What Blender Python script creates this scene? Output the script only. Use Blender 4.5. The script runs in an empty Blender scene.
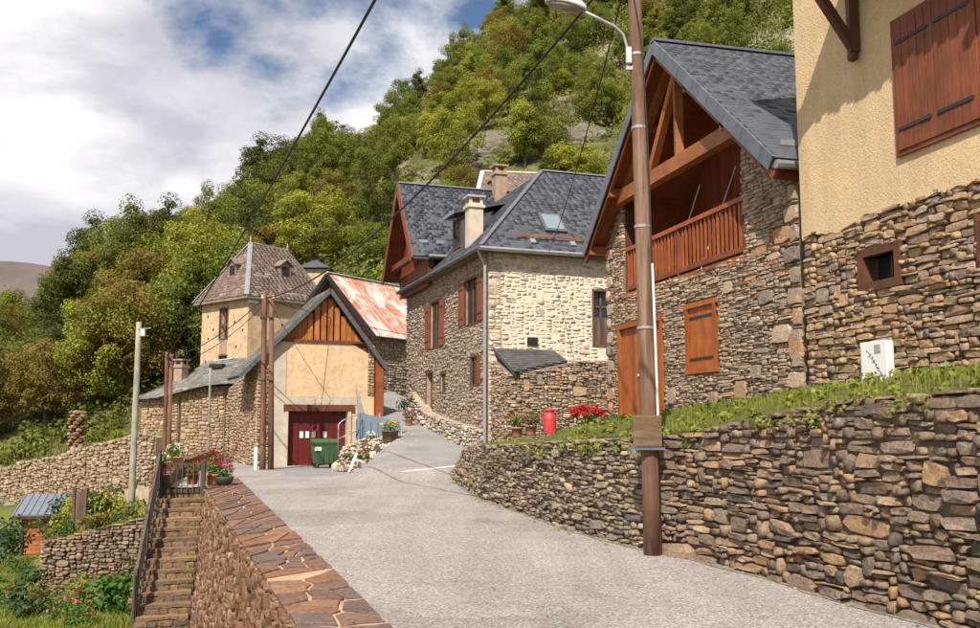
import bpy, bmesh, math, random
import numpy as np
from mathutils import Vector, Matrix, noise

S = bpy.context.scene
COL = S.collection
R = math.radians

# ------------------------------------------------------------------ camera
cam_data = bpy.data.cameras.new('camera')
cam_data.sensor_width = 36.0
cam_data.lens = 34.16
cam_data.clip_start = 0.1
cam_data.clip_end = 12000
cam = bpy.data.objects.new('camera', cam_data)
cam.location = (0, 0, 0)                       # eye level is z = 0, the road is 1.7 m below
cam.rotation_euler = (R(96.5), 0, 0)
COL.objects.link(cam)
S.camera = cam

# ------------------------------------------------------------------ sky and sun
SUN_AZ, SUN_EL = R(-164.6), R(47)              # azimuth from +Y towards +X
world = bpy.data.worlds.new('World')
S.world = world
world.use_nodes = True
wn, wl = world.node_tree.nodes, world.node_tree.links
wn.clear()
wout = wn.new('ShaderNodeOutputWorld')
wbg = wn.new('ShaderNodeBackground'); wbg.inputs['Strength'].default_value = 0.08
sky = wn.new('ShaderNodeTexSky'); sky.sky_type = 'NISHITA'; sky.sun_disc = False
sky.sun_elevation = SUN_EL; sky.sun_rotation = SUN_AZ
sky.altitude = 900; sky.air_density = 1.0; sky.dust_density = 0.6; sky.ozone_density = 3.0
tc = wn.new('ShaderNodeTexCoord')
sep = wn.new('ShaderNodeSeparateXYZ'); wl.new(tc.outputs['Generated'], sep.inputs[0])
def wmath(op, a, b=None, clamp=False):
    n = wn.new('ShaderNodeMath'); n.operation = op; n.use_clamp = clamp
    for i, v in enumerate((a, b)):
        if v is None: continue
        if isinstance(v, (int, float)): n.inputs[i].default_value = v
        else: wl.new(v, n.inputs[i])
    return n.outputs[0]
zc = wmath('ADD', wmath('MAXIMUM', sep.outputs[2], 0.0), 0.35)
cmb = wn.new('ShaderNodeCombineXYZ')
wl.new(wmath('DIVIDE', sep.outputs[0], zc), cmb.inputs[0])
wl.new(wmath('DIVIDE', sep.outputs[1], zc), cmb.inputs[1])
def wnoise(scale, detail, rough, off, dist=0.0):
    m = wn.new('ShaderNodeMapping'); m.inputs['Location'].default_value = off
    wl.new(cmb.outputs[0], m.inputs[0])
    n = wn.new('ShaderNodeTexNoise'); n.inputs['Scale'].default_value = scale
    n.inputs['Detail'].default_value = detail; n.inputs['Roughness'].default_value = rough
    n.inputs['Distortion'].default_value = dist
    wl.new(m.outputs[0], n.inputs['Vector'])
    return n.outputs['Fac']
def wramp(src, stops):
    r = wn.new('ShaderNodeValToRGB'); wl.new(src, r.inputs[0])
    e = r.color_ramp.elements
    while len(e) < len(stops): e.new(0.5)
    for k, (p, c) in enumerate(stops):
        e[k].position = p; e[k].color = (*c, 1) if len(c) == 3 else c
    return r.outputs[0]
CL_OFF = (0.845, 9.12, 0.0)
cover = wramp(wnoise(1.7, 9, 0.55, CL_OFF, 0.15), [(0.362, (0, 0, 0)), (0.425, (1, 1, 1))])
shade = wramp(wnoise(2.3, 7, 0.55, (11.3, 1.4, 2.0), 0.3),
              [(0.40, (5.6, 5.5, 6.2)), (0.51, (7.5, 7.4, 7.8)), (0.62, (10.0, 9.8, 9.9))])
wmix = wn.new('ShaderNodeMix'); wmix.data_type = 'RGBA'
wl.new(cover, wmix.inputs[0]); wl.new(sky.outputs[0], wmix.inputs[6]); wl.new(shade, wmix.inputs[7])
wl.new(wmix.outputs[2], wbg.inputs['Color'])
wl.new(wbg.outputs[0], wout.inputs[0])

TO_SUN = Vector((math.sin(SUN_AZ) * math.cos(SUN_EL), math.cos(SUN_AZ) * math.cos(SUN_EL), math.sin(SUN_EL)))
sd = bpy.data.lights.new('sun', 'SUN'); sd.energy = 5.0; sd.angle = R(0.53); sd.color = (1.0, 0.93, 0.83)
sun = bpy.data.objects.new('sun', sd); COL.objects.link(sun)
sun.location = (-10, -40, 60)
sun.rotation_euler = TO_SUN.to_track_quat('Z', 'Y').to_euler()

S.render.engine = 'CYCLES'
S.view_settings.view_transform = 'Standard'
S.view_settings.look = 'None'
S.view_settings.exposure = 0.46
S.view_settings.gamma = 1.0
S.cycles.max_bounces = 6
S.cycles.use_denoising = True

# ------------------------------------------------------------------ helpers
rng = random.Random(7)
nrng = np.random.default_rng(7)
TH = R(6.5)
def ray(x, y):
    a = (x - 490) / 930; b = (314 - y) / 930
    return Vector((a, math.cos(TH) - b * math.sin(TH), math.sin(TH) + b * math.cos(TH)))
def at(x, y, Y):
    r = ray(x, y); return r * (Y / r.y)
def onz(x, y, z):
    r = ray(x, y); return r * (z / r.z)

W = {}                                          # world matrix by object name
def link(o, parent=None, basis=None):
    COL.objects.link(o)
    basis = basis or Matrix.Identity(4)
    if parent is not None:
        o.parent = parent
        o.matrix_parent_inverse = W[parent.name].inverted()
    o.matrix_basis = basis
    W[o.name] = basis
    return o
def tag(o, label=None, cat=None, group=None, kind=None):
    if label: o['label'] = label
    if cat: o['category'] = cat
    if group: o['group'] = group
    if kind: o['kind'] = kind
    return o
def thing(name, loc, label, cat, group=None):
    o = bpy.data.objects.new(name, None)
    o.empty_display_size = 0.2
    link(o, None, Matrix.Translation(Vector(loc)))
    return tag(o, label, cat, group)
def copy_thing(o, loc, rz=0.0, scale=1.0, label=None):
    """a copy of a thing with copies of its parts (shared meshes)"""
    c = o.copy(); COL.objects.link(c)
    c.matrix_basis = Matrix.LocRotScale(Vector(loc), Matrix.Rotation(rz, 3, 'Z'), Vector((scale,) * 3) if not hasattr(scale, '__len__') else Vector(scale))
    W[c.name] = c.matrix_basis.copy()
    for ch in o.children:
        d = ch.copy(); COL.objects.link(d); d.parent = c
        for g in ch.children:
            e = g.copy(); COL.objects.link(e); e.parent = d
    if label: c['label'] = label
    return c

class MB:
    def __init__(s): s.v = []; s.f = []
    def add(s, vs, fs):
        n = len(s.v); s.v += [tuple(v) for v in vs]; s.f += [tuple(i + n for i in f) for f in fs]
    def box(s, c, ex, ey, ez):
        c, ex, ey, ez = Vector(c), Vector(ex) / 2, Vector(ey) / 2, Vector(ez) / 2
        vs = [c + a * ex + b * ey + d * ez for d in (-1, 1) for b in (-1, 1) for a in (-1, 1)]
        s.add(vs, [(0, 2, 3, 1), (4, 5, 7, 6), (0, 1, 5, 4), (2, 6, 7, 3), (0, 4, 6, 2), (1, 3, 7, 5)])
    def bar(s, a, b, w, h, up=(0, 0, 1)):
        a, b = Vector(a), Vector(b); d = b - a; t = d.normalized()
        sx = t.cross(Vector(up))
        if sx.length < 1e-4: sx = t.cross(Vector((1, 0, 0)))
        sx.normalize(); sz = sx.cross(t)
        s.box((a + b) / 2, d, sx * w, sz * h)
    def prism(s, poly, off):
        """closed prism: polygon (3D points) swept by vector off"""
        n = len(poly); off = Vector(off)
        s.add([Vector(p) for p in poly] + [Vector(p) + off for p in poly],
              [tuple(range(n))[::-1], tuple(range(n, 2 * n))] + [(i, (i + 1) % n, n + (i + 1) % n, n + i) for i in range(n)])
    def tube(s, pts, rad, n=8, cap=True):
        pts = [Vector(p) for p in pts]
        if not hasattr(rad, '__len__'): rad = [rad] * len(pts)
        rings = []; prev = None
        for i, p in enumerate(pts):
            t = (pts[min(i + 1, len(pts) - 1)] - pts[max(i - 1, 0)]).normalized()
            ref = prev if prev is not None else (Vector((1, 0, 0)) if abs(t.x) < 0.9 else Vector((0, 1, 0)))
            x = (ref - t * ref.dot(t)).normalized(); y = t.cross(x); prev = x
            rings.append([p + (x * math.cos(2 * math.pi * k / n) + y * math.sin(2 * math.pi * k / n)) * rad[i] for k in range(n)])
        vs = [v for r in rings for v in r]; fs = []
        for i in range(len(pts) - 1):
            for k in range(n):
                fs.append((i * n + k, i * n + (k + 1) % n, (i + 1) * n + (k + 1) % n, (i + 1) * n + k))
        if cap:
            fs.append(tuple(range(n))[::-1]); fs.append(tuple((len(pts) - 1) * n + k for k in range(n)))
        s.add(vs, fs)
    def lathe(s, c, prof, n=14):
        s.tube([(c[0], c[1], c[2] + z) for r, z in prof], [max(r, 1e-3) for r, z in prof], n)
    def mesh(s, name, m=None, smooth=False):
        me = bpy.data.meshes.new(name); me.from_pydata(s.v, [], s.f)
        if m: me.materials.append(m)
        if smooth: me.polygons.foreach_set('use_smooth', [True] * len(me.polygons))
        me.update()
        return me
    def build(s, name, m, parent=None, smooth=False, kind=None, fix=False, bevel=0):
        me = s.mesh(name, m, smooth)
        if fix or bevel:
            bm = bmesh.new(); bm.from_mesh(me)
            bmesh.ops.remove_doubles(bm, verts=bm.verts, dist=1e-4)
            bmesh.ops.recalc_face_normals(bm, faces=bm.faces)
            bm.to_mesh(me); bm.free()
        o = bpy.data.objects.new(name, me)
        link(o, parent)
        if kind: o['kind'] = kind
        if bevel:
            b = o.modifiers.new('bevel', 'BEVEL'); b.width = bevel; b.segments = 2; b.limit_method = 'ANGLE'
        return o

_unit = {}
def unit_cube(m):
    if m.name not in _unit:
        b = MB(); b.box((0, 0, 0), (1, 0, 0), (0, 1, 0), (0, 0, 1)); _unit[m.name] = b.mesh('block_' + m.name, m)
    return _unit[m.name]
def axes(c, ex, ey, ez):
    M = Matrix.Identity(4)
    for i, v in enumerate((ex, ey, ez)):
        for k in range(3): M[k][i] = v[k]
    for k in range(3): M[k][3] = c[k]
    return M
def block(name, m, parent, c, ex, ey, ez):
    o = bpy.data.objects.new(name, unit_cube(m))
    return link(o, parent, axes(c, ex, ey, ez))
def beam(name, m, parent, a, b, w, h, up=(0, 0, 1)):
    a, b = Vector(a), Vector(b); d = b - a; t = d.normalized()
    sx = t.cross(Vector(up))
    if sx.length < 1e-4: sx = t.cross(Vector((1, 0, 0)))
    sx.normalize(); sz = sx.cross(t)
    return block(name, m, parent, (a + b) / 2, d, sx * w, sz * h)

def join_pieces(name, items, m, parent, kind='stuff'):
    """items: (matrix, proto vertex array, proto faces) -> one mesh"""
    if not items: return None
    vs = []; loops = []; tot = []; n = 0
    for M, pv, pf in items:
        A = np.array(M); vs.append(pv @ A[:3, :3].T + A[:3, 3])
        for f in pf: loops += [i + n for i in f]; tot.append(len(f))
        n += len(pv)
    v = np.concatenate(vs)
    me = bpy.data.meshes.new(name)
    me.vertices.add(len(v)); me.vertices.foreach_set('co', v.astype(np.float32).ravel())
    me.loops.add(len(loops)); me.loops.foreach_set('vertex_index', np.array(loops, dtype=np.int32))
    me.polygons.add(len(tot)); t = np.array(tot, dtype=np.int32)
    me.polygons.foreach_set('loop_start', np.concatenate(([0], np.cumsum(t)[:-1])).astype(np.int32))
    me.materials.append(m); me.update(calc_edges=True); me.validate()
    o = bpy.data.objects.new(name, me); link(o, parent)
    if kind: o['kind'] = kind
    return o

_pm = {}
def pieces(name, stuff, items, protos, m, parent, maxn=300, minpx=7.0):
    """items: (matrix, proto index). The largest in view become objects of their own, the rest one part."""
    def px(M):
        c = Vector((M[0][3], M[1][3], M[2][3])); d = max(c.length, 1)
        return max(Vector((M[0][0], M[1][0], M[2][0])).length, Vector((M[0][2], M[1][2], M[2][2])).length) * 950 / d, c
    def vis(c):
        if c.y < 1: return False
        r = math.atan2(c.x, c.y); return abs(r) < R(29.5) and -0.27 < c.z / c.y < 0.50
    sc = []
    for it in items:
        s_, c = px(it[0]); sc.append(s_ if vis(c) else s_ * 0.001)
    order = sorted(range(len(items)), key=lambda i: -sc[i])
    single = [i for i in order[:maxn] if sc[i] >= minpx]; ss = set(single)
    for i in single:
        M, k = items[i]; key = (id(protos), k, m.name)
        if key not in _pm:
            me = bpy.data.meshes.new(name); me.from_pydata([tuple(v) for v in protos[k][0]], [], protos[k][1])
            me.materials.append(m); me.update(); _pm[key] = me
        link(bpy.data.objects.new(name, _pm[key]), parent, M)
    rest = [(items[i][0], protos[items[i][1]][0], protos[items[i][1]][1]) for i in range(len(items)) if i not in ss]
    join_pieces(stuff, rest, m, parent)

def stone_protos(n, seed, npts=9, power=3.2, jag=0.10):
    """unit stones: x along the wall, y outwards (0..1), z up; each with an uneven, broken face"""
    r = random.Random(seed); out = []
    for _ in range(n):
        ang = sorted((k + r.uniform(-0.3, 0.3)) * 2 * math.pi / npts for k in range(npts))
        base = []
        for a in ang:
            ca, sa = math.cos(a), math.sin(a)
            rad = 0.5 / ((abs(ca) ** power + abs(sa) ** power) ** (1 / power))
            rad *= 1 - r.uniform(0, jag)
            base.append((ca * rad, sa * rad))
        tx, tz = r.uniform(-0.22, 0.22), r.uniform(-0.18, 0.18)
        v = [(x * 1.03, 0.0, z * 1.03) for x, z in base]
        v += [(x * 0.99, 0.78 + r.uniform(-.10, .10), z * 0.99) for x, z in base]
        for x, z in base:
            k = r.uniform(0.88, 0.975); v.append((x * k, 0.97 + tx * x + tz * z + r.uniform(-.06, .05), z * k))
        cx, cz = r.uniform(-.15, .15), r.uniform(-.15, .15)
        v.append((cx, 0.98 + r.uniform(-.07, .08), cz))
        f = []
        N = npts
        for k in range(N):
            j = (k + 1) % N
            f += [(k, N + k, N + j, j), (N + k, 2 * N + k, 2 * N + j, N + j), (2 * N + k, 3 * N, 2 * N + j)]
        out.append((np.array(v, dtype=float), f))
    return out
STONES = stone_protos(36, 11, npts=8, power=9.0, jag=0.10)
RUBBLE = stone_protos(36, 5, npts=8, power=6.0, jag=0.15)
def boulder_protos(n, seed):
    r = random.Random(seed); out = []
    for _ in range(n):
        bm = bmesh.new(); bmesh.ops.create_icosphere(bm, subdivisions=1, radius=0.5)
        for v in bm.verts: v.co *= r.uniform(0.72, 1.12)
        out.append((np.array([v.co[:] for v in bm.verts]), [tuple(x.index for x in f.verts) for f in bm.faces])); bm.free()
    return out
BOULDERS = boulder_protos(10, 3)

def pack(L, H, wr, hr, r, res=0.03, big=0.06):
    """random rubble: stones set one after another into the lowest gap"""
    n = max(2, int(L / res)); skyl = np.zeros(n); out = []
    while True:
        i = int(np.argmin(skyl)); z = skyl[i]
        if z >= H: break
        k = i
        while k < n and abs(skyl[k] - z) < 1e-6: k += 1
        Wd = (k - i) * res
        w = wr[0] + (wr[1] - wr[0]) * r.random() ** 1.6; h = hr[0] + (hr[1] - hr[0]) * r.random() ** 1.4
        if r.random() < big: w *= 1.5; h *= 1.7
        if Wd - w < wr[0] * 0.7: w = Wd
        if w > wr[1] * 1.6: w = w / 2
        w = min(w, Wd)
        lo = skyl[i - 1] if i > 0 else 1e9; hi = skyl[k] if k < n else 1e9
        if w < wr[0] * 0.7:
            m_ = min(lo, hi) - z; h = min(m_, hr[1]) if m_ < 1e8 else h
        else:
            for q in (lo, hi):
                if abs(z + h - q) < hr[0] * 0.55: h = q - z; break
        h = max(h, 0.02); nc = max(1, int(round(w / res)))
        e = min(n, i + nc); skyl[i:e] = z + h
        out.append((i * res, z, (e - i) * res, h))
    return out
def clip_rects(rects, holes=(), top=None, bot=None, mn=0.03):
    out = []
    for x, z, w, h in rects:
        x0, x1, z0, z1 = x, x + w, z, z + h; ok = True
        if top:
            t = min(top(x0 + .2 * w), top(x1 - .2 * w)); z1 = min(z1, t)
        if bot:
            b = max(bot(x0 + .2 * w), bot(x1 - .2 * w)); z0 = max(z0, b)
        for a, b, c, d in holes:
            if x0 < b and x1 > a and z0 < d and z1 > c:
                cand = [(x0, a, z0, z1), (b, x1, z0, z1), (x0, x1, z0, c), (x0, x1, d, z1)]
                cand = [q for q in cand if q[1] - q[0] > mn and q[3] - q[2] > mn]
                if not cand: ok = False; break
                x0, x1, z0, z1 = max(cand, key=lambda q: (q[1] - q[0]) * (q[3] - q[2]))
        if ok and x1 - x0 > mn and z1 - z0 > mn * .7: out.append((x0, z0, x1 - x0, z1 - z0))
    return out

class Path:
    """a wall line in plan; out = +1 if the outward side is to the right of travel"""
    def __init__(s, pts, out=1):
        s.p = [Vector((q[0], q[1])) for q in pts]; s.o = out
        s.l = [0]
        for a, b in zip(s.p, s.p[1:]): s.l.append(s.l[-1] + (b - a).length)
        s.L = s.l[-1]
    def __call__(s, u):
        i = 0
        while i < len(s.p) - 2 and u > s.l[i + 1]: i += 1
        t = (s.p[i + 1] - s.p[i]).normalized()
        n = Vector((t.y, -t.x)) * s.o
        return s.p[i] + t * (u - s.l[i]), t, n
    def P(s, u, z, out=0.0):
        q, t, n = s(u); q = q + n * out
        return Vector((q.x, q.y, z))

def stone_items(path, rects, z0, dr, r, gap=0.012, lean=0.0, protos=STONES, tilt=2.5, out0=0.0, zof=None):
    items = []
    for x, z, w, h in rects:
        cu, cz = x + w / 2, z + h / 2
        q, t, n = path(cu)
        zz = z0 + cz + (zof(cu) if zof else 0.0)
        a = R(r.uniform(-tilt, tilt)); d = r.uniform(*dr)
        T = Vector((t.x, t.y, 0)); U = Vector((0, 0, 1)); N = Vector((n.x, n.y, 0))
        ex = T * math.cos(a) + U * math.sin(a); ez = U * math.cos(a) - T * math.sin(a)
        if r.random() < 0.5: ex = -ex
        c = Vector((q.x, q.y, zz)) + N * (out0 - lean * cz)
        items.append((axes(c, ex * max(w - gap, .02), N * d, ez * max(h - gap, .015)), r.randrange(len(protos))))
    return items

def wall_slab(path, ubreaks, bot, top, holes, th, mb=None, out=0.0):
    """a wall with rectangular openings; the back lies th behind the face"""
    mb = mb or MB()
    us = set(ubreaks)
    for a, b, c, d in holes: us |= {a, b}
    us = sorted(us)
    for a, b in zip(us, us[1:]):
        if b - a < 1e-5: continue
        m_ = (a + b) / 2
        hs = sorted([(c, d) for (p, q, c, d) in holes if p < m_ < q])
        lo = (bot(a + 1e-4), bot(b - 1e-4))
        segs = []
        for c, d in hs: segs.append((lo, (c, c))); lo = (d, d)
        segs.append((lo, (top(a + 1e-4), top(b - 1e-4))))
        for (l0, l1), (h0, h1) in segs:
            if h0 - l0 < 1e-4 and h1 - l1 < 1e-4: continue
            pts = [path.P(a, l0, out), path.P(b, l1, out), path.P(b, h1, out), path.P(a, h0, out)]
            q, t, n = path(m_)
            mb.prism(pts, Vector((-n.x, -n.y, 0)) * th)
    return mb

def slate_proto(r, n=6):
    out = []
    for _ in range(n):
        j = lambda s: r.uniform(-s, s)
        v = [(-.5 + j(.02), 0, j(.05)), (.5 + j(.02), 0, j(.05)), (.5 + j(.02), 1, 0), (-.5 + j(.02), 1, 0),
             (-.5 + j(.02), 0 + j(.04), 1), (.5 + j(.02), 0 + j(.04), 1), (.5, 1, .15), (-.5, 1, .15)]
        out.append((np.array(v, dtype=float), [(0, 3, 2, 1), (4, 5, 6, 7), (0, 1, 5, 4), (1, 2, 6, 5), (3, 0, 4, 7)]))
    return out
SLATES = slate_proto(random.Random(2))
def slate_items(O, eu, ew, poly, sw, ex, r, th=0.022, lift=0.014, ragged=0.0):
    """poly: list of (u, w) on the roof plane, convex"""
    O, eu, ew = Vector(O), Vector(eu).normalized(), Vector(ew).normalized(); nn = eu.cross(ew)
    if nn.z < 0: nn = -nn
    us = [p[0] for p in poly]; ws = [p[1] for p in poly]; items = []
    def span(w):
        xs = []
        for (a, b), (c, d) in zip(poly, poly[1:] + poly[:1]):
            if (b - w) * (d - w) < 0 or b == w: xs.append(a + (c - a) * ((w - b) / (d - b)) if d != b else a)
        return (min(xs), max(xs)) if len(xs) >= 2 else None
    w = min(ws) - 0.0; row = 0
    while w < max(ws) - 0.02:
        sp = span(w + min(ex / 2, max(ws) - w - 1e-3))
        if sp:
            u = sp[0] - (sw * .5 if row % 2 else 0)
            while u < sp[1] - 0.01:
                wd = sw * r.uniform(.92, 1.08)
                a, b = max(u, sp[0]), min(u + wd, sp[1])
                if b - a > 0.03:
                    dw = r.uniform(-ragged, ragged)
                    ln = min(ex * 1.45, max(ws) - w + .02)
                    c = O + eu * (a + b) / 2 + ew * (w + dw) + nn * lift
                    items.append((axes(c, eu * (b - a - .003), ew * ln, nn * th * r.uniform(.9, 1.15)), r.randrange(len(SLATES))))
                u += wd
        w += ex; row += 1
    return items
# ------------------------------------------------------------------ materials
def new_mat(name):
    m = bpy.data.materials.new(name); m.use_nodes = True
    nt = m.node_tree; nt.nodes.clear()
    out = nt.nodes.new('ShaderNodeOutputMaterial'); p = nt.nodes.new('ShaderNodeBsdfPrincipled')
    nt.links.new(p.outputs[0], out.inputs[0])
    return m, nt, p, out
class NT:
    def __init__(s, nt): s.nt = nt; s.n = nt.nodes; s.l = nt.links
    def pos(s):
        g = s.n.new('ShaderNodeNewGeometry'); return g.outputs['Position']
    def mapv(s, src, scale=(1, 1, 1), rot=(0, 0, 0), loc=(0, 0, 0)):
        m = s.n.new('ShaderNodeMapping'); m.inputs['Scale'].default_value = scale; m.inputs['Rotation'].default_value = rot
        m.inputs['Location'].default_value = loc; s.l.new(src, m.inputs[0]); return m.outputs[0]
    def noise(s, src, scale, detail=4, rough=.55, dist=0.0):
        t = s.n.new('ShaderNodeTexNoise'); t.inputs['Scale'].default_value = scale; t.inputs['Detail'].default_value = detail
        t.inputs['Roughness'].default_value = rough; t.inputs['Distortion'].default_value = dist
        s.l.new(src, t.inputs['Vector']); return t.outputs['Fac']
    def vor(s, src, scale, feature='F1', out='Distance'):
        t = s.n.new('ShaderNodeTexVoronoi'); t.feature = feature; t.inputs['Scale'].default_value = scale
        s.l.new(src, t.inputs['Vector']); return t.outputs[out]
    def math(s, op, a, b=None, clamp=False):
        n = s.n.new('ShaderNodeMath'); n.operation = op; n.use_clamp = clamp
        for i, v in enumerate((a, b)):
            if v is None: continue
            if isinstance(v, (int, float)): n.inputs[i].default_value = v
            else: s.l.new(v, n.inputs[i])
        return n.outputs[0]
    def ramp(s, src, stops, mode='LINEAR'):
        r = s.n.new('ShaderNodeValToRGB'); s.l.new(src, r.inputs[0]); r.color_ramp.interpolation = mode
        e = r.color_ramp.elements
        while len(e) < len(stops): e.new(0.5)
        for k, (p, c) in enumerate(stops):
            e[k].position = p
            if isinstance(c, (int, float)): c = (c, c, c)
            e[k].color = (*c, 1)
        return r.outputs[0]
    def mix(s, f, a, b, mode='MIX'):
        n = s.n.new('ShaderNodeMix'); n.data_type = 'RGBA'; n.blend_type = mode
        for i, v in ((0, f), (6, a), (7, b)):
            if isinstance(v, (int, float)): n.inputs[i].default_value = v
            elif isinstance(v, tuple): n.inputs[i].default_value = (*v, 1)
            else: s.l.new(v, n.inputs[i])
        return n.outputs[2]
    def rand(s):
        g = s.n.new('ShaderNodeNewGeometry'); o = s.n.new('ShaderNodeObjectInfo')
        return s.math('FRACT', s.math('ADD', g.outputs['Random Per Island'], o.outputs['Random']))
    def bump(s, h, strength, dist, p, prev=None):
        b = s.n.new('ShaderNodeBump'); b.inputs['Strength'].default_value = strength; b.inputs['Distance'].default_value = dist
        s.l.new(h, b.inputs['Height'])
        if prev is not None: s.l.new(prev, b.inputs['Normal'])
        if p is not None: s.l.new(b.outputs[0], p.inputs['Normal'])
        return b.outputs[0]
def spread(cols):
    n = len(cols); return [((k + .5) / n if n > 1 else 0, c) for k, c in enumerate(cols)]

def stone_mat(name, cols, fine=30.0, lichen=None, lich_amt=.62, bump=.85):
    m, nt, p, _ = new_mat(name); t = NT(nt); P = t.pos()
    c = t.ramp(t.rand(), spread(cols))
    c = t.mix(1.0, c, t.ramp(t.noise(P, fine, 6, .65), [(.28, .50), (.5, .98), (.75, 1.42)]), 'MULTIPLY')
    c = t.mix(1.0, c, t.ramp(t.noise(t.mapv(P, (1, 1, 3)), 4.5, 5, .6), [(.3, (.72, .70, .70)), (.55, (1.0, .98, .95)), (.75, (1.18, 1.08, .92))]), 'MULTIPLY')
    if lichen: c = t.mix(t.ramp(t.noise(P, 9, 5, .6), [(lich_amt, 0.0), (lich_amt + .08, .85)]), c, lichen)
    nt.links.new(c, p.inputs['Base Color'])
    p.inputs['Roughness'].default_value = .88; p.inputs['Specular IOR Level'].default_value = .3
    h = t.math('ADD', t.noise(t.mapv(P, (1, 1, 4.5)), fine * .5, 7, .75), t.math('MULTIPLY', t.noise(P, fine * 3, 4, .7), .5))
    t.bump(h, bump, .03, p)
    return m
def flat_mat(name, col, rough=.8, metal=0.0, var=.2, scale=6.0, bump=.15, bscale=60.0, stretch=(1, 1, 1), obj_var=0.0, tint=None, spec=.4):
    m, nt, p, _ = new_mat(name); t = NT(nt); P = t.mapv(t.pos(), stretch)
    c = t.ramp(t.noise(P, scale, 5, .6), [(.3, tuple(x * (1 - var) for x in col)), (.7, tuple(min(1, x * (1 + var)) for x in col))])
    if tint: c = t.mix(t.ramp(t.noise(t.pos(), tint[1], 5, .65), [(tint[2], 0.0), (tint[2] + .15, 1.0)]), c, tint[0])
    if obj_var: c = t.mix(1.0, c, t.ramp(t.rand(), [(0, 1 - obj_var), (1, 1 + obj_var)]), 'MULTIPLY')
    nt.links.new(c, p.inputs['Base Color'])
    p.inputs['Roughness'].default_value = rough; p.inputs['Metallic'].default_value = metal; p.inputs['Specular IOR Level'].default_value = spec
    if bump: t.bump(t.noise(P, bscale, 4, .6), bump, .01, p)
    return m
def wood_mat(name, col, dark=.45, along='z', obj_var=.22, rough=.65, grain=1.0, weather=None):
    m, nt, p, _ = new_mat(name); t = NT(nt)
    st = {'z': (1, 1, .06), 'h': (.12, .12, 1.6), 'x': (.06, 1, 1)}[along]
    P = t.mapv(t.pos(), st)
    g = t.noise(P, 38 * grain, 6, .7, .6)
    c = t.ramp(g, [(.25, tuple(x * dark for x in col)), (.5, col), (.78, tuple(min(1, x * 1.35) for x in col))])
    c = t.mix(1.0, c, t.ramp(t.noise(t.pos(), 2.2, 4), [(.3, .72), (.7, 1.15)]), 'MULTIPLY')
    c = t.mix(1.0, c, t.ramp(t.rand(), [(0, 1 - obj_var), (1, 1 + obj_var)]), 'MULTIPLY')
    if weather: c = t.mix(t.ramp(t.noise(P, 9, 5, .7), [(.46, 0.0), (.64, .9)]), c, weather)
    nt.links.new(c, p.inputs['Base Color']); p.inputs['Roughness'].default_value = rough
    p.inputs['Specular IOR Level'].default_value = .35
    t.bump(g, .35, .01, p)
    return m
def leaf_mat(name, cols, trans=.35, rough=.55):
    m, nt, p, out = new_mat(name); t = NT(nt)
    g = t.n.new('ShaderNodeNewGeometry'); o = t.n.new('ShaderNodeObjectInfo')
    a = t.ramp(t.math('FRACT', t.math('ADD', t.math('MULTIPLY', g.outputs['Random Per Island'], .42), o.outputs['Random'])), spread(cols))
    a = t.mix(1.0, a, t.ramp(t.noise(t.pos(), .45, 3), [(.3, .7), (.7, 1.3)]), 'MULTIPLY')
    nt.links.new(a, p.inputs['Base Color']); p.inputs['Roughness'].default_value = rough
    p.inputs['Specular IOR Level'].default_value = .25
    tr = nt.nodes.new('ShaderNodeBsdfTranslucent'); nt.links.new(t.mix(1.0, a, (1.25, 1.2, .5), 'MULTIPLY'), tr.inputs[0])
    mx = nt.nodes.new('ShaderNodeMixShader'); mx.inputs[0].default_value = trans
    nt.links.new(p.outputs[0], mx.inputs[1]); nt.links.new(tr.outputs[0], mx.inputs[2]); nt.links.new(mx.outputs[0], out.inputs[0])
    return m

M = {}
G = lambda v, k=1.0, b=1.0: (v, v * k, v * b)
M['dry_stone'] = stone_mat('dry_stone', [(0.261, 0.189, 0.133), (0.355, 0.253, 0.169), (0.178, 0.134, 0.103), (0.417, 0.298, 0.19), (0.293, 0.223, 0.174), (0.208, 0.154, 0.117), (0.437, 0.282, 0.154), (0.344, 0.263, 0.195), (0.136, 0.11, 0.092)], lichen=(.42, .40, .34), lich_amt=.70)
M['grey_dry_stone'] = stone_mat('grey_dry_stone', [(0.277, 0.226, 0.167), (0.416, 0.33, 0.223), (0.185, 0.16, 0.132), (0.485, 0.385, 0.253), (0.335, 0.275, 0.213), (0.231, 0.187, 0.142), (0.15, 0.132, 0.117), (0.393, 0.275, 0.152)], lichen=(.45, .42, .36), lich_amt=.70)
M['chalet_stone'] = stone_mat('chalet_stone', [(0.419, 0.313, 0.229), (0.514, 0.393, 0.282), (0.295, 0.238, 0.191), (0.552, 0.438, 0.336), (0.457, 0.321, 0.209), (0.362, 0.287, 0.229), (0.238, 0.193, 0.159), (0.494, 0.385, 0.291), (0.476, 0.278, 0.164)], fine=26)
M['tan_stone'] = stone_mat('tan_stone', [(0.475, 0.317, 0.187), (0.371, 0.262, 0.176), (0.538, 0.364, 0.214), (0.279, 0.214, 0.167), (0.579, 0.412, 0.26), (0.217, 0.178, 0.163), (0.454, 0.29, 0.158), (0.393, 0.309, 0.242)], fine=22)
M['cream_stone'] = stone_mat('cream_stone', [(0.686, 0.588, 0.476), (0.764, 0.666, 0.565), (0.608, 0.51, 0.41), (0.725, 0.647, 0.576), (0.666, 0.559, 0.443), (0.49, 0.412, 0.343)], fine=16)
M['house_stone'] = stone_mat('house_stone', [(0.37, 0.293, 0.219), (0.282, 0.227, 0.179), (0.448, 0.36, 0.269), (0.234, 0.198, 0.179), (0.409, 0.312, 0.219), (0.322, 0.265, 0.219)], fine=16)
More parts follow.
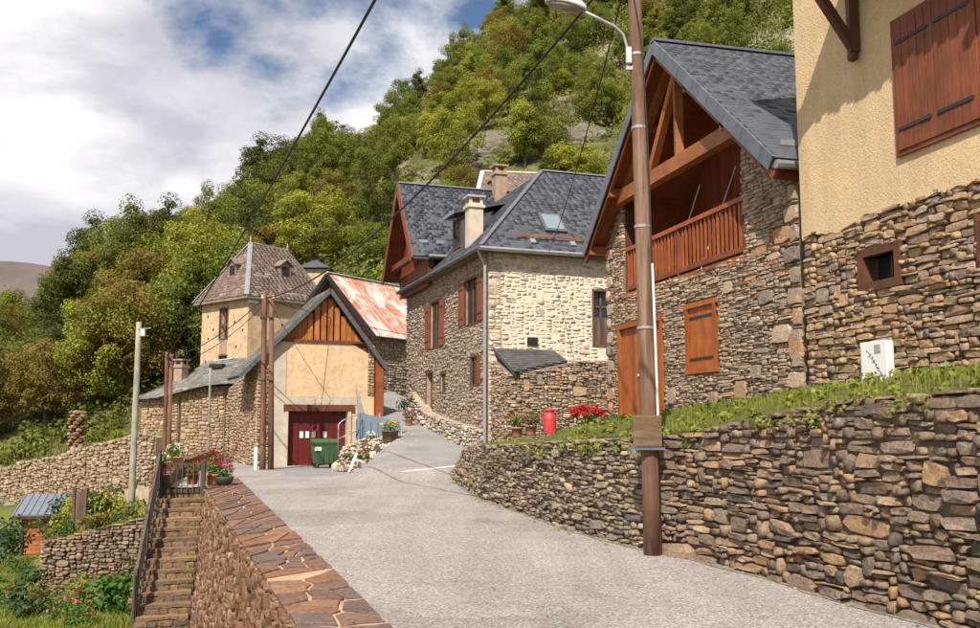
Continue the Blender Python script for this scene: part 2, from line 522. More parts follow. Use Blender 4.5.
M['warm_stone'] = stone_mat('warm_stone', [(0.384, 0.274, 0.18), (0.45, 0.327, 0.218), (0.316, 0.221, 0.142), (0.417, 0.282, 0.165), (0.275, 0.205, 0.15), (0.484, 0.365, 0.263)], fine=14)
M['red_stone'] = stone_mat('red_stone', [(0.227, 0.121, 0.068), (0.286, 0.158, 0.092), (0.168, 0.092, 0.054), (0.336, 0.206, 0.129), (0.252, 0.129, 0.068), (0.134, 0.081, 0.054), (0.386, 0.265, 0.184)], fine=26)
M['step_stone'] = stone_mat('step_stone', [(0.252, 0.154, 0.097), (0.328, 0.205, 0.128), (0.202, 0.131, 0.087), (0.378, 0.239, 0.153), (0.176, 0.125, 0.092)], fine=22, lichen=(.10, .11, .04), lich_amt=.58)
M['pale_rubble'] = stone_mat('pale_rubble', [(.52, .46, .38), (.42, .37, .31), (.60, .54, .45), (.36, .30, .24), (.48, .40, .30)], fine=16)
M['terrace_stone'] = stone_mat('terrace_stone', [(.34, .25, .17), (.42, .32, .23), (.27, .19, .13), (.48, .39, .30), (.30, .20, .13)], fine=12)
M['coping'] = stone_mat('coping', [(0.156, 0.092, 0.066), (0.203, 0.121, 0.088), (0.133, 0.095, 0.086), (0.258, 0.121, 0.063), (0.18, 0.111, 0.086), (0.297, 0.159, 0.091), (0.149, 0.105, 0.094)], fine=20, bump=.25)
M['grit'] = flat_mat('grit', (.21, .18, .145), .95, var=.4, scale=14, bump=.8, bscale=40)
M['coping_mortar'] = flat_mat('coping_mortar', (.43, .29, .19), var=.3, scale=3, tint=((.50, .27, .12), 4.0, .54), bump=.4)
M['mortar_dark'] = flat_mat('mortar_dark', (.11, .085, .06), .95, bump=.4, bscale=25)
M['mortar_grey'] = flat_mat('mortar_grey', (.20, .16, .115), .95, bump=.5, bscale=25, var=.3)
M['mortar_tan'] = flat_mat('mortar_tan', (.26, .20, .13), .95, bump=.5, bscale=25, var=.3)
M['mortar_cream'] = flat_mat('mortar_cream', (.64, .545, .41), .95, bump=.5, bscale=18, var=.25)
M['mortar_warm'] = flat_mat('mortar_warm', (.38, .29, .20), .95, bump=.5, bscale=12, var=.3)
M['mortar_red'] = flat_mat('mortar_red', (.13, .085, .055), .95, bump=.5, bscale=20, var=.3)

def plaster(name, col, scale, stain, amt, bumpd=.012):
    m, nt, p, _ = new_mat(name); t = NT(nt); P = t.pos()
    c = t.ramp(t.noise(P, 1.3, 6, .6), [(.3, tuple(x * .86 for x in col)), (.7, tuple(min(1, x * 1.10) for x in col))])
    c = t.mix(t.ramp(t.noise(P, 2.6, 8, .7), [(amt, 0.0), (amt + .14, .75)]), c, stain)
    c = t.mix(1.0, c, t.ramp(t.noise(t.mapv(P, (2.2, 2.2, .3)), 1.0, 6, .65), [(.32, .90), (.58, 1.03)]), 'MULTIPLY')
    h = t.noise(P, scale, 5, .65)
    c = t.mix(1.0, c, t.ramp(h, [(.3, .80), (.6, 1.08)]), 'MULTIPLY')
    nt.links.new(c, p.inputs['Base Color']); p.inputs['Roughness'].default_value = .93; p.inputs['Specular IOR Level'].default_value = .2
    t.bump(h, .9, bumpd, p)
    return m
M['tan_plaster'] = plaster('tan_plaster', (.65, .475, .285), 34, (.57, .405, .235), .54, .02)
M['ochre_plaster'] = plaster('ochre_plaster', (.64, .45, .27), 6, (.52, .38, .25), .50)
M['tower_plaster'] = plaster('tower_plaster', (.60, .43, .27), 4, (.40, .27, .17), .46)
M['concrete'] = flat_mat('concrete', (.46, .40, .32), .9, var=.18, scale=3, bump=.3, bscale=30)
M['cement_grey'] = flat_mat('cement_grey', (.34, .33, .31), .9, var=.2, scale=4, bump=.3)
M['chimney_render'] = flat_mat('chimney_render', (.52, .44, .33), .9, var=.15, scale=3, bump=.3, bscale=30)
M['brick_render'] = flat_mat('brick_render', (.33, .225, .165), .9, var=.25, scale=5, bump=.3, bscale=30)

M['slate'] = flat_mat('slate', (.072, .076, .092), .62, var=.22, scale=2.2, obj_var=.06, bump=.25, bscale=40, spec=.3)
M['slate_edge'] = flat_mat('slate_edge', (.115, .125, .15), .5, var=.2, scale=5, obj_var=.15, bump=.2, spec=.45)
M['old_slate'] = flat_mat('old_slate', (.155, .145, .135), .75, var=.35, scale=2.5, obj_var=.35, bump=.4, bscale=20, tint=((.22, .19, .15), 1.2, .55))
M['lean_slate'] = flat_mat('lean_slate', (.085, .080, .078), .75, var=.3, scale=3, obj_var=.2, bump=.4, bscale=20)
M['brown_slate'] = flat_mat('brown_slate', (.215, .150, .118), .8, var=.25, scale=2, obj_var=.2, bump=.3, bscale=20, tint=((.17, .14, .12), .8, .52))
M['zinc'] = flat_mat('zinc', (.36, .37, .38), .45, metal=.7, var=.15, scale=4, bump=.05)
M['dark_zinc'] = flat_mat('dark_zinc', (.13, .14, .15), .5, metal=.5, var=.15, scale=4, bump=.05)
M['white_zinc'] = flat_mat('white_zinc', (.55, .54, .52), .6, var=.15, scale=4, bump=.05)
M['larch'] = wood_mat('larch', (.33, .092, .020), along='z', rough=.5)
M['larch_rail'] = wood_mat('larch_rail', (.30, .078, .020), along='z', rough=.55)
M['larch_beam'] = wood_mat('larch_beam', (.32, .108, .030), along='h', rough=.55)
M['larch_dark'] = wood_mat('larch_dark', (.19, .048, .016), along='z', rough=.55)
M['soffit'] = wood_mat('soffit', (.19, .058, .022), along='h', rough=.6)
M['shutter_red'] = wood_mat('shutter_red', (.20, .060, .026), along='z', obj_var=.12)
M['frame_brown'] = wood_mat('frame_brown', (.12, .045, .022), along='z')
M['old_brown'] = wood_mat('old_brown', (.11, .06, .038), along='z', weather=(.18, .12, .09))
M['barn_larch'] = wood_mat('barn_larch', (.40, .135, .030), along='z', grain=.5)
M['pole_wood'] = wood_mat('pole_wood', (.15, .080, .048), along='z', weather=(.26, .18, .13), rough=.8)
M['pole_red'] = wood_mat('pole_red', (.15, .065, .038), along='z', weather=(.22, .13, .09), rough=.8)
M['pole_grey'] = wood_mat('pole_grey', (.27, .245, .19), along='z', weather=(.32, .33, .26), rough=.85)
M['hut_wood'] = wood_mat('hut_wood', (.34, .115, .035), along='h')
M['gate_wood'] = wood_mat('gate_wood', (.075, .052, .042), along='z', weather=(.12, .09, .075))
M['ply'] = wood_mat('ply', (.16, .10, .055), along='h', rough=.7, weather=(.22, .155, .095))
M['iron'] = flat_mat('iron', (.05, .042, .04), .6, metal=.4, var=.3, bump=.1)
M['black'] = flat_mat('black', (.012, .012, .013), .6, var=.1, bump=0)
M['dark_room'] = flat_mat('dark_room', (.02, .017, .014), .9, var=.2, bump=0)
M['cable'] = flat_mat('cable', (.018, .018, .02), .6, var=.1, bump=0)
M['white_paint'] = flat_mat('white_paint', (.78, .77, .74), .45, var=.05, bump=.03)
M['white_box'] = flat_mat('white_box', (.74, .73, .70), .55, var=.05, bump=.03)
M['print'] = flat_mat('print', (.04, .04, .045), .7, var=.1, bump=0)
M['pink'] = flat_mat('pink', (.55, .08, .28), .6, var=.1, bump=0)
M['garage_red'] = flat_mat('garage_red', (.115, .014, .012), .45, var=.15, bump=.05)
M['bin_green'] = flat_mat('bin_green', (.045, .095, .038), .42, var=.12, bump=.03)
M['rubber'] = flat_mat('rubber', (.025, .025, .025), .8, var=.1, bump=0)
M['blue_panel'] = flat_mat('blue_panel', (.155, .205, .26), .5, var=.12, bump=.05)
M['galv'] = flat_mat('galv', (.36, .37, .37), .45, metal=.5, var=.15, bump=.05)
M['steel_roof'] = flat_mat('steel_roof', (.20, .225, .26), .45, metal=.3, var=.1, bump=.03)
M['churn_red'] = flat_mat('churn_red', (.50, .045, .05), .45, var=.1, bump=.05)
M['terracotta'] = flat_mat('terracotta', (.42, .19, .10), .85, var=.15, bump=.1)
M['dark_pot'] = flat_mat('dark_pot', (.05, .06, .035), .7, var=.2, bump=.1)
M['soil'] = flat_mat('soil', (.075, .052, .035), .95, var=.35, scale=4, bump=.6, bscale=14)
M['lamp_white'] = flat_mat('lamp_white', (.62, .62, .58), .4, var=.05, bump=0)
m, nt, p, _ = new_mat('lens'); p.inputs['Base Color'].default_value = (.22, .18, .14, 1); p.inputs['Roughness'].default_value = .15; M['lens'] = m
m, nt, p, _ = new_mat('glass'); p.inputs['Base Color'].default_value = (.02, .024, .026, 1); p.inputs['Roughness'].default_value = .08; p.inputs['Specular IOR Level'].default_value = .4; M['glass'] = m
m, nt, p, _ = new_mat('sky_glass'); p.inputs['Base Color'].default_value = (.16, .22, .24, 1); p.inputs['Roughness'].default_value = .12; p.inputs['Specular IOR Level'].default_value = 1.0; M['sky_glass'] = m

# rusty corrugated sheet
m, nt, p, _ = new_mat('rusty_sheet'); t = NT(nt)
P = t.mapv(t.pos(), (1, 1, 1), rot=(0, 0, R(33)))
f = t.ramp(t.noise(t.mapv(P, (1.0, .8, .45)), 1.05, 6, .6, .4), [(.42, 0.0), (.50, 1.0)])
f = t.math('MULTIPLY', f, t.ramp(t.noise(t.mapv(P, (.5, 4.0, .5)), 2.0, 4, .6), [(.38, .25), (.55, 1.0)]))
c = t.mix(f, t.ramp(t.noise(P, 3, 5), [(.3, (.40, .37, .345)), (.7, (.52, .49, .46))]), t.ramp(t.noise(P, 6, 5), [(.3, (.30, .10, .045)), (.7, (.44, .18, .08))]))
nt.links.new(c, p.inputs['Base Color']); p.inputs['Roughness'].default_value = .6; p.inputs['Metallic'].default_value = .1
M['rusty_sheet'] = m

# asphalt with pale chippings
m, nt, p, _ = new_mat('asphalt'); t = NT(nt); P = t.pos()
v = t.vor(P, 70, out='Color'); sepc = t.n.new('ShaderNodeSeparateColor'); nt.links.new(v, sepc.inputs[0])
c = t.ramp(sepc.outputs[0], [(0, (.16, .143, .13)), (.35, (.29, .26, .238)), (.75, (.39, .352, .322)), (1, (.55, .505, .465))])
c = t.mix(1.0, c, t.ramp(t.noise(P, .55, 6, .6), [(.3, .90), (.7, 1.06)]), 'MULTIPLY')
c = t.mix(1.0, c, t.ramp(t.noise(t.mapv(P, (2.2, .25, 1), rot=(0, 0, R(-16))), .8, 5, .6), [(.36, .88), (.62, 1.03)]), 'MULTIPLY')
pt = t.ramp(t.noise(P, .23, 3, .5), [(.56, 1.0), (.575, .86)])
c = t.mix(1.0, c, pt, 'MULTIPLY')
crack = t.ramp(t.math('ABSOLUTE', t.math('SUBTRACT', t.noise(P, .42, 6, .62, .3), .5)), [(.0, .72), (.006, 1.0)])
c = t.mix(1.0, c, crack, 'MULTIPLY')
nt.links.new(c, p.inputs['Base Color']); p.inputs['Roughness'].default_value = .92; p.inputs['Specular IOR Level'].default_value = .25
t.bump(t.vor(P, 70), .7, .012, p)
M['asphalt'] = m
M['street_asphalt'] = flat_mat('street_asphalt', (.235, .225, .22), .92, var=.18, scale=.8, bump=.4, bscale=50)
M['lane_paint'] = flat_mat('lane_paint', (.55, .54, .51), .8, var=.2, scale=5, bump=.2)

# ground: grass, dry grass, soil, rock on steep places
def ground_mat(name, greens, soil, rock=None, fine=9.0):
    m, nt, p, _ = new_mat(name); t = NT(nt); P = t.pos()
    c = t.ramp(t.noise(P, .35, 6, .6), [(.3, greens[0]), (.5, greens[1]), (.68, greens[2])])
    c = t.mix(1.0, c, t.ramp(t.noise(P, fine, 5, .7), [(.3, .55), (.7, 1.35)]), 'MULTIPLY')
    c = t.mix(t.ramp(t.noise(P, .8, 7, .7), [(.55, 0.0), (.66, .9)]), c, soil)
    if rock:
        g = t.n.new('ShaderNodeNewGeometry'); sp = t.n.new('ShaderNodeSeparateXYZ'); nt.links.new(g.outputs['True Normal'], sp.inputs[0])
        k = t.math('ADD', sp.outputs[2], t.math('MULTIPLY', t.noise(P, .12, 5), .35))
        rk = t.ramp(t.noise(t.mapv(P, (1, 1, 2.5)), .9, 8, .72), [(.3, tuple(x * .45 for x in rock)), (.6, rock), (.8, tuple(x * 1.4 for x in rock))])
        c = t.mix(t.ramp(k, [(.76, 1.0), (.88, 0.0)]), c, rk)
    nt.links.new(c, p.inputs['Base Color']); p.inputs['Roughness'].default_value = .95; p.inputs['Specular IOR Level'].default_value = .15
    t.bump(t.noise(P, fine * 1.5, 6, .7), .8, .08, p)
    return m
M['hill'] = ground_mat('hill', [(.055, .07, .022), (.10, .105, .035), (.16, .14, .055)], (.17, .135, .085), rock=(.30, .255, .20), fine=2.5)
M['garden'] = ground_mat('garden', [(.10, .125, .030), (.15, .165, .038), (.20, .185, .06)], (.16, .125, .07), fine=8)
M['bank'] = ground_mat('bank', [(.085, .10, .026), (.12, .13, .032), (.15, .135, .05)], (.14, .095, .06), fine=10)
M['far_hill'] = flat_mat('far_hill', (.105, .085, .075), .95, var=.25, scale=.01, bump=0)

M['leaf_dark'] = leaf_mat('leaf_dark', [(.075, .092, .018), (.105, .122, .023), (.135, .148, .028), (.090, .104, .020)])
M['leaf_mid'] = leaf_mat('leaf_mid', [(.140, .175, .026), (.175, .208, .031), (.215, .232, .038), (.155, .180, .030)])
M['leaf_light'] = leaf_mat('leaf_light', [(.25, .275, .038), (.29, .30, .042), (.34, .315, .048), (.22, .25, .034)])
M['leaf_autumn'] = leaf_mat('leaf_autumn', [(.22, .17, .038), (.25, .145, .036), (.18, .16, .036), (.28, .19, .045), (.14, .13, .032)])
M['leaf_scrub'] = leaf_mat('leaf_scrub', [(.13, .145, .034), (.18, .18, .045), (.23, .20, .065), (.15, .165, .036), (.25, .20, .085)])
M['bark'] = flat_mat('bark', (.09, .07, .052), .95, var=.35, scale=5, bump=.6, bscale=14, stretch=(1, 1, .2))
M['grass'] = leaf_mat('grass', [(.17, .205, .032), (.22, .25, .042), (.28, .26, .07), (.19, .225, .036)], trans=.3)
M['garden_leaf'] = leaf_mat('garden_leaf', [(.055, .125, .02), (.08, .16, .03), (.10, .18, .035)], trans=.3)
M['shrub_dark'] = leaf_mat('shrub_dark', [(.028, .060, .018), (.040, .075, .02)], trans=.2)
M['shrub_yellow'] = leaf_mat('shrub_yellow', [(.28, .27, .03), (.34, .30, .035), (.22, .24, .03)], trans=.3)
M['vine_brown'] = leaf_mat('vine_brown', [(.15, .12, .03), (.20, .14, .035), (.10, .11, .028)], trans=.3)
M['petal_red'] = leaf_mat('petal_red', [(.55, .012, .03), (.42, .008, .025), (.62, .03, .06)], trans=.2)
M['petal_dark_red'] = leaf_mat('petal_dark_red', [(.33, .015, .03), (.24, .01, .025)], trans=.2)
M['petal_pink'] = leaf_mat('petal_pink', [(.60, .08, .28), (.68, .16, .38), (.52, .06, .22)], trans=.2)
M['petal_yellow'] = leaf_mat('petal_yellow', [(.75, .52, .02), (.80, .62, .05)], trans=.2)
M['petal_white'] = leaf_mat('petal_white', [(.75, .73, .68), (.66, .64, .60)], trans=.2)
M['petal_orange'] = leaf_mat('petal_orange', [(.62, .22, .03), (.55, .15, .03)], trans=.2)

m, nt, p, _ = new_mat('rock'); t = NT(nt); P = t.pos()
c = t.ramp(t.noise(t.mapv(P, (1, 1, 2.2)), .9, 9, .72), [(.3, (.10, .085, .062)), (.5, (.22, .19, .145)), (.68, (.29, .255, .195))])
c = t.mix(t.ramp(t.noise(P, .5, 6, .65), [(.52, 0.0), (.62, .9)]), c, (.13, .125, .04))
nt.links.new(c, p.inputs['Base Color']); p.inputs['Roughness'].default_value = .95
t.bump(t.noise(t.mapv(P, (1, 1, 2.2)), 2.2, 8, .75), 1.0, .35, p)
M['rock'] = m
# ------------------------------------------------------------------ terrain
def interp(x, xs, ys): return float(np.interp(x, xs, ys))
def sstep(a, b, x):
    t = min(1, max(0, (x - a) / (b - a))); return t * t * (3 - 2 * t)
TERR_A, TERR_B = Vector((-16.4, 44.5)), Vector((-31.0, 50.5))        # line of the long dry stone terrace wall, left
def terr_side(X, Y):
    d = (TERR_B - TERR_A).normalized(); n = Vector((d.y, -d.x))
    if n.y < 0: n = -n
    q = Vector((X, Y)) - TERR_A
    return q.dot(n), q.dot(d)
HX = [-400, -150, -100, -79, -48, -14, 8, 40, 80, 150, 300]
HZ = [0, 1, 3, 6, 18, 46, 68, 92, 128, 170, 220]
def garden_z(X, Y):
    z = -4.35 - 0.055 * max(0, -6 - X) - 0.012 * max(0, Y - 20) + .15 * max(0, Y - 38)
    # raised bed held by the little garden wall
    b = sstep(0, .4, Y - (25.6 - 0.10 * (X + 8.5))) * sstep(0, .5, X + 12.4 + .50 * (Y - 26)) * sstep(36, 32, Y) * sstep(-7.6, -8.3, X)
    z += b * (1.95 + 0.19 * (X + 9))
    return z
def terrain_z(X, Y):
    g = garden_z(X, Y)
    s, a = terr_side(X, Y)
    if X < -10:
        kx = sstep(-10, -14, X)
        top = -0.70 - 0.21 * max(0, a)
        up = top + 0.13 * max(0, s)
        g = g + (up - g) * sstep(-.1, .9, s) * kx * sstep(-1.4, -.2, a)
    if X > -14:
        k = sstep(-8.9, -7.9, X + .45 * max(0, Y - 37))
        r = interp(Y, [34, 40, 46, 52], [-4.6, -2.0, .6, 2.2])
        g = g + (max(g, r) - g) * k
    yf = interp(X, [-60, -16, -8], [58, 56, 50])
    if Y > yf:
        h = interp(X, HX, HZ); t = (Y - yf) / (150 - yf)
        sh = t * (1.22 - .22 * t) if t < 1 else 1 + .06 * (t - 1)
        n = noise.fractal(Vector((X * .035, Y * .035, 3.1)), 1.0, 2.0, 5)
        n2 = abs(noise.noise(Vector((X * .07, Y * .05, 9.2))))
        z0 = g if X > -12 else g
        g = z0 + max(0, (h - z0)) * sh + (n * 5.0 + n2 * 3.0) * min(1, t * 4)
    return g
def grid_sheet(name, xs, ys, zf, m, kind='structure', smooth=True, parent=None):
    nx, ny = len(xs), len(ys)
    v = [(x, y, zf(x, y)) for y in ys for x in xs]
    f = [(j * nx + i, j * nx + i + 1, (j + 1) * nx + i + 1, (j + 1) * nx + i) for j in range(ny - 1) for i in range(nx - 1)]
    mb = MB(); mb.v = v; mb.f = f
    return mb.build(name, m, parent, smooth, kind)
xs = list(np.concatenate([np.linspace(-900, -200, 8), np.linspace(-180, -62, 40), np.linspace(-60, -30.5, 40), np.linspace(-30, -5, 64), np.linspace(-4, 60, 44), np.linspace(66, 400, 24)]))
ys = list(np.concatenate([np.linspace(-200, -10, 6), np.linspace(-5, 12, 8), np.linspace(13, 60, 110), np.linspace(61, 175, 80), np.linspace(185, 900, 16)]))
terrain = grid_sheet('terrain', xs, ys, lambda x, y: terrain_z(x, y), M['hill'])
tag(terrain, 'steep wooded hillside and valley ground behind the village', 'hillside')
# give the low garden ground its own greener soil
me = terrain.data; me.materials.append(M['garden'])
for poly in me.polygons:
    c = poly.center
    if c.y < 47 and c.x < 5: poly.material_index = 1

fm = MB()
n = 60
ridge = [(-1900 + 40 * k, 250 + 60 * math.exp(-((k - 22) / 9.0) ** 2) + 14 * noise.noise(Vector((k * .35, 0, 0)))) for k in range(n)]
for k in range(n - 1):
    (xa, za), (xb, zb) = ridge[k], ridge[k + 1]
    b = len(fm.v)
    fm.v += [(xa, 1500, -40), (xb, 1500, -40), (xb, 1800, zb), (xa, 1800, za), (xb, 2200, zb - 60), (xa, 2200, za - 60)]
    fm.f += [(b, b + 1, b + 2, b + 3), (b + 3, b + 2, b + 4, b + 5)]
fo = fm.build('far_mountain', M['far_hill'], None, False, 'structure', fix=True)
tag(fo, 'bare brown far mountain ridge beyond the valley at left', 'mountain')

# ------------------------------------------------------------------ the right retaining wall and the left parapet wall lines
ZR = -1.70
foot_px = [(450, 477), (483, 499), (526, 513), (569, 529), (612, 540.5), (646, 549), (706, 561), (775, 579), (841, 600), (911, 618), (980, 637), (1100, 672)]
_f = [onz(x, y, ZR).xy for x, y in foot_px]
RW = Path(_f + [_f[-1] + (_f[-1] - _f[-2]).normalized() * 6.0], out=1)
def rw_top(u):
    Y = RW(u)[0].y
    return interp(Y, [5.0, 6.3, 8.9, 10.5, 12.2, 20, 23.5, 25, 26.5, 28], [.36, .30, .19, .03, -.22, -.54, -.66, -.85, -1.3, -1.62])
LF, LN = onz(207, 487, -1.66).xy, onz(300, 628, -1.66).xy            # garden-side edge of the parapet
RF, RN = onz(238, 478, -1.66).xy, onz(395, 628, -1.66).xy            # road-side edge of the coping
ldir = (LN - LF).normalized()
L2 = LN + ldir * 2.2
LW = Path([LF, LN, L2, (-5.0, 2.6), (-14, .5)], out=1)

def road_z(X, Y):
    st = -1.72 + .15 * max(0, Y - 26.5) ** 1.25 / (max(1, Y - 26.5) ** .25) if Y > 26.5 else ZR - .0008 * max(0, Y)
    ga = ZR - .010 * max(0, Y - 26)
    k = sstep(-4.7, -3.3, X + .35 * max(0, Y - 34.5))
    z = ga + (st - ga) * k
    return min(z, 2.3)
def road_lr(Y):
    # left and right limits of the paved ground
    if Y < 5.2: l = -9.0
    elif Y < LF.y + .4:
        t = (Y - LN.y) / (LF.y - LN.y); l = (LN.x + (LF.x - LN.x) * t) + .22
    else: l = interp(Y, [LF.y + .4, LF.y + .41, 37, 46, 56], [-7.2, -8.3, -11.0, -11.5, -13.0])
    pts = sorted([(p.y, p.x) for p in RW.p])
    if Y < 27.6: r_ = interp(Y, [a for a, b in pts], [b for a, b in pts]) + .12
    else: r_ = interp(Y, [27.6, 30.2, 40, 44, 50, 56], [-1.0, .25, -3.1, -3.6, -6.0, -9.0])
    return l, r_
mb = MB(); ny = 0; NX = 26
Ys = list(np.concatenate([np.linspace(-12, 5.1, 10), np.linspace(5.25, 23.8, 40), np.linspace(24.0, 26, 6), np.linspace(26.3, 56, 60)]))
for Y in Ys:
    l, r_ = road_lr(Y)
    for i in range(NX + 1):
        X = l + (r_ - l) * i / NX; mb.v.append((X, Y, road_z(X, Y)))
for j in range(len(Ys) - 1):
    for i in range(NX): mb.f.append((j * (NX + 1) + i, j * (NX + 1) + i + 1, (j + 1) * (NX + 1) + i + 1, (j + 1) * (NX + 1) + i))
road = mb.build('road', M['asphalt'], None, True, 'structure')
tag(road, 'pale chippings village road climbing past the stone walls', 'road')
road.data.materials.append(M['street_asphalt'])
for poly in road.data.polygons:
    c = poly.center
    if c.y > 29 and c.x > -6.6 - .1 * (c.y - 29): poly.material_index = 1
# worn white stop line across the side street
def strip_on_road(name, pts, w, m, label, cat):
    mb = MB()
    P = []
    for (a, b) in zip(pts, pts[1:]):
        for k in range(8): P.append(Vector(a).lerp(Vector(b), k / 8))
    P.append(Vector(pts[-1]))
    for k, q in enumerate(P):
        t = (P[min(k + 1, len(P) - 1)] - P[max(k - 1, 0)]); n_ = Vector((t.y, -t.x)).normalized() * w / 2
        for s in (-1, 1):
            x, y = q.x + n_.x * s, q.y + n_.y * s; mb.v.append((x, y, road_z(x, y) + .009))
    for k in range(len(P) - 1): mb.f.append((2 * k, 2 * k + 1, 2 * k + 3, 2 * k + 2))
    o = mb.build(name, m, None, False, 'structure'); tag(o, label, cat); return o
p0, p1 = at(402, 471, 27.8), at(474, 459, 29.0)
strip_on_road('road_marking', [(p0.x, p0.y), ((p0.x + p1.x) / 2, (p0.y + p1.y) / 2 - .05), (p1.x, p1.y)], .16, M['lane_paint'], 'worn white line across the mouth of the side street', 'road marking')

# grit and soil washed along the foot of the wall
mb = MB(); N_ = 150
for k in range(N_ + 1):
    u = .3 + (RW.L - .4) * k / N_; w_ = .07 + .10 * abs(noise.noise(Vector((u * .7, 3, 0)))) + .10 * abs(noise.noise(Vector((u * 2.3, 8, 0))))
    for o_ in (-.08, w_):
        q = RW.P(u, 0, o_); mb.v.append((q.x, q.y, road_z(q.x, q.y) + (.022 if o_ < 0 else .006)))
for k in range(N_): mb.f.append((2 * k, 2 * k + 1, 2 * k + 3, 2 * k + 2))
o = mb.build('gutter_dirt', M['grit'], None, True, 'structure'); tag(o, 'strip of grit and soil along the foot of the wall', 'dirt')
# grass bank between the right retaining wall and the houses
D1 = Vector((-math.sin(R(14.5)), math.cos(R(14.5)))); D2 = Vector((D1.y, -D1.x))
def PS(p, s, z=0.0):
    q = D2 * p + D1 * s; return Vector((q.x, q.y, z))
def back_of(Y):
    """house side of the bank for a wall point at depth Y"""
    if Y > 18.5:
        tb = [(18.5, 3.55, 21.3, -.08), (20.5, 4.6, 25.6, -.45), (22.5, 3.2, 30.4, -.62), (24.0, 1.5, 30.2, -.75), (26.2, -.05, 29.6, -1.0)]
        ya = [a[0] for a in tb]
        return Vector((interp(Y, ya, [a[1] for a in tb]), interp(Y, ya, [a[2] for a in tb]), interp(Y, ya, [a[3] for a in tb])))
    s = interp(Y, [-2, 4.5, 6, 9, 12, 18.5], [-3.0, 4.0, 6.0, 9.2, 13.0, 21.0])
    z = interp(s, [4, 9, 13, 18, 21], [.62, .57, .5, .1, 0.0])
    return PS(8.75, s, z)
mb = MB(); NU, NV = 90, 16
us_ = np.linspace(1.0, RW.L, NU)
def bank_pt(u, v):
    q, t, n_ = RW(u); a = Vector((q.x, q.y, 0)) - Vector((n_.x, n_.y, 0)) * .06
    b = back_of(q.y); zt = rw_top(u)
    x, y = a.x + (b.x - a.x) * v, a.y + (b.y - a.y) * v
    z = zt - .03 + (b.z - zt) * (v ** .75) + .10 * math.sin(min(1, v * 1.6) * math.pi) * interp(q.y, [15, 18.5], [1, 0])
    z += .05 * noise.noise(Vector((x * 1.2, y * 1.2, 0))) * (1 if v < .97 else 0)
    return Vector((x, y, z))
for u in us_:
    for j in range(NV + 1): mb.v.append(tuple(bank_pt(u, j / NV)))
for i in range(NU - 1):
    for j in range(NV): mb.f.append((i * (NV + 1) + j, (i + 1) * (NV + 1) + j, (i + 1) * (NV + 1) + j + 1, i * (NV + 1) + j + 1))
bank = mb.build('grass_bank', M['bank'], None, True, 'structure')
tag(bank, 'grassy bank between the dry stone wall and the houses', 'bank')

# grass blades on the bank (nobody could count them)
def blades(name, pts, hmin, hmax, w, m, r, label, lean=.35, parent=None):
    v = []; f = []
    for p in pts:
        h = r.uniform(hmin, hmax); a = r.uniform(0, 6.283); b = r.uniform(0, 6.283); l = r.uniform(.05, lean) * h
        dx, dy = math.cos(a) * w * r.uniform(.6, 1.3), math.sin(a) * w * r.uniform(.6, 1.3)
        lx, ly = math.cos(b) * l, math.sin(b) * l; k = len(v)
        v += [(p.x - dx, p.y - dy, p.z - .01), (p.x + dx, p.y + dy, p.z - .01), (p.x + dx * .7 + lx * .4, p.y + dy * .7 + ly * .4, p.z + h * .6),
              (p.x - dx * .7 + lx * .4, p.y - dy * .7 + ly * .4, p.z + h * .6), (p.x + lx * 1.3, p.y + ly * 1.3, p.z + h * .95)]
        f += [(k, k + 1, k + 2, k + 3), (k + 3, k + 2, k + 4)]
    mb = MB(); mb.v = v; mb.f = f
    o = mb.build(name, m, parent, False, 'stuff'); tag(o, label, 'grass' if not parent else None); return o
r = random.Random(21); pts = []
ulim = [u for u in us_ if RW(u)[0].y < 19.5]
while len(pts) < 15000:
    u = r.uniform(ulim[0], ulim[-1]); q = RW(u)[0]
    v = r.random() ** .8 * .97
    if q.y > 13.2 and (v < .3 or r.random() < .35): continue
    dens = noise.noise(Vector((q.x * .9 + v * 5, q.y * .9, 4)))
    if dens < -.22 and r.random() < .8: continue
    pts.append(bank_pt(u, v))
blades('bank_grass', pts, .04, .14, .008, M['grass'], r, 'bright green grass growing along the top of the retaining wall')
pts = []
while len(pts) < 1500:
    u = r.uniform(2.2, ulim[0]); v = r.uniform(.10, .20); pts.append(bank_pt(u, v))
blades('planting_grass', pts, .04, .16, .010, M['grass'], r, 'short grass along the planted terrace edge')
# weeds hanging over the wall top
def leafball(r, n, rad, size, flat=1.0, up=.5, shell=.55):
    """n leaf quads in an ellipsoid; returns verts, faces"""
    d = nrng.normal(size=(n, 3)); d /= np.linalg.norm(d, axis=1)[:, None]
    c = d * (shell + (1 - shell) * nrng.random((n, 1)) ** .5) * rad
    nn = d + nrng.normal(scale=.6, size=(n, 3)); nn[:, 2] += up
    nn /= np.linalg.norm(nn, axis=1)[:, None]
    t1 = np.cross(nn, nrng.normal(size=(n, 3))); t1 /= np.linalg.norm(t1, axis=1)[:, None]
    t2 = np.cross(nn, t1)
    s = size * (0.6 + .8 * nrng.random((n, 1)))
    c = c * np.array([1, 1, flat])
    v = np.stack([c - t1 * s * .5, c + t2 * s * .32, c + t1 * s * .5, c - t2 * s * .32], axis=1)
    return v.reshape(-1, 3), n
def quads_mesh(name, v, m):
    n = len(v) // 4
    me = bpy.data.meshes.new(name); me.vertices.add(len(v)); me.vertices.foreach_set('co', v.astype(np.float32).ravel())
    me.loops.add(4 * n); me.loops.foreach_set('vertex_index', np.arange(4 * n, dtype=np.int32))
    me.polygons.add(n); me.polygons.foreach_set('loop_start', np.arange(0, 4 * n, 4, dtype=np.int32))
    me.materials.append(m); me.update(calc_edges=True)
    return me
vs = []
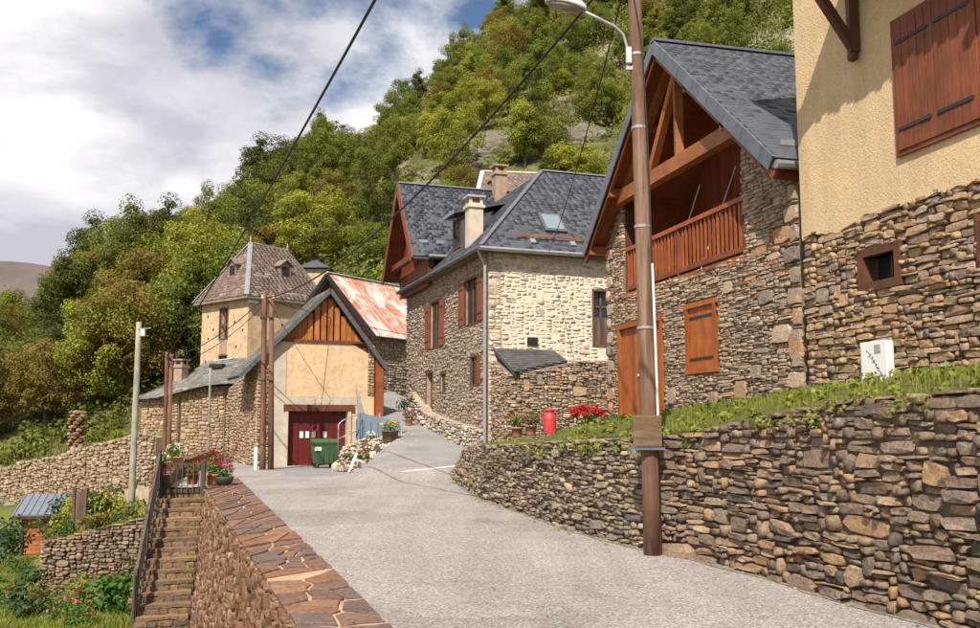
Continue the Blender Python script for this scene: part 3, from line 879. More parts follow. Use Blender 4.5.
for _ in range(200):
    u = r.uniform(RW.L * .45, RW.L * .97); v = r.random() ** 1.5 * .9
    p = bank_pt(u, v); a, _n = leafball(r, 22, r.uniform(.06, .16), .07, .7); vs.append(a + np.array([p.x, p.y, p.z + .05]))
for _ in range(70):                                   # trailing over the edge
    u = r.uniform(RW.L * .40, RW.L * .97); p = RW.P(u, rw_top(u) - r.uniform(0, .16), r.uniform(-.02, .10))
    a, _n = leafball(r, 20, r.uniform(.05, .13), .05, .8); vs.append(a + np.array(p))
o = bpy.data.objects.new('bank_weeds', quads_mesh('bank_weeds', np.concatenate(vs), M['grass'])); link(o)
tag(o, 'low leafy weeds trailing over the retaining wall', 'weeds', kind='stuff')
# ------------------------------------------------------------------ right dry stone retaining wall
r = random.Random(31)
t_rw = thing('retaining_wall', RW.P(RW.L * .5, ZR), 'tall dry stone retaining wall along the right of the road', 'wall')
mb = wall_slab(RW, [k * RW.L / 60 for k in range(61)] + RW.l, lambda u: -2.3, lambda u: rw_top(u) - .05, [], .30, out=-.045)
mb.build('wall_core', M['mortar_dark'], t_rw, fix=True)
def dense(u): return RW(u)[0].y
rects = []
ucut = [u for u in np.linspace(0, RW.L, 400) if RW(u)[0].y < 12.4][0]
a = pack(ucut, 2.2, (.10, .36), (.035, .105), r); rects += [(x, z, w, h) for x, z, w, h in a]
a = pack(RW.L - ucut, 2.4, (.10, .52), (.035, .13), r, big=.10); rects += [(x + ucut, z, w, h) for x, z, w, h in a]
rects = clip_rects(rects, top=lambda u: rw_top(min(u, RW.L)) + 1.75 + .02)
items = stone_items(RW, rects, -1.75, (.13, .21), r, gap=.005, protos=RUBBLE, tilt=5, out0=-.12, lean=.03)
far = [it for it in items if it[0][1][3] > 12.6]; near = [it for it in items if it[0][1][3] <= 12.6]
pieces('stone', 'small_stones', near, RUBBLE, M['dry_stone'], t_rw, 230, 9)
pieces('stone', 'far_stones', far, RUBBLE, M['grey_dry_stone'], t_rw, 70, 9)
# loose pebbles and grit along the foot
its = []
for _ in range(260):
    u = r.uniform(.5, RW.L); p = RW.P(u, ZR + .004, r.random() ** 2 * .28); s = r.uniform(.012, .045)
    p.z = road_z(p.x, p.y) + s * .2
    its.append((axes(p, (s, 0, 0), (0, s, 0), (0, 0, s * .6)), *BOULDERS[r.randrange(10)]))
o = join_pieces('fallen_grit', its, M['grey_dry_stone'], None); tag(o, 'grit and small stones fallen along the wall foot', 'gravel')
pts = []
for _ in range(900):
    u = r.uniform(1, RW.L); q = RW(u)[0]
    if noise.noise(Vector((u * .9, 0, 7))) < .12: continue
    p = RW.P(u, 0, .02 + r.random() ** 2 * .10); p.z = road_z(p.x, p.y); pts.append(p)
blades('foot_grass', pts, .03, .10, .006, M['grass'], r, 'sparse weeds in the joint between wall foot and road')

# ------------------------------------------------------------------ left parapet: garden-side face of on-edge stones, crazy-paved coping
r = random.Random(37)
t_lw = thing('parapet_wall', LW.P(LW.l[1] * .6, -4.4), 'reddish stone parapet wall below the road, with paved flat coping', 'wall')
def lw_bot(u): return -4.9
mb = MB(); uu_ = sorted(LW.l + [k for k in np.arange(1, LW.l[2], 1.0)])
for a_, b_ in zip(uu_, uu_[1:]):
    mb.prism([LW.P(a_ + 1e-4, -5.2, .44), LW.P(b_ - 1e-4, -5.2, .44), LW.P(b_ - 1e-4, -1.70, -.06), LW.P(a_ + 1e-4, -1.70, -.06)], LW.P((a_ + b_) / 2, 0, -.45) - LW.P((a_ + b_) / 2, 0, 0))
mb.build('wall_core', M['mortar_red'], t_lw, fix=True)
a = pack(LW.l[2], 3.2, (.03, .085), (.08, .24), r, big=.05, res=.02)
items = stone_items(LW, clip_rects(a, top=lambda u: 3.20), -4.9, (.09, .17), r, gap=.008, protos=RUBBLE, tilt=28, out0=.355, lean=.143)
pieces('stone', 'small_stones', items, RUBBLE, M['red_stone'], t_lw, 300, 8)
# coping bed
def cop(t, w):
    """t along 0 far .. 1 near (beyond 1 out of frame), w 0 garden edge .. 1 road edge"""
    a = LF + (LN - LF) * t; b = RF + (RN - RF) * t
    return a + (b - a) * w
TL = (L2 - LF).length / (LN - LF).length
mb = MB(); n = 40
for k in range(n + 1):
    t = -.012 + (TL + .012) * k / n; a, b = cop(t, 0.0), cop(t, 1.0)
    for q in (a, b):
        for z in (-1.715, -1.672): mb.v.append((q.x, q.y, z))
for k in range(n):
    i = 4 * k
    mb.f += [(i + 1, i + 3, i + 7, i + 5), (i, i + 1, i + 5, i + 4), (i + 2, i + 6, i + 7, i + 3)]
mb.f += [(0, 2, 3, 1), (4 * n, 4 * n + 1, 4 * n + 3, 4 * n + 2)]
bed = mb.build('coping_bed', M['coping_mortar'], t_lw)
# crazy paving cells by clipping half planes
LEN = (LN - LF).length
seeds = []
y = 0.0
while y < LEN * TL:
    row = r.choice((1, 2, 2, 3)); st = r.uniform(.26, .46)
    for k in range(row): seeds.append((((k + .5) / row + r.uniform(-.14, .14)) * .95, y + st / 2 + r.uniform(-.12, .12)))
    y += st
def cell(i, sd):
    cx, cy = sd[i]; poly = [(-.05, max(0, cy - 1)), (.97, max(0, cy - 1)), (.97, min(LEN * TL, cy + 1)), (-.05, min(LEN * TL, cy + 1))]
    for j, (x, y_) in enumerate(sd):
        if j == i or abs(y_ - cy) > 1.3: continue
        mx, my = (x + cx) / 2, (y_ + cy) / 2; dx, dy = x - cx, y_ - cy; out = []
        for (a, b), (c, d) in zip(poly, poly[1:] + poly[:1]):
            fa = (a - mx) * dx + (b - my) * dy; fb = (c - mx) * dx + (d - my) * dy
            if fa <= 0: out.append((a, b))
            if (fa < 0) != (fb < 0) and fa != fb:
                k = fa / (fa - fb); out.append((a + (c - a) * k, b + (d - b) * k))
        poly = out
        if len(poly) < 3: return []
    return poly
for i in range(len(seeds)):
    poly = cell(i, seeds)
    if len(poly) < 3 or r.random() < .02: continue
    cx = sum(p[0] for p in poly) / len(poly); cy = sum(p[1] for p in poly) / len(poly)
    # subdivide and roughen the outline, keep a mortar joint
    ring = []
    for (a, b), (c, d) in zip(poly, poly[1:] + poly[:1]):
        for k in (0, .5):
            x, y_ = a + (c - a) * k, b + (d - b) * k
            L_ = math.hypot(x - cx, y_ - cy); sh = max(.3, 1 - (.018 + r.uniform(0, .034)) / max(L_, .05))
            ring.append((cx + (x - cx) * sh, cy + (y_ - cy) * sh))
    mb = MB(); h = r.uniform(.010, .036); N = len(ring)
    def wp(x, y_, z):
        q = cop(y_ / LEN, x / .95); return (q.x, q.y, z)
    mb.v = [wp(x, y_, -1.672 - .01) for x, y_ in ring] + [wp(x, y_, -1.672 + h * .7) for x, y_ in ring] + \
           [wp(cx + (x - cx) * .93, cy + (y_ - cy) * .93, -1.672 + h + r.uniform(-.003, .003)) for x, y_ in ring]
    for k in range(N):
        j = (k + 1) % N; mb.f += [(k, j, N + j, N + k), (N + k, N + j, 2 * N + j, 2 * N + k)]
    mb.f.append(tuple(range(2 * N, 3 * N)))
    mb.build('coping_slab', M['coping'], t_lw, fix=True)

# ------------------------------------------------------------------ stone stairs down to the garden
sT = Vector((LF.x, LF.y, 0)); ld3 = Vector((ldir.x, ldir.y, 0)); ln3 = Vector((ldir.y, -ldir.x, 0))   # ln3: towards the garden
t_st = thing('stone_stairs', sT + ln3 * .6 + Vector((0, 0, -4.4)), 'steep weathered stone stairs down to the garden beside the parapet', 'stairs')
NS, RUN, RISE, BT = 12, .275, .196, .031
r = random.Random(41)
mb = MB()
prof = []
for k in range(NS):
    a = .15 + k * RUN; z = -1.90 - k * RISE
    c0 = sT + ld3 * (a + RUN * .55) + ln3 * (.60 + BT * k)
    mb.box(c0 + Vector((0, 0, (z - .10 + -5.0) / 2)), ld3 * RUN * 1.1, ln3 * 1.02, Vector((0, 0, z - .10 + 5.0)))
mb.build('stair_core', M['mortar_red'], t_st)
for k in range(NS):
    a = .15 + k * RUN; z = -1.90 - k * RISE
    st = MB(); w = 1.06 + r.uniform(-.03, .03); n_ = 6
    top = []
    for i in range(n_ + 1):
        x = (i / n_ - .5) * w + .62
        top.append((x, a - .02 + r.uniform(-.015, .015), a + RUN + .035 + r.uniform(-.03, .02), z + r.uniform(-.012, .012)))
    vs = []
    for x, f0, f1, zz in top:
        for q, zq in ((f0, zz), (f1, zz - .01), (f1 - .01, zz - .085 + r.uniform(-.015, .015)), (f0, zz - .09)):
            vs.append(sT + ln3 * (x + BT * k) + ld3 * q + Vector((0, 0, zq)))
    fs = []
    for i in range(n_):
        for q in range(4): fs.append((4 * i + q, 4 * i + (q + 1) % 4, 4 * i + 4 + (q + 1) % 4, 4 * i + 4 + q))
    fs += [(3, 2, 1, 0), tuple(4 * n_ + q for q in range(4))]
    st.add(vs, fs); so = st.build('step', M['step_stone'], t_st, fix=True)
    # stones of the riser
    x = .12
    while x < 1.1:
        w_ = r.uniform(.16, .36); 
        c = sT + ln3 * (x + w_ / 2 + BT * k) + ld3 * (a + RUN * 1.0) + Vector((0, 0, z - .15))
        items = (axes(c, ln3 * (w_ - .015), ld3 * .055, Vector((0, 0, .115))), r.randrange(len(STONES)))
        key = (id(STONES), items[1], 'step_stone')
        if key not in _pm:
            me = bpy.data.meshes.new('riser_stone'); me.from_pydata([tuple(v) for v in STONES[items[1]][0]], [], STONES[items[1]][1]); me.materials.append(M['step_stone']); _pm[key] = me
        link(bpy.data.objects.new('riser_stone', _pm[key]), so, items[0])
        x += w_
pts = []
for _ in range(700):
    k = r.randrange(NS); x = r.choice((r.uniform(.12, .3), r.uniform(.12, 1.1))); 
    pts.append(sT + ln3 * (x + BT * k) + ld3 * (.15 + k * RUN + r.uniform(.0, .10)) + Vector((0, 0, -1.90 - k * RISE)))
blades('stair_weeds', pts, .03, .13, .008, M['grass'], r, 'small weeds growing in the joints of the stairs')
# iron and timber handrail on the open side
t_hr = thing('stair_handrail', sT + ln3 * 1.15 + ld3 * 3.3 + Vector((0, 0, -4.4)), 'dark weathered handrail with bars on the open side of the stairs', 'railing')
def stp(k, dz): return sT + ln3 * (1.16 + BT * k) + ld3 * (.15 + (k + .5) * RUN) + Vector((0, 0, -1.90 - k * RISE + dz))
beam('top_rail', M['gate_wood'], t_hr, stp(-.6, .98), stp(NS - .6, .95), .06, .09)
beam('bottom_rail', M['gate_wood'], t_hr, stp(-.6, .16), stp(NS - .6, .13), .05, .06)
for k in np.arange(0, NS, .72): beam('baluster', M['iron'], t_hr, stp(k, .12), stp(k, .96), .028, .028, up=(1, 0, 0))
for k in (-.5, NS / 2, NS - .7): beam('post', M['gate_wood'], t_hr, stp(k, -.35), stp(k, 1.05), .085, .085, up=(1, 0, 0))
# wooden gate at the head of the stairs
t_g = thing('stair_gate', sT + ln3 * .6 + Vector((0, 0, -1.9)), 'small dark wooden slat gate closing the head of the stairs', 'gate')
g0 = sT - ld3 * .02
zb, zt_ = -1.82, -1.06
for x in (.10, 1.10): beam('gate_post', M['gate_wood'], t_g, g0 + ln3 * x + Vector((0, 0, zb - .55)), g0 + ln3 * x + Vector((0, 0, zt_ + .05)), .10, .10, up=(1, 0, 0))
for z in (zt_ - .05, zb + .08): beam('rail', M['gate_wood'], t_g, g0 + ln3 * .15 + Vector((0, 0, z)), g0 + ln3 * 1.05 + Vector((0, 0, z)), .05, .09)
for k in range(7):
    x = .20 + k * .133; c = g0 + ln3 * x + ld3 * .036
    beam('slat', M['gate_wood'], t_g, c + Vector((0, 0, zb + .02)), c + Vector((0, 0, zt_ - .01)), .022, .062, up=tuple(ld3))

# ------------------------------------------------------------------ yard wall from the gate back to the barn
YW = Path([sT.xy + ln3.xy * 1.3 - ldir * .10, (-11.1, 33.0), (-13.6, 45.0)], out=-1)
r = random.Random(43)
t_yw = thing('yard_wall', YW.P(3, -4.4), 'low stone yard wall behind the stair gate, under the flower pots', 'wall')
wall_slab(YW, YW.l + list(np.arange(1, YW.L, 1.5)), lambda u: -5.6, lambda u: -1.42, [], .35, out=-.05).build('wall_core', M['mortar_red'], t_yw, fix=True)
items = stone_items(YW, clip_rects(pack(YW.L, 4.1, (.12, .34), (.08, .2), r), top=lambda u: 4.06), -5.45, (.08, .15), r, out0=-.06, protos=RUBBLE, tilt=8)
pieces('stone', 'small_stones', items, RUBBLE, M['red_stone'], t_yw, 120, 8)
for k in range(26):
    u = .1 + k * .42
    if u < YW.L - .3: block('coping_slab', M['coping'], t_yw, YW.P(u + .2, -1.385, -.18), Vector((*YW(u)[1], 0)) * .40, Vector((*YW(u)[2], 0)) * .46, Vector((0, 0, .06)))
# landing between road and gate
lz = MB(); q = sT + ln3 * .6 - ld3 * .0
lz.box(q + Vector((0, 0, -1.95)) - ld3 * .7, ln3 * 1.5, ld3 * 1.35, Vector((0, 0, .40)))
lo = lz.build('stair_landing', M['coping'], None, False, 'structure'); tag(lo, 'stone landing at the head of the stairs behind the gate', 'landing')
# ------------------------------------------------------------------ helpers for openings
def V3(v, z=0.0): return Vector((v.x, v.y, z))
def casing(name, parent, path, hole, m, fw=.09, proud=.04, depth=.16, sill=True, ears=0.0):
    """a timber frame of four members round an opening; returns the part"""
    a, b, c, d = hole
    mb = MB(); q, t, n = path((a + b) / 2); T = V3(t); N = V3(n); U = Vector((0, 0, 1))
    dd = proud + depth; off = (proud - depth) / 2
    def mem(u0, u1, z0, z1):
        mb.box(path.P((u0 + u1) / 2, (z0 + z1) / 2, off), T * (u1 - u0), N * dd, U * (z1 - z0))
    mem(a - fw - ears, b + fw + ears, d, d + fw)
    if sill: mem(a - fw - ears, b + fw + ears, c - fw, c)
    zl = c if sill else c
    mem(a - fw, a, zl, d); mem(b, b + fw, zl, d)
    return mb.build(name, m, parent)
def pane(parent, path, hole, out, m, name='pane', th=.02):
    a, b, c, d = hole; q, t, n = path((a + b) / 2)
    return block(name, m, parent, path.P((a + b) / 2, (c + d) / 2, out), V3(t) * (b - a), V3(n) * th, Vector((0, 0, d - c)))
def planks(parent, path, hole, out, m, n, name='plank', th=.03, gap=.008, jit=.004, r=rng):
    a, b, c, d = hole; w = (b - a) / n
    for k in range(n):
        u = a + (k + .5) * w; q, t, nn = path(u)
        block(name, m, parent, path.P(u, (c + d) / 2, out + r.uniform(-jit, jit)), V3(t) * (w - gap), V3(nn) * th, Vector((0, 0, d - c)))
def shutter(parent, path, hole, out, m, n=4, hinge=True):
    """a boarded shutter leaf: backing part with planks and iron straps as sub-parts"""
    a, b, c, d = hole
    leaf = pane(parent, path, (a + .004, b - .004, c + .004, d - .004), out, m, 'shutter', .02)
    planks(leaf, path, (a, b, c, d), out + .022, m, n, th=.022)
    if hinge:
        for z in (c + .16 * (d - c), d - .16 * (d - c)):
            pane(leaf, path, (a + .03, b - .08, z - .022, z + .022), out + .040, M['iron'], 'strap_hinge', .012)
    return leaf

# ------------------------------------------------------------------ chalet with loggia
r = random.Random(51)
ch = thing('chalet', PS(8.5, 17.2, 0), 'stone chalet with open timber loggia in its slate-roofed gable', 'house')
CP = Path([PS(8.5, 21.3).xy, PS(8.5, 13.0).xy], out=1)
cu = lambda s: 21.3 - s
SM, ZU, SL = 17.3, 7.70, .847
zu = lambda s: ZU - SL * abs(s - SM)
ctop = lambda u: zu(21.3 - u) - .01
c_door = (cu(20.48), cu(18.25), -.1, 2.12); c_win = (cu(16.92), cu(15.86), 1.0, 2.2); c_log = (cu(20.15), cu(14.75), 2.95, 9.0)
holes = [c_door, c_win, c_log]
wall = wall_slab(CP, [0, cu(SM), CP.L], lambda u: -1.2, ctop, holes, .45, out=-.02).build('wall', M['mortar_grey'], ch, fix=True)
a = pack(CP.L, 7.2, (.12, .50), (.03, .09), r, big=.06, res=.025)
a = clip_rects([(x, z - .5, w, h) for x, z, w, h in a], holes=[(p - .13, q + .13, c - .12, d + .13) if k < 2 else (p - .02, q + .02, c - .02, d) for k, (p, q, c, d) in enumerate(holes)], top=ctop, mn=.02)
# quoins and some large squared stones
big = []
for z in np.arange(-.2, 4.0, .34):
    for e, sgn in ((0.0, 1), (CP.L, -1)):
        w = .42 if int(z * 3) % 2 else .26
        big.append((e if sgn > 0 else e - w, z, w, .30))
for s_, z_, w_, h_ in ((14.3, 1.95, .5, .26), (13.9, 1.25, .62, .32), (13.4, .95, .42, .36), (15.2, .35, .45, .36), (14.85, 3.0, .22, .62), (20.3, 3.0, .22, .70), (15.5, 2.3, .36, .25), (17.9, .3, .34, .4), (14.6, .7, .34, .26), (16.2, .25, .4, .3), (13.75, 2.9, .5, .3)):
    big.append((cu(s_), z_, w_, h_))
big = [b for b in big if not any(b[0] < q + .14 and b[0] + b[2] > p - .14 and b[1] < d + .14 and b[1] + b[3] > c - .14 for p, q, c, d in holes[:2])]
def off_big(x, z, w, h): return not any(x < X + W_ and x + w > X and z < Z + H_ and z + h > Z for X, Z, W_, H_ in big)
a = clip_rects(a, holes=[(x, x + w, z, z + h) for x, z, w, h in big], mn=.02)
big = [b for b in big if not any(b[0] < q and b[0] + b[2] > p and b[1] < d and b[1] + b[3] > c for p, q, c, d in holes) and b[1] + b[3] < ctop(b[0] + b[2] / 2)]
items = stone_items(CP, a, 0.0, (.06, .10), r, gap=.004, out0=-.05, tilt=2.0)
bigi = stone_items(CP, big, 0.0, (.085, .12), r, gap=.012, out0=-.05, tilt=1.0)
pieces('stone', 'small_stones', items + bigi, STONES, M['chalet_stone'], wall, 300, 8)
# side and rear walls
sb = MB()
for s_, th in ((21.28, -.4), (13.02, .4)):
    sb.prism([PS(8.9, s_, -1.2), PS(15.5, s_, -1.2), PS(15.5, s_, 4.0), PS(8.9, s_, 4.0)], V3(D1 * th))
sb.prism([PS(15.5, 21.2, -1.2), PS(15.5, 13.1, -1.2), PS(15.5, 13.1, 4.0), PS(15.5, SM, 7.6), PS(15.5, 21.2, 4.0)], V3(D2 * .3))
sb.build('rear_walls', M['mortar_grey'], ch)
# loggia
lf = MB(); lf.box(PS(9.35, 17.45, 2.86), V3(D2) * 1.75, V3(D1) * 5.5, Vector((0, 0, .14))); lf.build('loggia_floor', M['larch_beam'], ch)
LBK = Path([PS(10.2, 20.15).xy, PS(10.2, 14.75).xy], out=1)
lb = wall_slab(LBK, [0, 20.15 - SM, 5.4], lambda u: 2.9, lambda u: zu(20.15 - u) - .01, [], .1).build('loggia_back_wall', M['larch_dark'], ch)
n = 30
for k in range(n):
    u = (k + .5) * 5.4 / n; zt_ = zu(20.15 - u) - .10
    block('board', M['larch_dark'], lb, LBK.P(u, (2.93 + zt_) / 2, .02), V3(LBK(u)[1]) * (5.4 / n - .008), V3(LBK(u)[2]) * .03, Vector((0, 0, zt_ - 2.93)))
shutter(ch, LBK, (20.15 - 16.5, 20.15 - 15.3, 2.96, 4.85), .06, M['shutter_red'], 6)
shutter(ch, LBK, (20.15 - 18.9, 20.15 - 17.8, 2.96, 4.85), .06, M['shutter_red'], 6)
for s_ in (20.15, 14.75):
    sd_ = -1 if s_ > 17 else 1
    mb = MB(); mb.prism([PS(8.52, s_, 2.95), PS(10.2, s_, 2.95), PS(10.2, s_, zu(s_) - .02), PS(8.52, s_, zu(s_) - .02)], V3(D1) * .05 * (-sd_)); mb.build('loggia_side', M['larch_dark'], ch)
# truss and railing
tie_z = 5.20
beam('tie_beam', M['larch_beam'], ch, PS(8.38, 20.1, tie_z), PS(8.38, 14.45, tie_z), .22, .30)
beam('king_post', M['larch_beam'], ch, PS(8.40, 17.0, tie_z + .15), PS(8.40, 17.0, zu(17.0) - .05), .17, .17, up=(1, 0, 0))
beam('strut', M['larch_beam'], ch, PS(8.42, 18.45, tie_z + .15), PS(8.42, 17.12, 7.1), .15, .17)
beam('inner_rafter', M['larch_beam'], ch, PS(8.42, 17.3, 7.55), PS(8.42, 20.3, zu(20.3) - .14), .16, .18)
rl = beam('handrail', M['larch_rail'], ch, PS(8.56, 20.15, 3.98), PS(8.56, 14.75, 3.98), .10, .09)
beam('bottom_rail', M['larch_dark'], ch, PS(8.56, 20.15, 3.06), PS(8.56, 14.75, 3.06), .07, .10)
k = 20.06
while k > 14.8:
    block('baluster', M['larch_rail'], ch, PS(8.56, k, 3.525), V3(D1) * .070, V3(D2) * .026, Vector((0, 0, .86)))
    k -= .165
for s_ in (20.1, 17.45, 14.8): beam('railing_post', M['larch_dark'], ch, PS(8.58, s_, 2.96), PS(8.58, s_, 3.96), .10, .10, up=(1, 0, 0))
# two slim washing-line props leaning in the loggia
for s0, s1 in ((18.35, 18.05), (16.9, 16.5)):
    mb = MB(); mb.tube([PS(8.75, s0, 2.96), PS(9.4, s1, 5.1)], .014, 6); mb.build('prop_pole', M['white_zinc'], ch)
# roof
PF, PB = 8.02, 15.9
RZ, RSE = ZU + .02, (12.93, 21.62)
def roof_poly(s0, s1, up): return [PS(PF, s0, zu(s0) + up), PS(PB, s0, zu(s0) + up), PS(PB, s1, zu(s1) + up), PS(PF, s1, zu(s1) + up)]
rf = MB()
for s0, s1 in ((RSE[0], SM), (SM, RSE[1])): rf.prism(roof_poly(s0, s1, .03), (0, 0, .16))
roof = rf.build('roof', M['slate'], ch)
sf = MB()
for s0, s1 in ((RSE[0], SM), (SM, RSE[1])): sf.prism([p + Vector((0, 0, 0)) for p in roof_poly(s0, s1, 0.0)], (0, 0, .028))
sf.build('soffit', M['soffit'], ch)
ln_ = math.hypot(1, SL); ewr = (V3(D1) + Vector((0, 0, SL))) / ln_
O = PS(PF - .03, RSE[0] - .04, zu(RSE[0]) + .19 - .03)
items = slate_items(O, V3(D2), ewr, [(0, 0), (PB - PF, 0), (PB - PF, (SM - RSE[0] + .04) * ln_), (0, (SM - RSE[0] + .04) * ln_)], .22, .135, r, th=.0045)
pieces('slate', 'far_slates', items, SLATES, M['slate'], roof, 300, 7)
items = slate_items(PS(PF - .03, RSE[1] + .04, zu(RSE[1]) + .16), V3(D2), (V3(-D1) + Vector((0, 0, SL))) / ln_, [(0, 0), (PB - PF, 0), (PB - PF, (RSE[1] - SM + .04) * ln_), (0, (RSE[1] - SM + .04) * ln_)], .24, .16, r, th=.0045)
pieces('slate', 'rear_slates', items, SLATES, M['slate'], roof, 0)
beam('ridge_cap', M['slate_edge'], ch, PS(PF - .04, SM, RZ + .19), PS(PB, SM, RZ + .19), .22, .05)
for sgn, se in ((-1, RSE[0]), (1, RSE[1])):
    n = 15; Lr = abs(se - SM)
    for k in range(n):
        s0, s1 = SM + sgn * Lr * k / n, SM + sgn * Lr * (k + 1) / n
        a_, b_ = PS(PF - .03, s0, zu(s0) + .085), PS(PF - .03, s1, zu(s1) + .085)
        d_ = (b_ - a_); up_ = V3(D2).cross(d_).normalized(); up_ = up_ if up_.z > 0 else -up_
        block('verge_slate', M['slate_edge'], roof, (a_ + b_) / 2, d_ * .99, V3(D2) * (.03 + .008 * (k % 2)), up_ * .25)
    beam('barge_board', M['larch_dark'], ch, PS(PF + .05, SM, zu(SM) - .10), PS(PF + .05, se, zu(se) - .10), .06, .16)
    for fr in (.30, .62, .93):
        s_ = SM + sgn * Lr * fr; beam('purlin', M['larch_beam'], ch, PS(PF + .02, s_, zu(s_) - .14), PS(8.9, s_, zu(s_) - .14), .16, .2)
gt = MB(); gt.tube([PS(PF, RSE[0] - .10, zu(RSE[0]) + .05), PS(15.5, RSE[0] - .10, zu(RSE[0]) + .05)], .075, 8); gt.build('gutter', M['zinc'], ch)
fb = MB(); fb.box(PS(11.9, RSE[0] + .05, zu(RSE[0]) - .07), V3(D2) * 7.6, V3(D1) * .05, Vector((0, 0, .18))); fb.build('fascia', M['larch_dark'], ch)
for p_ in (8.55, 9.0): block('snow_hook', M['galv'], roof, PS(p_, RSE[0] + .35, zu(RSE[0] + .35) + .27), V3(D2) * .30, V3(D1) * .03, Vector((0, 0, .10)))
# door and window
casing('door_frame', ch, CP, c_door, M['larch'], .12, .05, .25, sill=False, ears=.10)
for k, (a_, b_) in enumerate(((c_door[0], (c_door[0] + c_door[1]) / 2), ((c_door[0] + c_door[1]) / 2, c_door[1]))):
    dl = pane(ch, CP, (a_ + .01, b_ - .01, -.02, 2.12), -.08, M['larch'], 'door_leaf', .04)
    planks(dl, CP, (a_ + .01, b_ - .01, -.02, 2.12), -.045, M['larch'], 6, th=.03)
    if k == 0: pane(dl, CP, (b_ - .16, b_ - .08, .98, 1.03), -.01, M['white_zinc'], 'handle', .05)
casing('window_frame', ch, CP, c_win, M['larch'], .10, .06, .2, ears=.06)
shutter(ch, CP, c_win, -.02, M['larch'], 6)

# ------------------------------------------------------------------ tan rendered house, nearest on the right
r = random.Random(57)
th_ = thing('rendered_house', PS(8.27, 8.5, .5), 'tan roughcast house over rubble stone, closest house at the right', 'house')
TP = Path([PS(8.27, 12.5).xy, PS(8.27, -3.0).xy], out=1); tu = lambda s: 12.5 - s
t_win = (tu(11.06), tu(10.42), 1.88, 2.24); t_w2 = (tu(8.86), tu(8.3), 1.95, 2.32)
holes = [t_win, t_w2]
tw = wall_slab(TP, [0, TP.L], lambda u: -.6, lambda u: 8.2, holes, .5, out=-.05).build('wall', M['mortar_tan'], th_, fix=True)
rag = lambda u: 2.80 + .09 * noise.noise(Vector((u * 1.7, 1, 0))) + .05 * noise.noise(Vector((u * 6, 2, 0))) - (.05 if u < 1.5 else 0)
a = pack(TP.L, 2.7, (.12, .52), (.045, .135), r, big=.07)
a = clip_rects([(x, z + .2, w, h) for x, z, w, h in a], holes=[(p - .09, q + .09, c - .09, d + .09) for p, q, c, d in holes], top=lambda u: rag(u) + .06)
items = stone_items(TP, a, 0.0, (.09, .15), r, gap=.005, out0=-.07, tilt=4, protos=STONES)
pieces('stone', 'small_stones', items, STONES, M['tan_stone'], tw, 300, 8)
pl = wall_slab(TP, list(np.arange(0, TP.L, .06)) + [TP.L], rag, lambda u: 8.2, [], .06, out=.055).build('roughcast', M['tan_plaster'], tw, fix=True)
mb = MB(); mb.prism([PS(8.5, 12.52, -.6), PS(16, 12.52, -.6), PS(16, 12.52, 8.2), PS(8.5, 12.52, 8.2)], V3(D1) * .02)
mb.prism([PS(8.8, 12.49, -.6), PS(16, 12.49, -.6), PS(16, 12.49, 8.2), PS(8.8, 12.49, 8.2)], V3(-D1) * .4)
mb.build('side_wall', M['tan_plaster'], th_)
# window
casing('window_frame', th_, TP, t_win, M['frame_brown'], .12, .06, .2)
pane(th_, TP, t_win, -.20, M['glass'], 'window_pane'); pane(th_, TP, ((t_win[0] + t_win[1]) / 2 - .015, (t_win[0] + t_win[1]) / 2 + .015, t_win[2], t_win[3]), -.17, M['frame_brown'], 'mullion', .03)
casing('window_frame', th_, TP, t_w2, M['frame_brown'], .12, .06, .2); pane(th_, TP, t_w2, -.20, M['glass'], 'window_pane')
# big shutters
z0, z1 = 3.50, 5.22
s0, s1 = 10.14, 8.72
fr = casing('shutter_frame', th_, TP, (tu(s0), tu(s1), z0, z1), M['shutter_red'], .07, .10, .05)
sm = (s0 + s1) / 2
shutter(th_, TP, (tu(s0), tu(sm), z0, z1), .085, M['shutter_red'], 5); shutter(th_, TP, (tu(sm), tu(s1), z0, z1), .085, M['shutter_red'], 5)
# wooden gallery over the wall: joists, deck, notched fringe, bracket
gal = MB(); gal.box(PS(7.85, 7.0, 6.50), V3(D2) * .95, V3(D1) * 8.0, Vector((0, 0, .10))); gal.build('gallery_deck', M['frame_brown'], th_)
for s_ in (10.9, 9.4, 7.9, 6.4):
    beam('joist', M['frame_brown'], th_, PS(7.36, s_, 6.38), PS(8.3, s_, 6.38), .14, .16)
k = 10.98; i = 0
while k > 3.2:
    hh = (.20, .12, .16)[i % 3]
    block('fringe_board', M['frame_brown'], th_, PS(7.39, k, 6.52 - hh / 2), V3(D1) * .13, V3(D2) * .025, Vector((0, 0, hh + .12))); k -= .155; i += 1
for s_ in (10.95, 7.4):
    beam('bracket_post', M['frame_brown'], th_, PS(8.14, s_, 5.15), PS(8.14, s_, 6.40), .13, .13, up=(1, 0, 0))
    beam('bracket_arm', M['frame_brown'], th_, PS(8.2, s_, 6.27), PS(7.30, s_, 6.27), .12, .13)
    beam('bracket_strut', M['frame_brown'], th_, PS(8.12, s_, 5.25), PS(7.42, s_, 6.22), .11, .12)
    mb = MB(); mb.lathe(PS(8.12, s_, 5.02), [(.02, 0), (.07, .03), (.075, .10), (.05, .15)], 10); mb.build('bracket_knob', M['frame_brown'], th_)
rt = MB(); rt.prism([PS(7.7, -3.4, 8.1), PS(7.7, 12.9, 8.1), PS(12.5, 12.9, 11.6), PS(12.5, -3.4, 11.6)], (0, 0, .2)); rt.build('roof', M['slate'], th_)

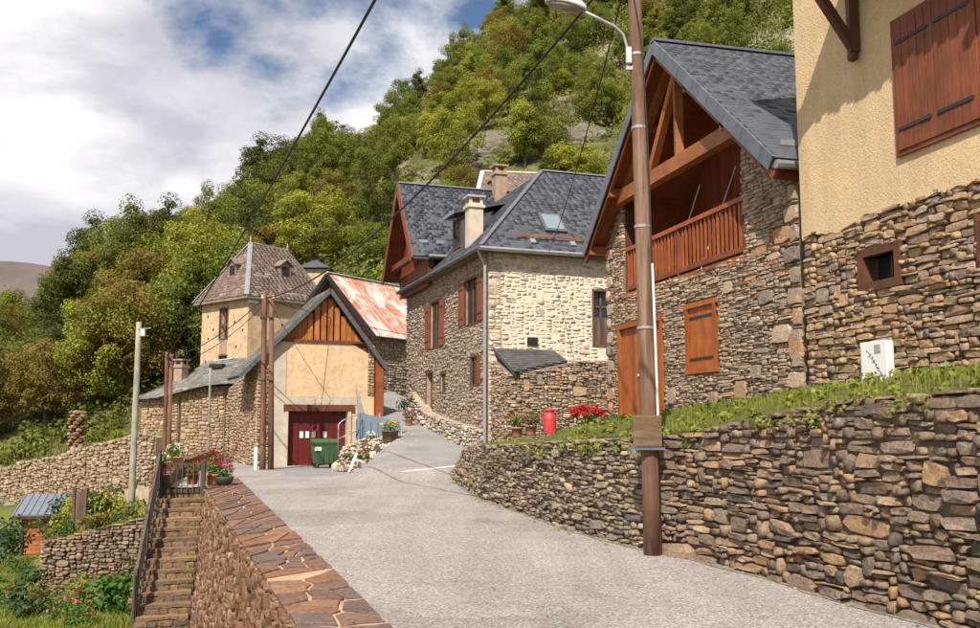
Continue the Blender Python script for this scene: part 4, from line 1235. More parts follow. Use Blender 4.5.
# ------------------------------------------------------------------ electricity box at the foot of the rendered house
t_box = thing('meter_box', PS(8.1, 10.75, .5), 'white electricity meter box with black print by the rubble wall', 'meter box')
BP = Path([PS(8.10, 11.07).xy, PS(8.10, 10.43).xy], out=1)
mb = MB(); mb.box(BP.P(.29, .77, -.06), V3(BP(0)[1]) * .54, V3(BP(0)[2]) * .12, Vector((0, 0, .56))); mb.build('cabinet', M['white_box'], t_box, bevel=.012)
pane(t_box, BP, (.33, .45, .90, 1.0), .005, M['cement_grey'], 'meter_window', .012)
pane(t_box, BP, (.03, .045, .52, 1.02), .004, M['cement_grey'], 'door_seam', .006)
mk = MB(); r2 = random.Random(3)
for i in range(24):
    f = i / 23.0; u = .17 + .30 * f + r2.uniform(-.015, .015); z = .93 - .34 * f + r2.uniform(-.02, .02)
    mk.box(BP.P(u, z, .004), (V3(BP(0)[1]) * r2.uniform(.25, 1) + Vector((0, 0, r2.uniform(-1, 1)))) * r2.uniform(.02, .04), V3(BP(0)[2]) * .004, (Vector((0, 0, 1)) * .6 - V3(BP(0)[1]) * .4) * r2.uniform(.008, .018))
for i in range(9):
    u = .24 + .035 * i; mk.box(BP.P(u, .575 + r2.uniform(-.012, .012), .004), V3(BP(0)[1]) * .02, V3(BP(0)[2]) * .004, Vector((0, 0, r2.uniform(.012, .03))))
mk.build('lettering', M['print'], t_box)

# ------------------------------------------------------------------ cream stone house in the middle
r = random.Random(61)
HC = at(488, 447, 30.0); HC = Vector((HC.x, 30.0))
HV = Vector((-math.sin(R(19)), math.cos(R(19)))); HU = Vector((HV.y, -HV.x))
def HP(u, v, z=0.0):
    q = HC + HU * u + HV * v; return Vector((q.x, q.y, z))
sh = thing('stone_house', HP(2, 3, -.9), 'old stone house with cream front, slate hip roof and side gable', 'house')
LFP = Path([HP(0, 10.9).xy, HP(0, 0).xy], out=1); fv = lambda v: 10.9 - v
RFP = Path([HP(0, 0).xy, HP(7.0, 0).xy], out=1)
ET = 5.62
l_holes = [(fv(7.55), fv(6.6), -.1, 1.83), (fv(6.95), fv(5.6), 2.8, 4.55), (fv(2.35), fv(1.05), 3.28, 4.8), (fv(1.78), fv(1.0), 1.2, 2.12), (fv(5.5), fv(4.85), 1.05, 1.72)]
r_holes = [(3.78, 4.42, 2.5, 4.35)]
lw_ = wall_slab(LFP, [0, LFP.L], lambda u: -2.2, lambda u: ET, l_holes, .5, out=.0).build('street_wall', M['mortar_warm'], sh, fix=True)
rw_ = wall_slab(RFP, [.5, RFP.L], lambda u: -2.2, lambda u: ET, r_holes, .5, out=.006).build('front_wall', M['mortar_cream'], sh, fix=True)
a = pack(LFP.L, 7.4, (.14, .42), (.07, .17), r)
a = clip_rects([(x, z - 1.8, w, h) for x, z, w, h in a], holes=[(p - .09, q + .09, c - .09, d + .09) for p, q, c, d in l_holes], top=lambda u: ET)
pieces('stone', 'small_stones', stone_items(LFP, a, 0, (.05, .11), r, out0=-.04, gap=.012, tilt=4, protos=RUBBLE), RUBBLE, M['house_stone'], lw_, 150, 8)
a = pack(RFP.L, 7.4, (.14, .46), (.07, .18), r)
a = clip_rects([(x, z - 1.8, w, h) for x, z, w, h in a], holes=[(p - .08, q + .08, c - .08, d + .08) for p, q, c, d in r_holes], top=lambda u: ET)
pieces('stone', 'small_stones', stone_items(RFP, a, 0, (.04, .075), r, out0=-.035, gap=.03, tilt=5, protos=RUBBLE), RUBBLE, M['cream_stone'], rw_, 220, 7)
bk = MB(); bk.prism([HP(.5, 10.9, -2), HP(7, 10.9, -2), HP(7, 10.9, ET), HP(.5, 10.9, ET)], V3(-HV) * .4); bk.prism([HP(7, .5, -2), HP(7, 10.9, -2), HP(7, 10.9, ET), HP(7, .5, ET)], V3(-HU) * .4); bk.build('rear_walls', M['mortar_warm'], sh)
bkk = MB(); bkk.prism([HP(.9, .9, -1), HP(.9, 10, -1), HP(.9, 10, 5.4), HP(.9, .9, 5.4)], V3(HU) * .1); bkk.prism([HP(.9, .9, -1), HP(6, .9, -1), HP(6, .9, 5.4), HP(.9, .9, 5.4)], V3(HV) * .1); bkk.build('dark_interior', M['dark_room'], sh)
for i, h in enumerate(l_holes):
    fo_ = casing('door_frame' if i == 0 else 'window_frame', sh, LFP, h, M['old_brown'] if i in (0, 3, 4) else M['frame_brown'], .08, .03, .12, sill=i > 0)
    if i == 0:
        dl = pane(sh, LFP, h, -.2, M['old_brown'], 'door_leaf', .04); planks(dl, LFP, h, -.17, M['old_brown'], 4)
    else:
        pane(sh, LFP, h, -.06, M['glass'], 'window_pane'); mdl = (h[0] + h[1]) / 2
        pane(sh, LFP, (mdl - .03, mdl + .03, h[2], h[3]), -.035, M['frame_brown'], 'mullion', .03)
for h in (l_holes[1], l_holes[2]):
    w = .62
    shutter(sh, LFP, (h[0] - w - .08, h[0] - .08, h[2], h[3]), .05, M['shutter_red'], 4); shutter(sh, LFP, (h[1] + .08, h[1] + w + .08, h[2], h[3]), .05, M['shutter_red'], 4)
    # window boxes / half open leaf standing out from the wall
    q, t, nn = LFP(h[1]); 
h = l_holes[3]; pane(sh, LFP, (h[1] + .02, h[1] + .4, h[2], h[3]), .05, M['shutter_red'], 'shutter', .04)
h = r_holes[0]
casing('window_frame', sh, RFP, h, M['old_brown'], .07, .02, .12); pane(sh, RFP, h, -.2, M['glass'], 'window_pane')
pane(sh, RFP, (h[0], h[1], h[2], h[2] + .95), -.12, M['old_brown'], 'lower_panel', .05); planks(sh, RFP, (h[0], h[1], h[2], h[2] + .95), -.08, M['old_brown'], 4)
pane(sh, RFP, ((h[0] + h[1]) / 2 - .03, (h[0] + h[1]) / 2 + .03, h[2] + .95, h[3]), -.16, M['old_brown'], 'mullion', .03); pane(sh, RFP, (h[0], h[1], h[2] + 1.3, h[2] + 1.35), -.16, M['old_brown'], 'glazing_bar', .03)
pane(sh, RFP, (1.35, 1.72, 2.42, 2.70), -.02, M['dark_room'], 'putlog_hole', .14)
# roof
EO, EZ, RX, RZh = -.38, 5.56, 3.25, 9.28
k_ = (RZh - EZ) / (RX - EO)
fz = lambda d: EZ + k_ * (d - EO)
roof2 = MB()
Ef = [HP(EO, EO, EZ), HP(7.3, EO, EZ), HP(7.3, RX, RZh), HP(RX, RX, RZh)]
El = [HP(EO, EO, EZ), HP(RX, RX, RZh), HP(RX, 9.2, RZh), HP(EO, 10.9, EZ)]
roof2.prism(Ef, (0, 0, -.12)); roof2.prism(El, (0, 0, -.12)); roof2.prism([HP(RX, RX, RZh), HP(7.3, RX, RZh), HP(7.3, 7, EZ + .2), HP(RX, 7, EZ + .2)], (0, 0, -.12))
rf2 = roof2.build('roof', M['slate'], sh)
le = math.hypot(1, k_); ewf = (V3(HV) + Vector((0, 0, k_))) / le; ewl = (V3(HU) + Vector((0, 0, k_))) / le
D_ = RX - EO
items = slate_items(HP(EO, EO, EZ), V3(HU), ewf, [(0, 0), (7.3 - EO, 0), (7.3 - EO, D_ * le), (D_, D_ * le)], .26, .155, r, th=.005)
items += slate_items(HP(EO, EO, EZ), V3(HV), ewl, [(0, 0), (10.9 - EO, 0), (9.2 - EO, D_ * le), (D_, D_ * le)], .26, .155, r, th=.005)
pieces('slate', 'slate_courses', items, SLATES, M['slate'], rf2, 150, 6)
beam('hip_cap', M['slate_edge'], sh, HP(EO, EO, EZ + .05), HP(RX, RX, RZh + .05), .16, .04)
beam('ridge_cap', M['zinc'], sh, HP(RX, RX, RZh + .04), HP(7.3, RX, RZh + .04), .2, .05)
sfm = MB(); sfm.prism([HP(EO, EO, EZ - .14), HP(7.3, EO, EZ - .14), HP(7.3, .1, EZ - .14), HP(.0, .1, EZ - .14)], (0, 0, .02)); sfm.prism([HP(EO, EO, EZ - .14), HP(0, .0, EZ - .14), HP(0, 10.9, EZ - .14), HP(EO, 10.9, EZ - .14)], (0, 0, .02)); sfm.build('soffit', M['old_brown'], sh)
for a_, b_, nm in ((HP(EO - .06, EO - .06, EZ - .06), HP(7.3, EO - .06, EZ - .10), 'f'), (HP(EO - .06, EO - .06, EZ - .06), HP(EO - .06, 10.9, EZ - .06), 'l')):
    mb = MB(); mb.tube([a_, b_], .075, 8); mb.build('gutter', M['dark_zinc'] if nm == 'l' else M['zinc'], sh)
mb = MB(); mb.tube([HP(EO - .06, EO + .1, EZ - .1), HP(-.14, -.10, EZ - .55), HP(-.14, -.10, 2.0), HP(-.14, -.10, -.9)], .055, 8); mb.build('downpipe', M['galv'], sh)
# snow beam and skylight on the front slope
def onf(u, w, lift=0.0):
    nn = V3(HU).cross(ewf); nn = nn if nn.z > 0 else -nn
    return HP(EO + u, EO, EZ) + ewf * w + nn * lift
nf = V3(HU).cross(ewf); nf = nf if nf.z > 0 else -nf
beam('snow_beam', M['larch_beam'], sh, onf(1.35, .62, .14), onf(4.2, .62, .14), .05, .06)
for u in (1.9, 3.35): block('snow_hook', M['galv'], sh, onf(u, .40, .06), V3(HU) * .18, ewf * .22, nf * .07)
sk = block('skylight_frame', M['dark_zinc'], sh, onf(2.95, 1.58, .06), V3(HU) * .82, ewf * 1.05, nf * .12)
block('skylight_pane', M['sky_glass'], sh, onf(2.95, 1.58, .125), V3(HU) * .64, ewf * .86, nf * .02)
# wing with timber gable towards the street
VW, ZW, kw = 8.9, 9.86, 1.36
wz = lambda v: ZW - kw * abs(v - VW)
wr = MB()
UF = -.95
for v0, v1 in ((6.35, VW), (VW, 11.6)):
    wr.prism([HP(UF, v0, wz(v0)), HP(6.5, v0, wz(v0)), HP(6.5, v1, wz(v1)), HP(UF, v1, wz(v1))], (0, 0, -.14))
wro = wr.build('wing_roof', M['slate'], sh)
lw2 = math.hypot(1, kw)
items = slate_items(HP(UF, 6.33, wz(6.33)), V3(HU), (V3(HV) + Vector((0, 0, kw))) / lw2, [(0, 0), (6.5 - UF, 0), (6.5 - UF, (VW - 6.33) * lw2), (0, (VW - 6.33) * lw2)], .26, .155, r, th=.005)
pieces('slate', 'slate_courses', items, SLATES, M['slate'], wro, 100, 6)
beam('wing_ridge_cap', M['zinc'], sh, HP(UF, VW, ZW + .03), HP(6.5, VW, ZW + .03), .2, .05)
gb = MB(); gb.prism([HP(-.2, 6.6, 5.3), HP(-.2, 11.3, 5.3), HP(-.2, 11.3, wz(11.3) - .15), HP(-.2, VW, ZW - .16), HP(-.2, 6.6, wz(6.6) - .15)], V3(HU) * .2); gbo = gb.build('timber_gable', M['larch_dark'], sh)
for k in range(20):
    v = 6.68 + k * .24; zt_ = wz(v) - .30
    if zt_ > 5.5: block('board', M['larch_dark'], gbo, HP(-.225, v, (5.25 + zt_) / 2), V3(HV) * .22, V3(HU) * .03, Vector((0, 0, zt_ - 5.25)))
ws = MB()
for v0, v1 in ((6.37, VW), (VW, 11.58)): ws.prism([HP(UF + .02, v0, wz(v0) - .15), HP(-.2, v0, wz(v0) - .15), HP(-.2, v1, wz(v1) - .15), HP(UF + .02, v1, wz(v1) - .15)], (0, 0, -.025))
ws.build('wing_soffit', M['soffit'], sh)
for v1 in (6.35, 11.6):
    beam('barge_board', M['larch_dark'], sh, HP(UF - .02, VW, ZW - .20), HP(UF - .02, v1, wz(v1) - .20), .05, .34)
beam('gable_tie', M['larch_dark'], sh, HP(-.6, 6.6, 6.55), HP(-.6, 11.2, 6.55), .2, .24)
mb = MB(); mb.tube([HP(-.3, 6.25, wz(6.35) - .02), HP(5, 6.25, wz(6.35) - .02)], .07, 8); mb.build('wing_gutter', M['zinc'], sh)
for u in (.2, .9): block('snow_hook', M['galv'], wro, HP(u - .6, 6.75, wz(6.75) + .10), V3(HU) * .35, V3(HV) * .04, Vector((0, 0, .12)))
# dormer on the street slope
dm = MB(); dv0, dv1, du = 4.35, 5.35, .42
dz0 = fz(du) ; dzt = dz0 + 1.25
for v in (dv0, dv1): dm.prism([HP(du, v, dz0 - .05), HP(du, v, dzt), HP(du + 1.3, v, dzt + .1)], V3(HV) * .08)
dmo = dm.build('dormer', M['slate'], sh)
DP = Path([HP(du, dv1).xy, HP(du, dv0).xy], out=1)
pane(dmo, DP, (.1, .9, dz0 + .1, dzt - .1), -.02, M['glass'], 'dormer_pane', .03)
casing('dormer_frame', dmo, DP, (.12, .88, dz0 + .15, dzt - .12), M['frame_brown'], .09, .02, .06)
dr = MB(); dr.prism([HP(du - .35, dv0 - .2, dzt + .02), HP(du - .35, dv1 + .2, dzt + .02), HP(du + 1.8, dv1 + .2, dzt + .55), HP(du + 1.8, dv0 - .2, dzt + .55)], (0, 0, .09)); dr.build('dormer_roof', M['slate'], dmo)
beam('dormer_edge', M['zinc'], dmo, HP(du - .37, dv0 - .2, dzt + .06), HP(du - .37, dv1 + .2, dzt + .06), .04, .14)
# chimneys
def chimney(parent, base, ex, ey, w, d, h, m, capm, name='chimney'):
    mb = MB(); mb.box(base + Vector((0, 0, h / 2)), ex * w, ey * d, Vector((0, 0, h))); c = mb.build(name, m, parent)
    block('collar', m, c, base + Vector((0, 0, h - .12)), ex * (w + .12), ey * (d + .12), Vector((0, 0, .10)))
    for a_ in (-1, 1):
        for b_ in (-1, 1): block('cap_pier', m, c, base + ex * a_ * (w / 2 - .06) + ey * b_ * (d / 2 - .06) + Vector((0, 0, h + .10)), ex * .1, ey * .1, Vector((0, 0, .2)))
    block('cap_slab', capm, c, base + Vector((0, 0, h + .235)), ex * (w + .14), ey * (d + .14), Vector((0, 0, .07)))
    return c
chimney(sh, HP(.35, 2.55, 5.6), V3(HU), V3(HV), .52, .48, 2.05, M['chimney_render'], M['cement_grey'])
chimney(sh, HP(3.45, 8.6, 8.9), V3(HU), V3(HV), .50, .50, 1.75, M['brick_render'], M['brick_render'])
# rubble plinth along the street wall
a = pack(9.3, 1.5, (.12, .34), (.08, .2), r)
PLP = Path([HP(-.32, 9.2).xy, HP(-.10, 0.0).xy], out=1)
ptop = lambda u: interp(u, [0, 2.4, 5, 9.3], [1.15, .35, .05, -.35])
pc = wall_slab(PLP, [0, 2.4, 5, PLP.L], lambda u: -2.0, ptop, [], .32, out=-.02).build('plinth', M['mortar_warm'], sh, fix=True)
its = stone_items(PLP, clip_rects([(x, z - 1.5 + (0), w, h) for x, z, w, h in pack(PLP.L, 2.8, (.12, .36), (.08, .2), r)], top=ptop), 0, (.06, .16), r, out0=-.04, tilt=8, protos=RUBBLE)
pieces('stone', 'plinth_stones', its, RUBBLE, M['pale_rubble'], pc, 60, 8)

# ------------------------------------------------------------------ lean-to store in front of the cream wall
r = random.Random(67)
ls = thing('lean_to_store', HP(2.2, -1.7, -.6), 'low rubble lean-to with patched slate roof against the cream house', 'shed')
SP = Path([HP(.12, -.06).xy, HP(.12, -1.75).xy, HP(4.6, -1.75).xy], out=1)
stop = lambda u: interp(u, [0, 1.69, 2.2, 3.9, 6.2], [1.9, 1.36, 1.45, 1.82, 1.92])
sw_ = wall_slab(SP, [0, 1.69, 2.2, 3.9, SP.L], lambda u: -1.6, stop, [], .35, out=-.03).build('wall', M['mortar_grey'], ls, fix=True)
big = [(3.75, .72, .50, .34), (5.15, .62, .42, .28), (3.75, -.10, .52, .34), (3.6, 1.2, .3, .22), (2.1, .85, .22, .40), (2.55, 1.05, .2, .36)]
a = clip_rects([(x, z - 1.5, w, h) for x, z, w, h in pack(SP.L, 3.7, (.10, .42), (.035, .11), r, res=.025)], holes=[(x, x + w, z, z + h) for x, z, w, h in big], top=stop, mn=.02)
its = stone_items(SP, a, 0, (.06, .13), r, gap=.008, out0=-.05) + stone_items(SP, big, 0, (.09, .13), r, out0=-.05)
pieces('stone', 'small_stones', its, STONES, M['chalet_stone'], sw_, 220, 7)
ro = MB(); A_, B_, C_, D0 = HP(.18, -.03, 2.28), HP(2.25, -.03, 2.27), HP(2.35, -.98, 1.86), HP(.16, -1.95, 1.44)
ro.prism([D0, C_, B_, A_], (0, 0, -.08)); lro = ro.build('roof', M['lean_slate'], ls)
e1 = V3(HU); e2 = (V3(HV) * 1.92 + Vector((0, 0, .83))).normalized()
pts2 = [((p - D0).dot(e1), (p - D0).dot(e2)) for p in (D0, C_, B_, A_)]
pieces('slate', 'slate_courses', slate_items(D0 + Vector((0, 0, .01)), e1, e2, pts2, .26, .17, r, th=.025, ragged=.02), SLATES, M['lean_slate'], lro, 120, 6)
# ------------------------------------------------------------------ barn with red garage door
r = random.Random(71)
BC = at(255, 470, 37.0); BC = Vector((BC.x, 37.0))
BV = Vector((-math.sin(R(23.6)), math.cos(R(23.6)))); BU = Vector((BV.y, -BV.x))
def BPt(u, v, z=0.0):
    q = BC + BU * u + BV * v; return Vector((q.x, q.y, z))
bn = thing('barn', BPt(2.4, 3, -1.9), 'plastered barn with slatted timber gable and red garage door', 'barn')
BF = Path([BPt(0, 0).xy, BPt(4.8, 0).xy], out=1)
BL = Path([BPt(0, 9.8).xy, BPt(0, 0).xy], out=1)
UR, ZRg = 2.80, 5.25
bz = lambda u: ZRg - (1.02 * (UR - u) if u < UR else 1.30 * (u - UR))
gd = (1.24, 3.68, -1.9, .36)
fw_ = wall_slab(BF, [0, 1.0, 4.8], lambda u: -2.4, lambda u: min(3.22, bz(u) - .05), [gd], .5).build('front_wall', M['ochre_plaster'], bn, fix=True)
# exposed stone pier at the left corner and ragged stones at the right edge
PP = Path([BPt(-.02, -.02).xy, BPt(.62, -.02).xy], out=1)
its = stone_items(PP, clip_rects([(x, z - 2.2, w, h) for x, z, w, h in pack(.62, 5.0, (.14, .34), (.09, .2), r)], top=lambda u: bz(u) - .12), 0, (.07, .13), r, out0=-.05, protos=RUBBLE)
P2 = Path([BPt(4.5, -.02).xy, BPt(4.82, -.02).xy], out=1)
its += stone_items(P2, clip_rects([(x, z + 1.0, w, h) for x, z, w, h in pack(.32, 2.1, (.1, .24), (.08, .16), r)], top=lambda u: 3.1), 0, (.05, .09), r, out0=-.03, protos=RUBBLE)
pieces('stone', 'corner_stones', its, RUBBLE, M['warm_stone'], fw_, 40, 7)
pane(bn, BF, (.62, 1.12, -2.2, 3.0), .012, M['concrete'], 'rendered_pier', .03)
pane(bn, BF, (1.0, 4.2, .62, .98), .015, M['concrete'], 'render_band', .03)
pane(bn, BF, (1.05, 3.95, .36, .62), .03, M['frame_brown'], 'lintel', .12)
for a_, b_ in ((1.10, 1.24), (3.68, 3.82)): pane(bn, BF, (a_, b_, -2.2, .36), .02, M['concrete'], 'door_jamb', .10)
dl = pane(bn, BF, gd, -.32, M['garage_red'], 'garage_door', .04)
for k in range(5):
    a_ = 1.24 + k * .488; pane(dl, BF, (a_ + .015, a_ + .473, -1.85, .33), -.29, M['garage_red'], 'door_panel', .025)
for u in (1.78, 2.02, 2.28, 2.74): pane(dl, BF, (u, u + .15, -.72, -.46), -.272, M['white_box'], 'notice', .006)
mb = MB(); mb.tube([BF.P(2.40 + .12 * math.cos(k * .5236), -.32 + .12 * math.sin(k * .5236), -.268) for k in range(13)], .022, 6); mb.build('painted_ring', M['pink'], dl)
# timber gable
GP = [(1.0, 3.22), (4.62, 3.22), (4.62, bz(4.62) - .06), (UR, ZRg - .08), (1.0, bz(1.0) - .06)]
gb = MB(); gb.prism([BPt(u, .07, z) for u, z in GP], V3(BV) * .2); gbo = gb.build('timber_gable', M['barn_larch'], bn)
n = 26
for k in range(n):
    u = 1.02 + (k + .5) * 3.6 / n; zt_ = bz(u) - .16; lou = 2.0 < u < 3.5
    if zt_ < 3.3 or (lou and k % 2 == 0): continue
    block('gable_board', M['barn_larch'], gbo, BPt(u, .035 - (.05 if lou and k % 2 else 0), (3.2 + zt_) / 2), V3(BU) * (3.6 / n - (.012 if not lou else -.065)), V3(BV) * .03, Vector((0, 0, zt_ - 3.2)))
block('vent_shade_sheet', M['dark_room'], gbo, BPt(2.75, .052, 3.85), V3(BU) * 1.5, V3(BV) * .012, Vector((0, 0, 1.2)))  # dark sheet painting the shade seen in the gaps between the boards
beam('gable_sill', M['frame_brown'], bn, BPt(.95, -.02, 3.20), BPt(4.66, -.02, 3.20), .10, .10)
# roof: left slope runs low over the flank, right slope shelters a porch
rf = MB(); vF, vB = -.28, 3.0
for u0, u1 in ((-.75, UR), (UR, 5.25)):
    rf.prism([BPt(u0, vF, bz(u0)), BPt(u0, vB, bz(u0)), BPt(u1, vB, bz(u1)), BPt(u1, vF, bz(u1))], (0, 0, .10))
bro = rf.build('roof', M['dark_zinc'], bn)
lb_ = math.hypot(1, 1.02)
pieces('slate', 'slate_courses', slate_items(BPt(-.77, vF, bz(-.77) + .11), V3(BV), (V3(BU) + Vector((0, 0, 1.02))) / lb_, [(0, 0), (vB - vF, 0), (vB - vF, (UR + .77) * lb_), (0, (UR + .77) * lb_)], .3, .18, r, th=.015), SLATES, M['old_slate'], bro, 30, 6)
for u1 in (-.75, 5.25): beam('verge_board', M['dark_zinc'], bn, BPt(UR, vF - .03, ZRg + .05), BPt(u1, vF - .03, bz(u1) + .05), .05, .17)
beam('eave_flashing', M['zinc'], bn, BPt(-.78, vF, bz(-.78) + .16), BPt(-.78, vB, bz(-.78) + .16), .10, .05)
# right porch side
bx_ = MB(); bx_.prism([BPt(4.82, -.1, -.6), BPt(4.82, 2.9, -.6), BPt(4.82, 2.9, 2.6), BPt(4.82, -.1, 2.6)], V3(BU) * .12); bx_.build('porch_wall', M['larch_dark'], bn)
sd2 = MB(); sd2.prism([BPt(5.2, .1, -.3), BPt(5.2, 2.8, .3), BPt(5.2, 2.8, 2.1), BPt(5.2, .1, 2.1)], V3(BU) * .05); sd2.build('porch_shade_sheet', M['black'], bn)  # black sheet standing in for the shade inside the open porch
beam('porch_post', M['larch_dark'], bn, BPt(5.1, -.1, -.8), BPt(5.1, -.1, 2.2), .16, .16, up=(1, 0, 0))
pbd = MB(); pbd.prism([BPt(4.86, -.12, -.4), BPt(5.05, -.12, -.4), BPt(5.05, -.12, 2.3), BPt(4.86, -.12, 2.55)], V3(BV) * .04); pbd.build('porch_board', M['larch'], bn)
# flank with slits
slits = [(9.8 - 1.75, 9.8 - 1.55, .05, .75), (9.8 - 3.2, 9.8 - 2.95, -.1, .62), (9.8 - 5.0, 9.8 - 4.7, -.2, .55), (9.8 - 2.4, 9.8 - 2.15, 1.1, 1.95)]
bl = wall_slab(BL, [0, 6.6, 6.9, 9.8], lambda u: -3.4, lambda u: interp(u, [0, 6.6, 6.9, 9.8], [1.35, 1.9, 2.3, 2.35]), slits, .45, out=-.03).build('flank_wall', M['mortar_warm'], bn, fix=True)
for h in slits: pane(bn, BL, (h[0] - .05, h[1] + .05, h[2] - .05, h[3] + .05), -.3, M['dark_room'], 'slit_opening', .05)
its = stone_items(BL, clip_rects([(x, z - 2.2, w, h) for x, z, w, h in pack(9.8, 4.5, (.16, .42), (.1, .2), r)], holes=slits, top=lambda u: interp(u, [0, 6.6, 6.9, 9.8], [1.3, 1.85, 2.25, 2.3])), 0, (.06, .11), r, out0=-.05, protos=RUBBLE, tilt=6)
pieces('stone', 'small_stones', its, RUBBLE, M['warm_stone'], bl, 120, 7)
bw = MB(); bw.prism([BPt(0, 2.7, -3), BPt(4.8, 2.7, -1), BPt(4.8, 2.7, 2.5), BPt(UR, 2.7, 5.1), BPt(0, 2.7, 2.4)], V3(BV) * .25); bw.build('rear_wall', M['mortar_warm'], bn)

# ------------------------------------------------------------------ low stone outbuilding with sagging slate roof
r = random.Random(73)
LA, LB = at(139, 470, 46.5), at(222, 470, 44.6)
lo_ = thing('stone_outbuilding', (LA.x, LA.y, -4), 'low stone outbuilding with old slate roof, left of the barn', 'outbuilding')
LP = Path([LA.xy, LB.xy], out=1); t_, n_ = LP(0)[1], LP(0)[2]
lh = [(1.35, 1.62, .55, 1.15), (2.28, 2.45, -2.2, 1.15)]
ltop = lambda u: interp(u, [0, 1.9, 2.1, LP.L], [1.15, 1.35, 1.55, 1.62])
lwall = wall_slab(LP, [0, 1.9, 2.1, LP.L], lambda u: -4.8, ltop, lh, .5, out=-.03).build('wall', M['mortar_warm'], lo_, fix=True)
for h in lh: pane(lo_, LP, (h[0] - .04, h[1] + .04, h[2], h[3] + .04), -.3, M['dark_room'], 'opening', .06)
its = stone_items(LP, clip_rects([(x, z - 4.6, w, h) for x, z, w, h in pack(LP.L, 6.4, (.18, .46), (.1, .22), r)], holes=lh, top=ltop), 0, (.07, .13), r, out0=-.05, protos=RUBBLE, tilt=6)
pieces('stone', 'small_stones', its, RUBBLE, M['warm_stone'], lwall, 120, 7)
mb = MB(); mb.prism([V3(LA.xy, -4.8), V3(LA.xy - n_ * 6, -4.8), V3(LA.xy - n_ * 6, 1.2), V3(LA.xy, 1.15)], V3(t_) * .4); mb.build('end_wall', M['mortar_warm'], lo_)
def LQ(u, back, z): q = LA.xy + t_ * u - n_ * back; return Vector((q.x, q.y, z))
e0, e1_, rg0, rg1 = LQ(-.35, -.35, .98), at(246, 382, 43.4), LQ(1.1, 3.6, 3.05), at(268, 357, 48.2)
rf = MB()
nu, nv = 14, 6; base = len(rf.v)
for i in range(nu + 1):
    for j in range(nv + 1):
        f, g = i / nu, j / nv; p_ = (e0.lerp(e1_, f)).lerp(rg0.lerp(rg1, f), g)
        p_.z -= .16 * math.sin(g * math.pi) + .10 * math.sin(f * 7) * (1 - g)
        rf.v.append(tuple(p_))
for i in range(nu):
    for j in range(nv): rf.f.append((i * (nv + 1) + j, (i + 1) * (nv + 1) + j, (i + 1) * (nv + 1) + j + 1, i * (nv + 1) + j + 1))
rfo = rf.build('roof', M['old_slate'], lo_, True)
its = []
for i in range(46):
    for j in range(20):
        f, g = (i + .5 * (j % 2) + .2 * r.random()) / 46, j / 20
        def Q(f, g):
            p_ = (e0.lerp(e1_, f)).lerp(rg0.lerp(rg1, f), g); p_.z -= .16 * math.sin(g * math.pi) + .10 * math.sin(f * 7) * (1 - g); return p_
        a_, b_, c_ = Q(f, g), Q(f + .02, g), Q(f, g + .07)
        eu_ = (b_ - a_).normalized(); ew_ = (c_ - a_); ew_ = (ew_ - eu_ * ew_.dot(eu_)).normalized(); nn = eu_.cross(ew_)
        its.append((axes(a_ + nn * .02, eu_ * r.uniform(.14, .19), ew_ * .36, nn * r.uniform(.02, .045)), r.randrange(6)))
pieces('slate', 'slate_courses', its, SLATES, M['old_slate'], rfo, 30, 6)
hp = MB(); hp.prism([e0, rg0, LQ(1.1, 7.4, 1.0), LQ(-.35, 7.4, 1.0)], (0, 0, -.08)); hp.prism([rg0, rg1, LQ(LP.L + 3, 7.4, 1.0), LQ(1.1, 7.4, 1.0)], (0, 0, -.08)); hp.build('rear_roof', M['old_slate'], lo_)
beam('ridge_flashing', M['white_zinc'], lo_, rg0 + Vector((.3, 0, .08)), rg0.lerp(rg1, .42) + Vector((0, 0, .08)), .22, .05)
chimney(lo_, LQ(.65, 2.0, 1.6), V3(t_), V3(n_), .52, .5, 1.25, M['brick_render'], M['brick_render'])
block('roof_hatch', M['dark_room'], lo_, e0.lerp(e1_, .36).lerp(rg0.lerp(rg1, .36), .78) + Vector((0, -.08, .06)), V3(t_) * .8, V3(n_) * .3, Vector((0, 0, .2)))

# ------------------------------------------------------------------ tower house with pavilion roof
r = random.Random(79)
TC = at(248.5, 300, 51.0); TC = Vector((TC.x, 51.0))
TV = Vector((-math.sin(R(48)), math.cos(R(48)))); TU = Vector((TV.y, -TV.x))
def TPt(u, v, z=0.0):
    q = TC + TU * u + TV * v; return Vector((q.x, q.y, z))
tw_ = thing('tower_house', TPt(2.5, 2.5, -1), 'square plastered tower house with brown pavilion roof and dormers', 'house')
TW, TD, TE = 5.0, 4.75, 6.75
TLP = Path([TPt(0, TD).xy, TPt(0, 0).xy], out=1); TRP = Path([TPt(0, 0).xy, TPt(TW, 0).xy], out=1)
tl_h = [(1.95, 2.75, 4.6, 6.3), (2.0, 2.75, 2.45, 3.6)]
wall_slab(TLP, [0, TD], lambda u: -1.5, lambda u: TE, tl_h, .4).build('left_wall', M['tower_plaster'], tw_, fix=True)
wall_slab(TRP, [.4, TW], lambda u: -1.5, lambda u: TE, [], .4).build('right_wall', M['tower_plaster'], tw_, fix=True)
bk = MB(); bk.prism([TPt(TW, 0, -1.5), TPt(TW, TD, -1.5), TPt(TW, TD, TE), TPt(TW, 0, TE)], V3(-TU) * .3); bk.prism([TPt(.4, TD, -1.5), TPt(TW - .3, TD, -1.5), TPt(TW - .3, TD, TE), TPt(.4, TD, TE)], V3(-TV) * .3); bk.build('rear_walls', M['tower_plaster'], tw_)
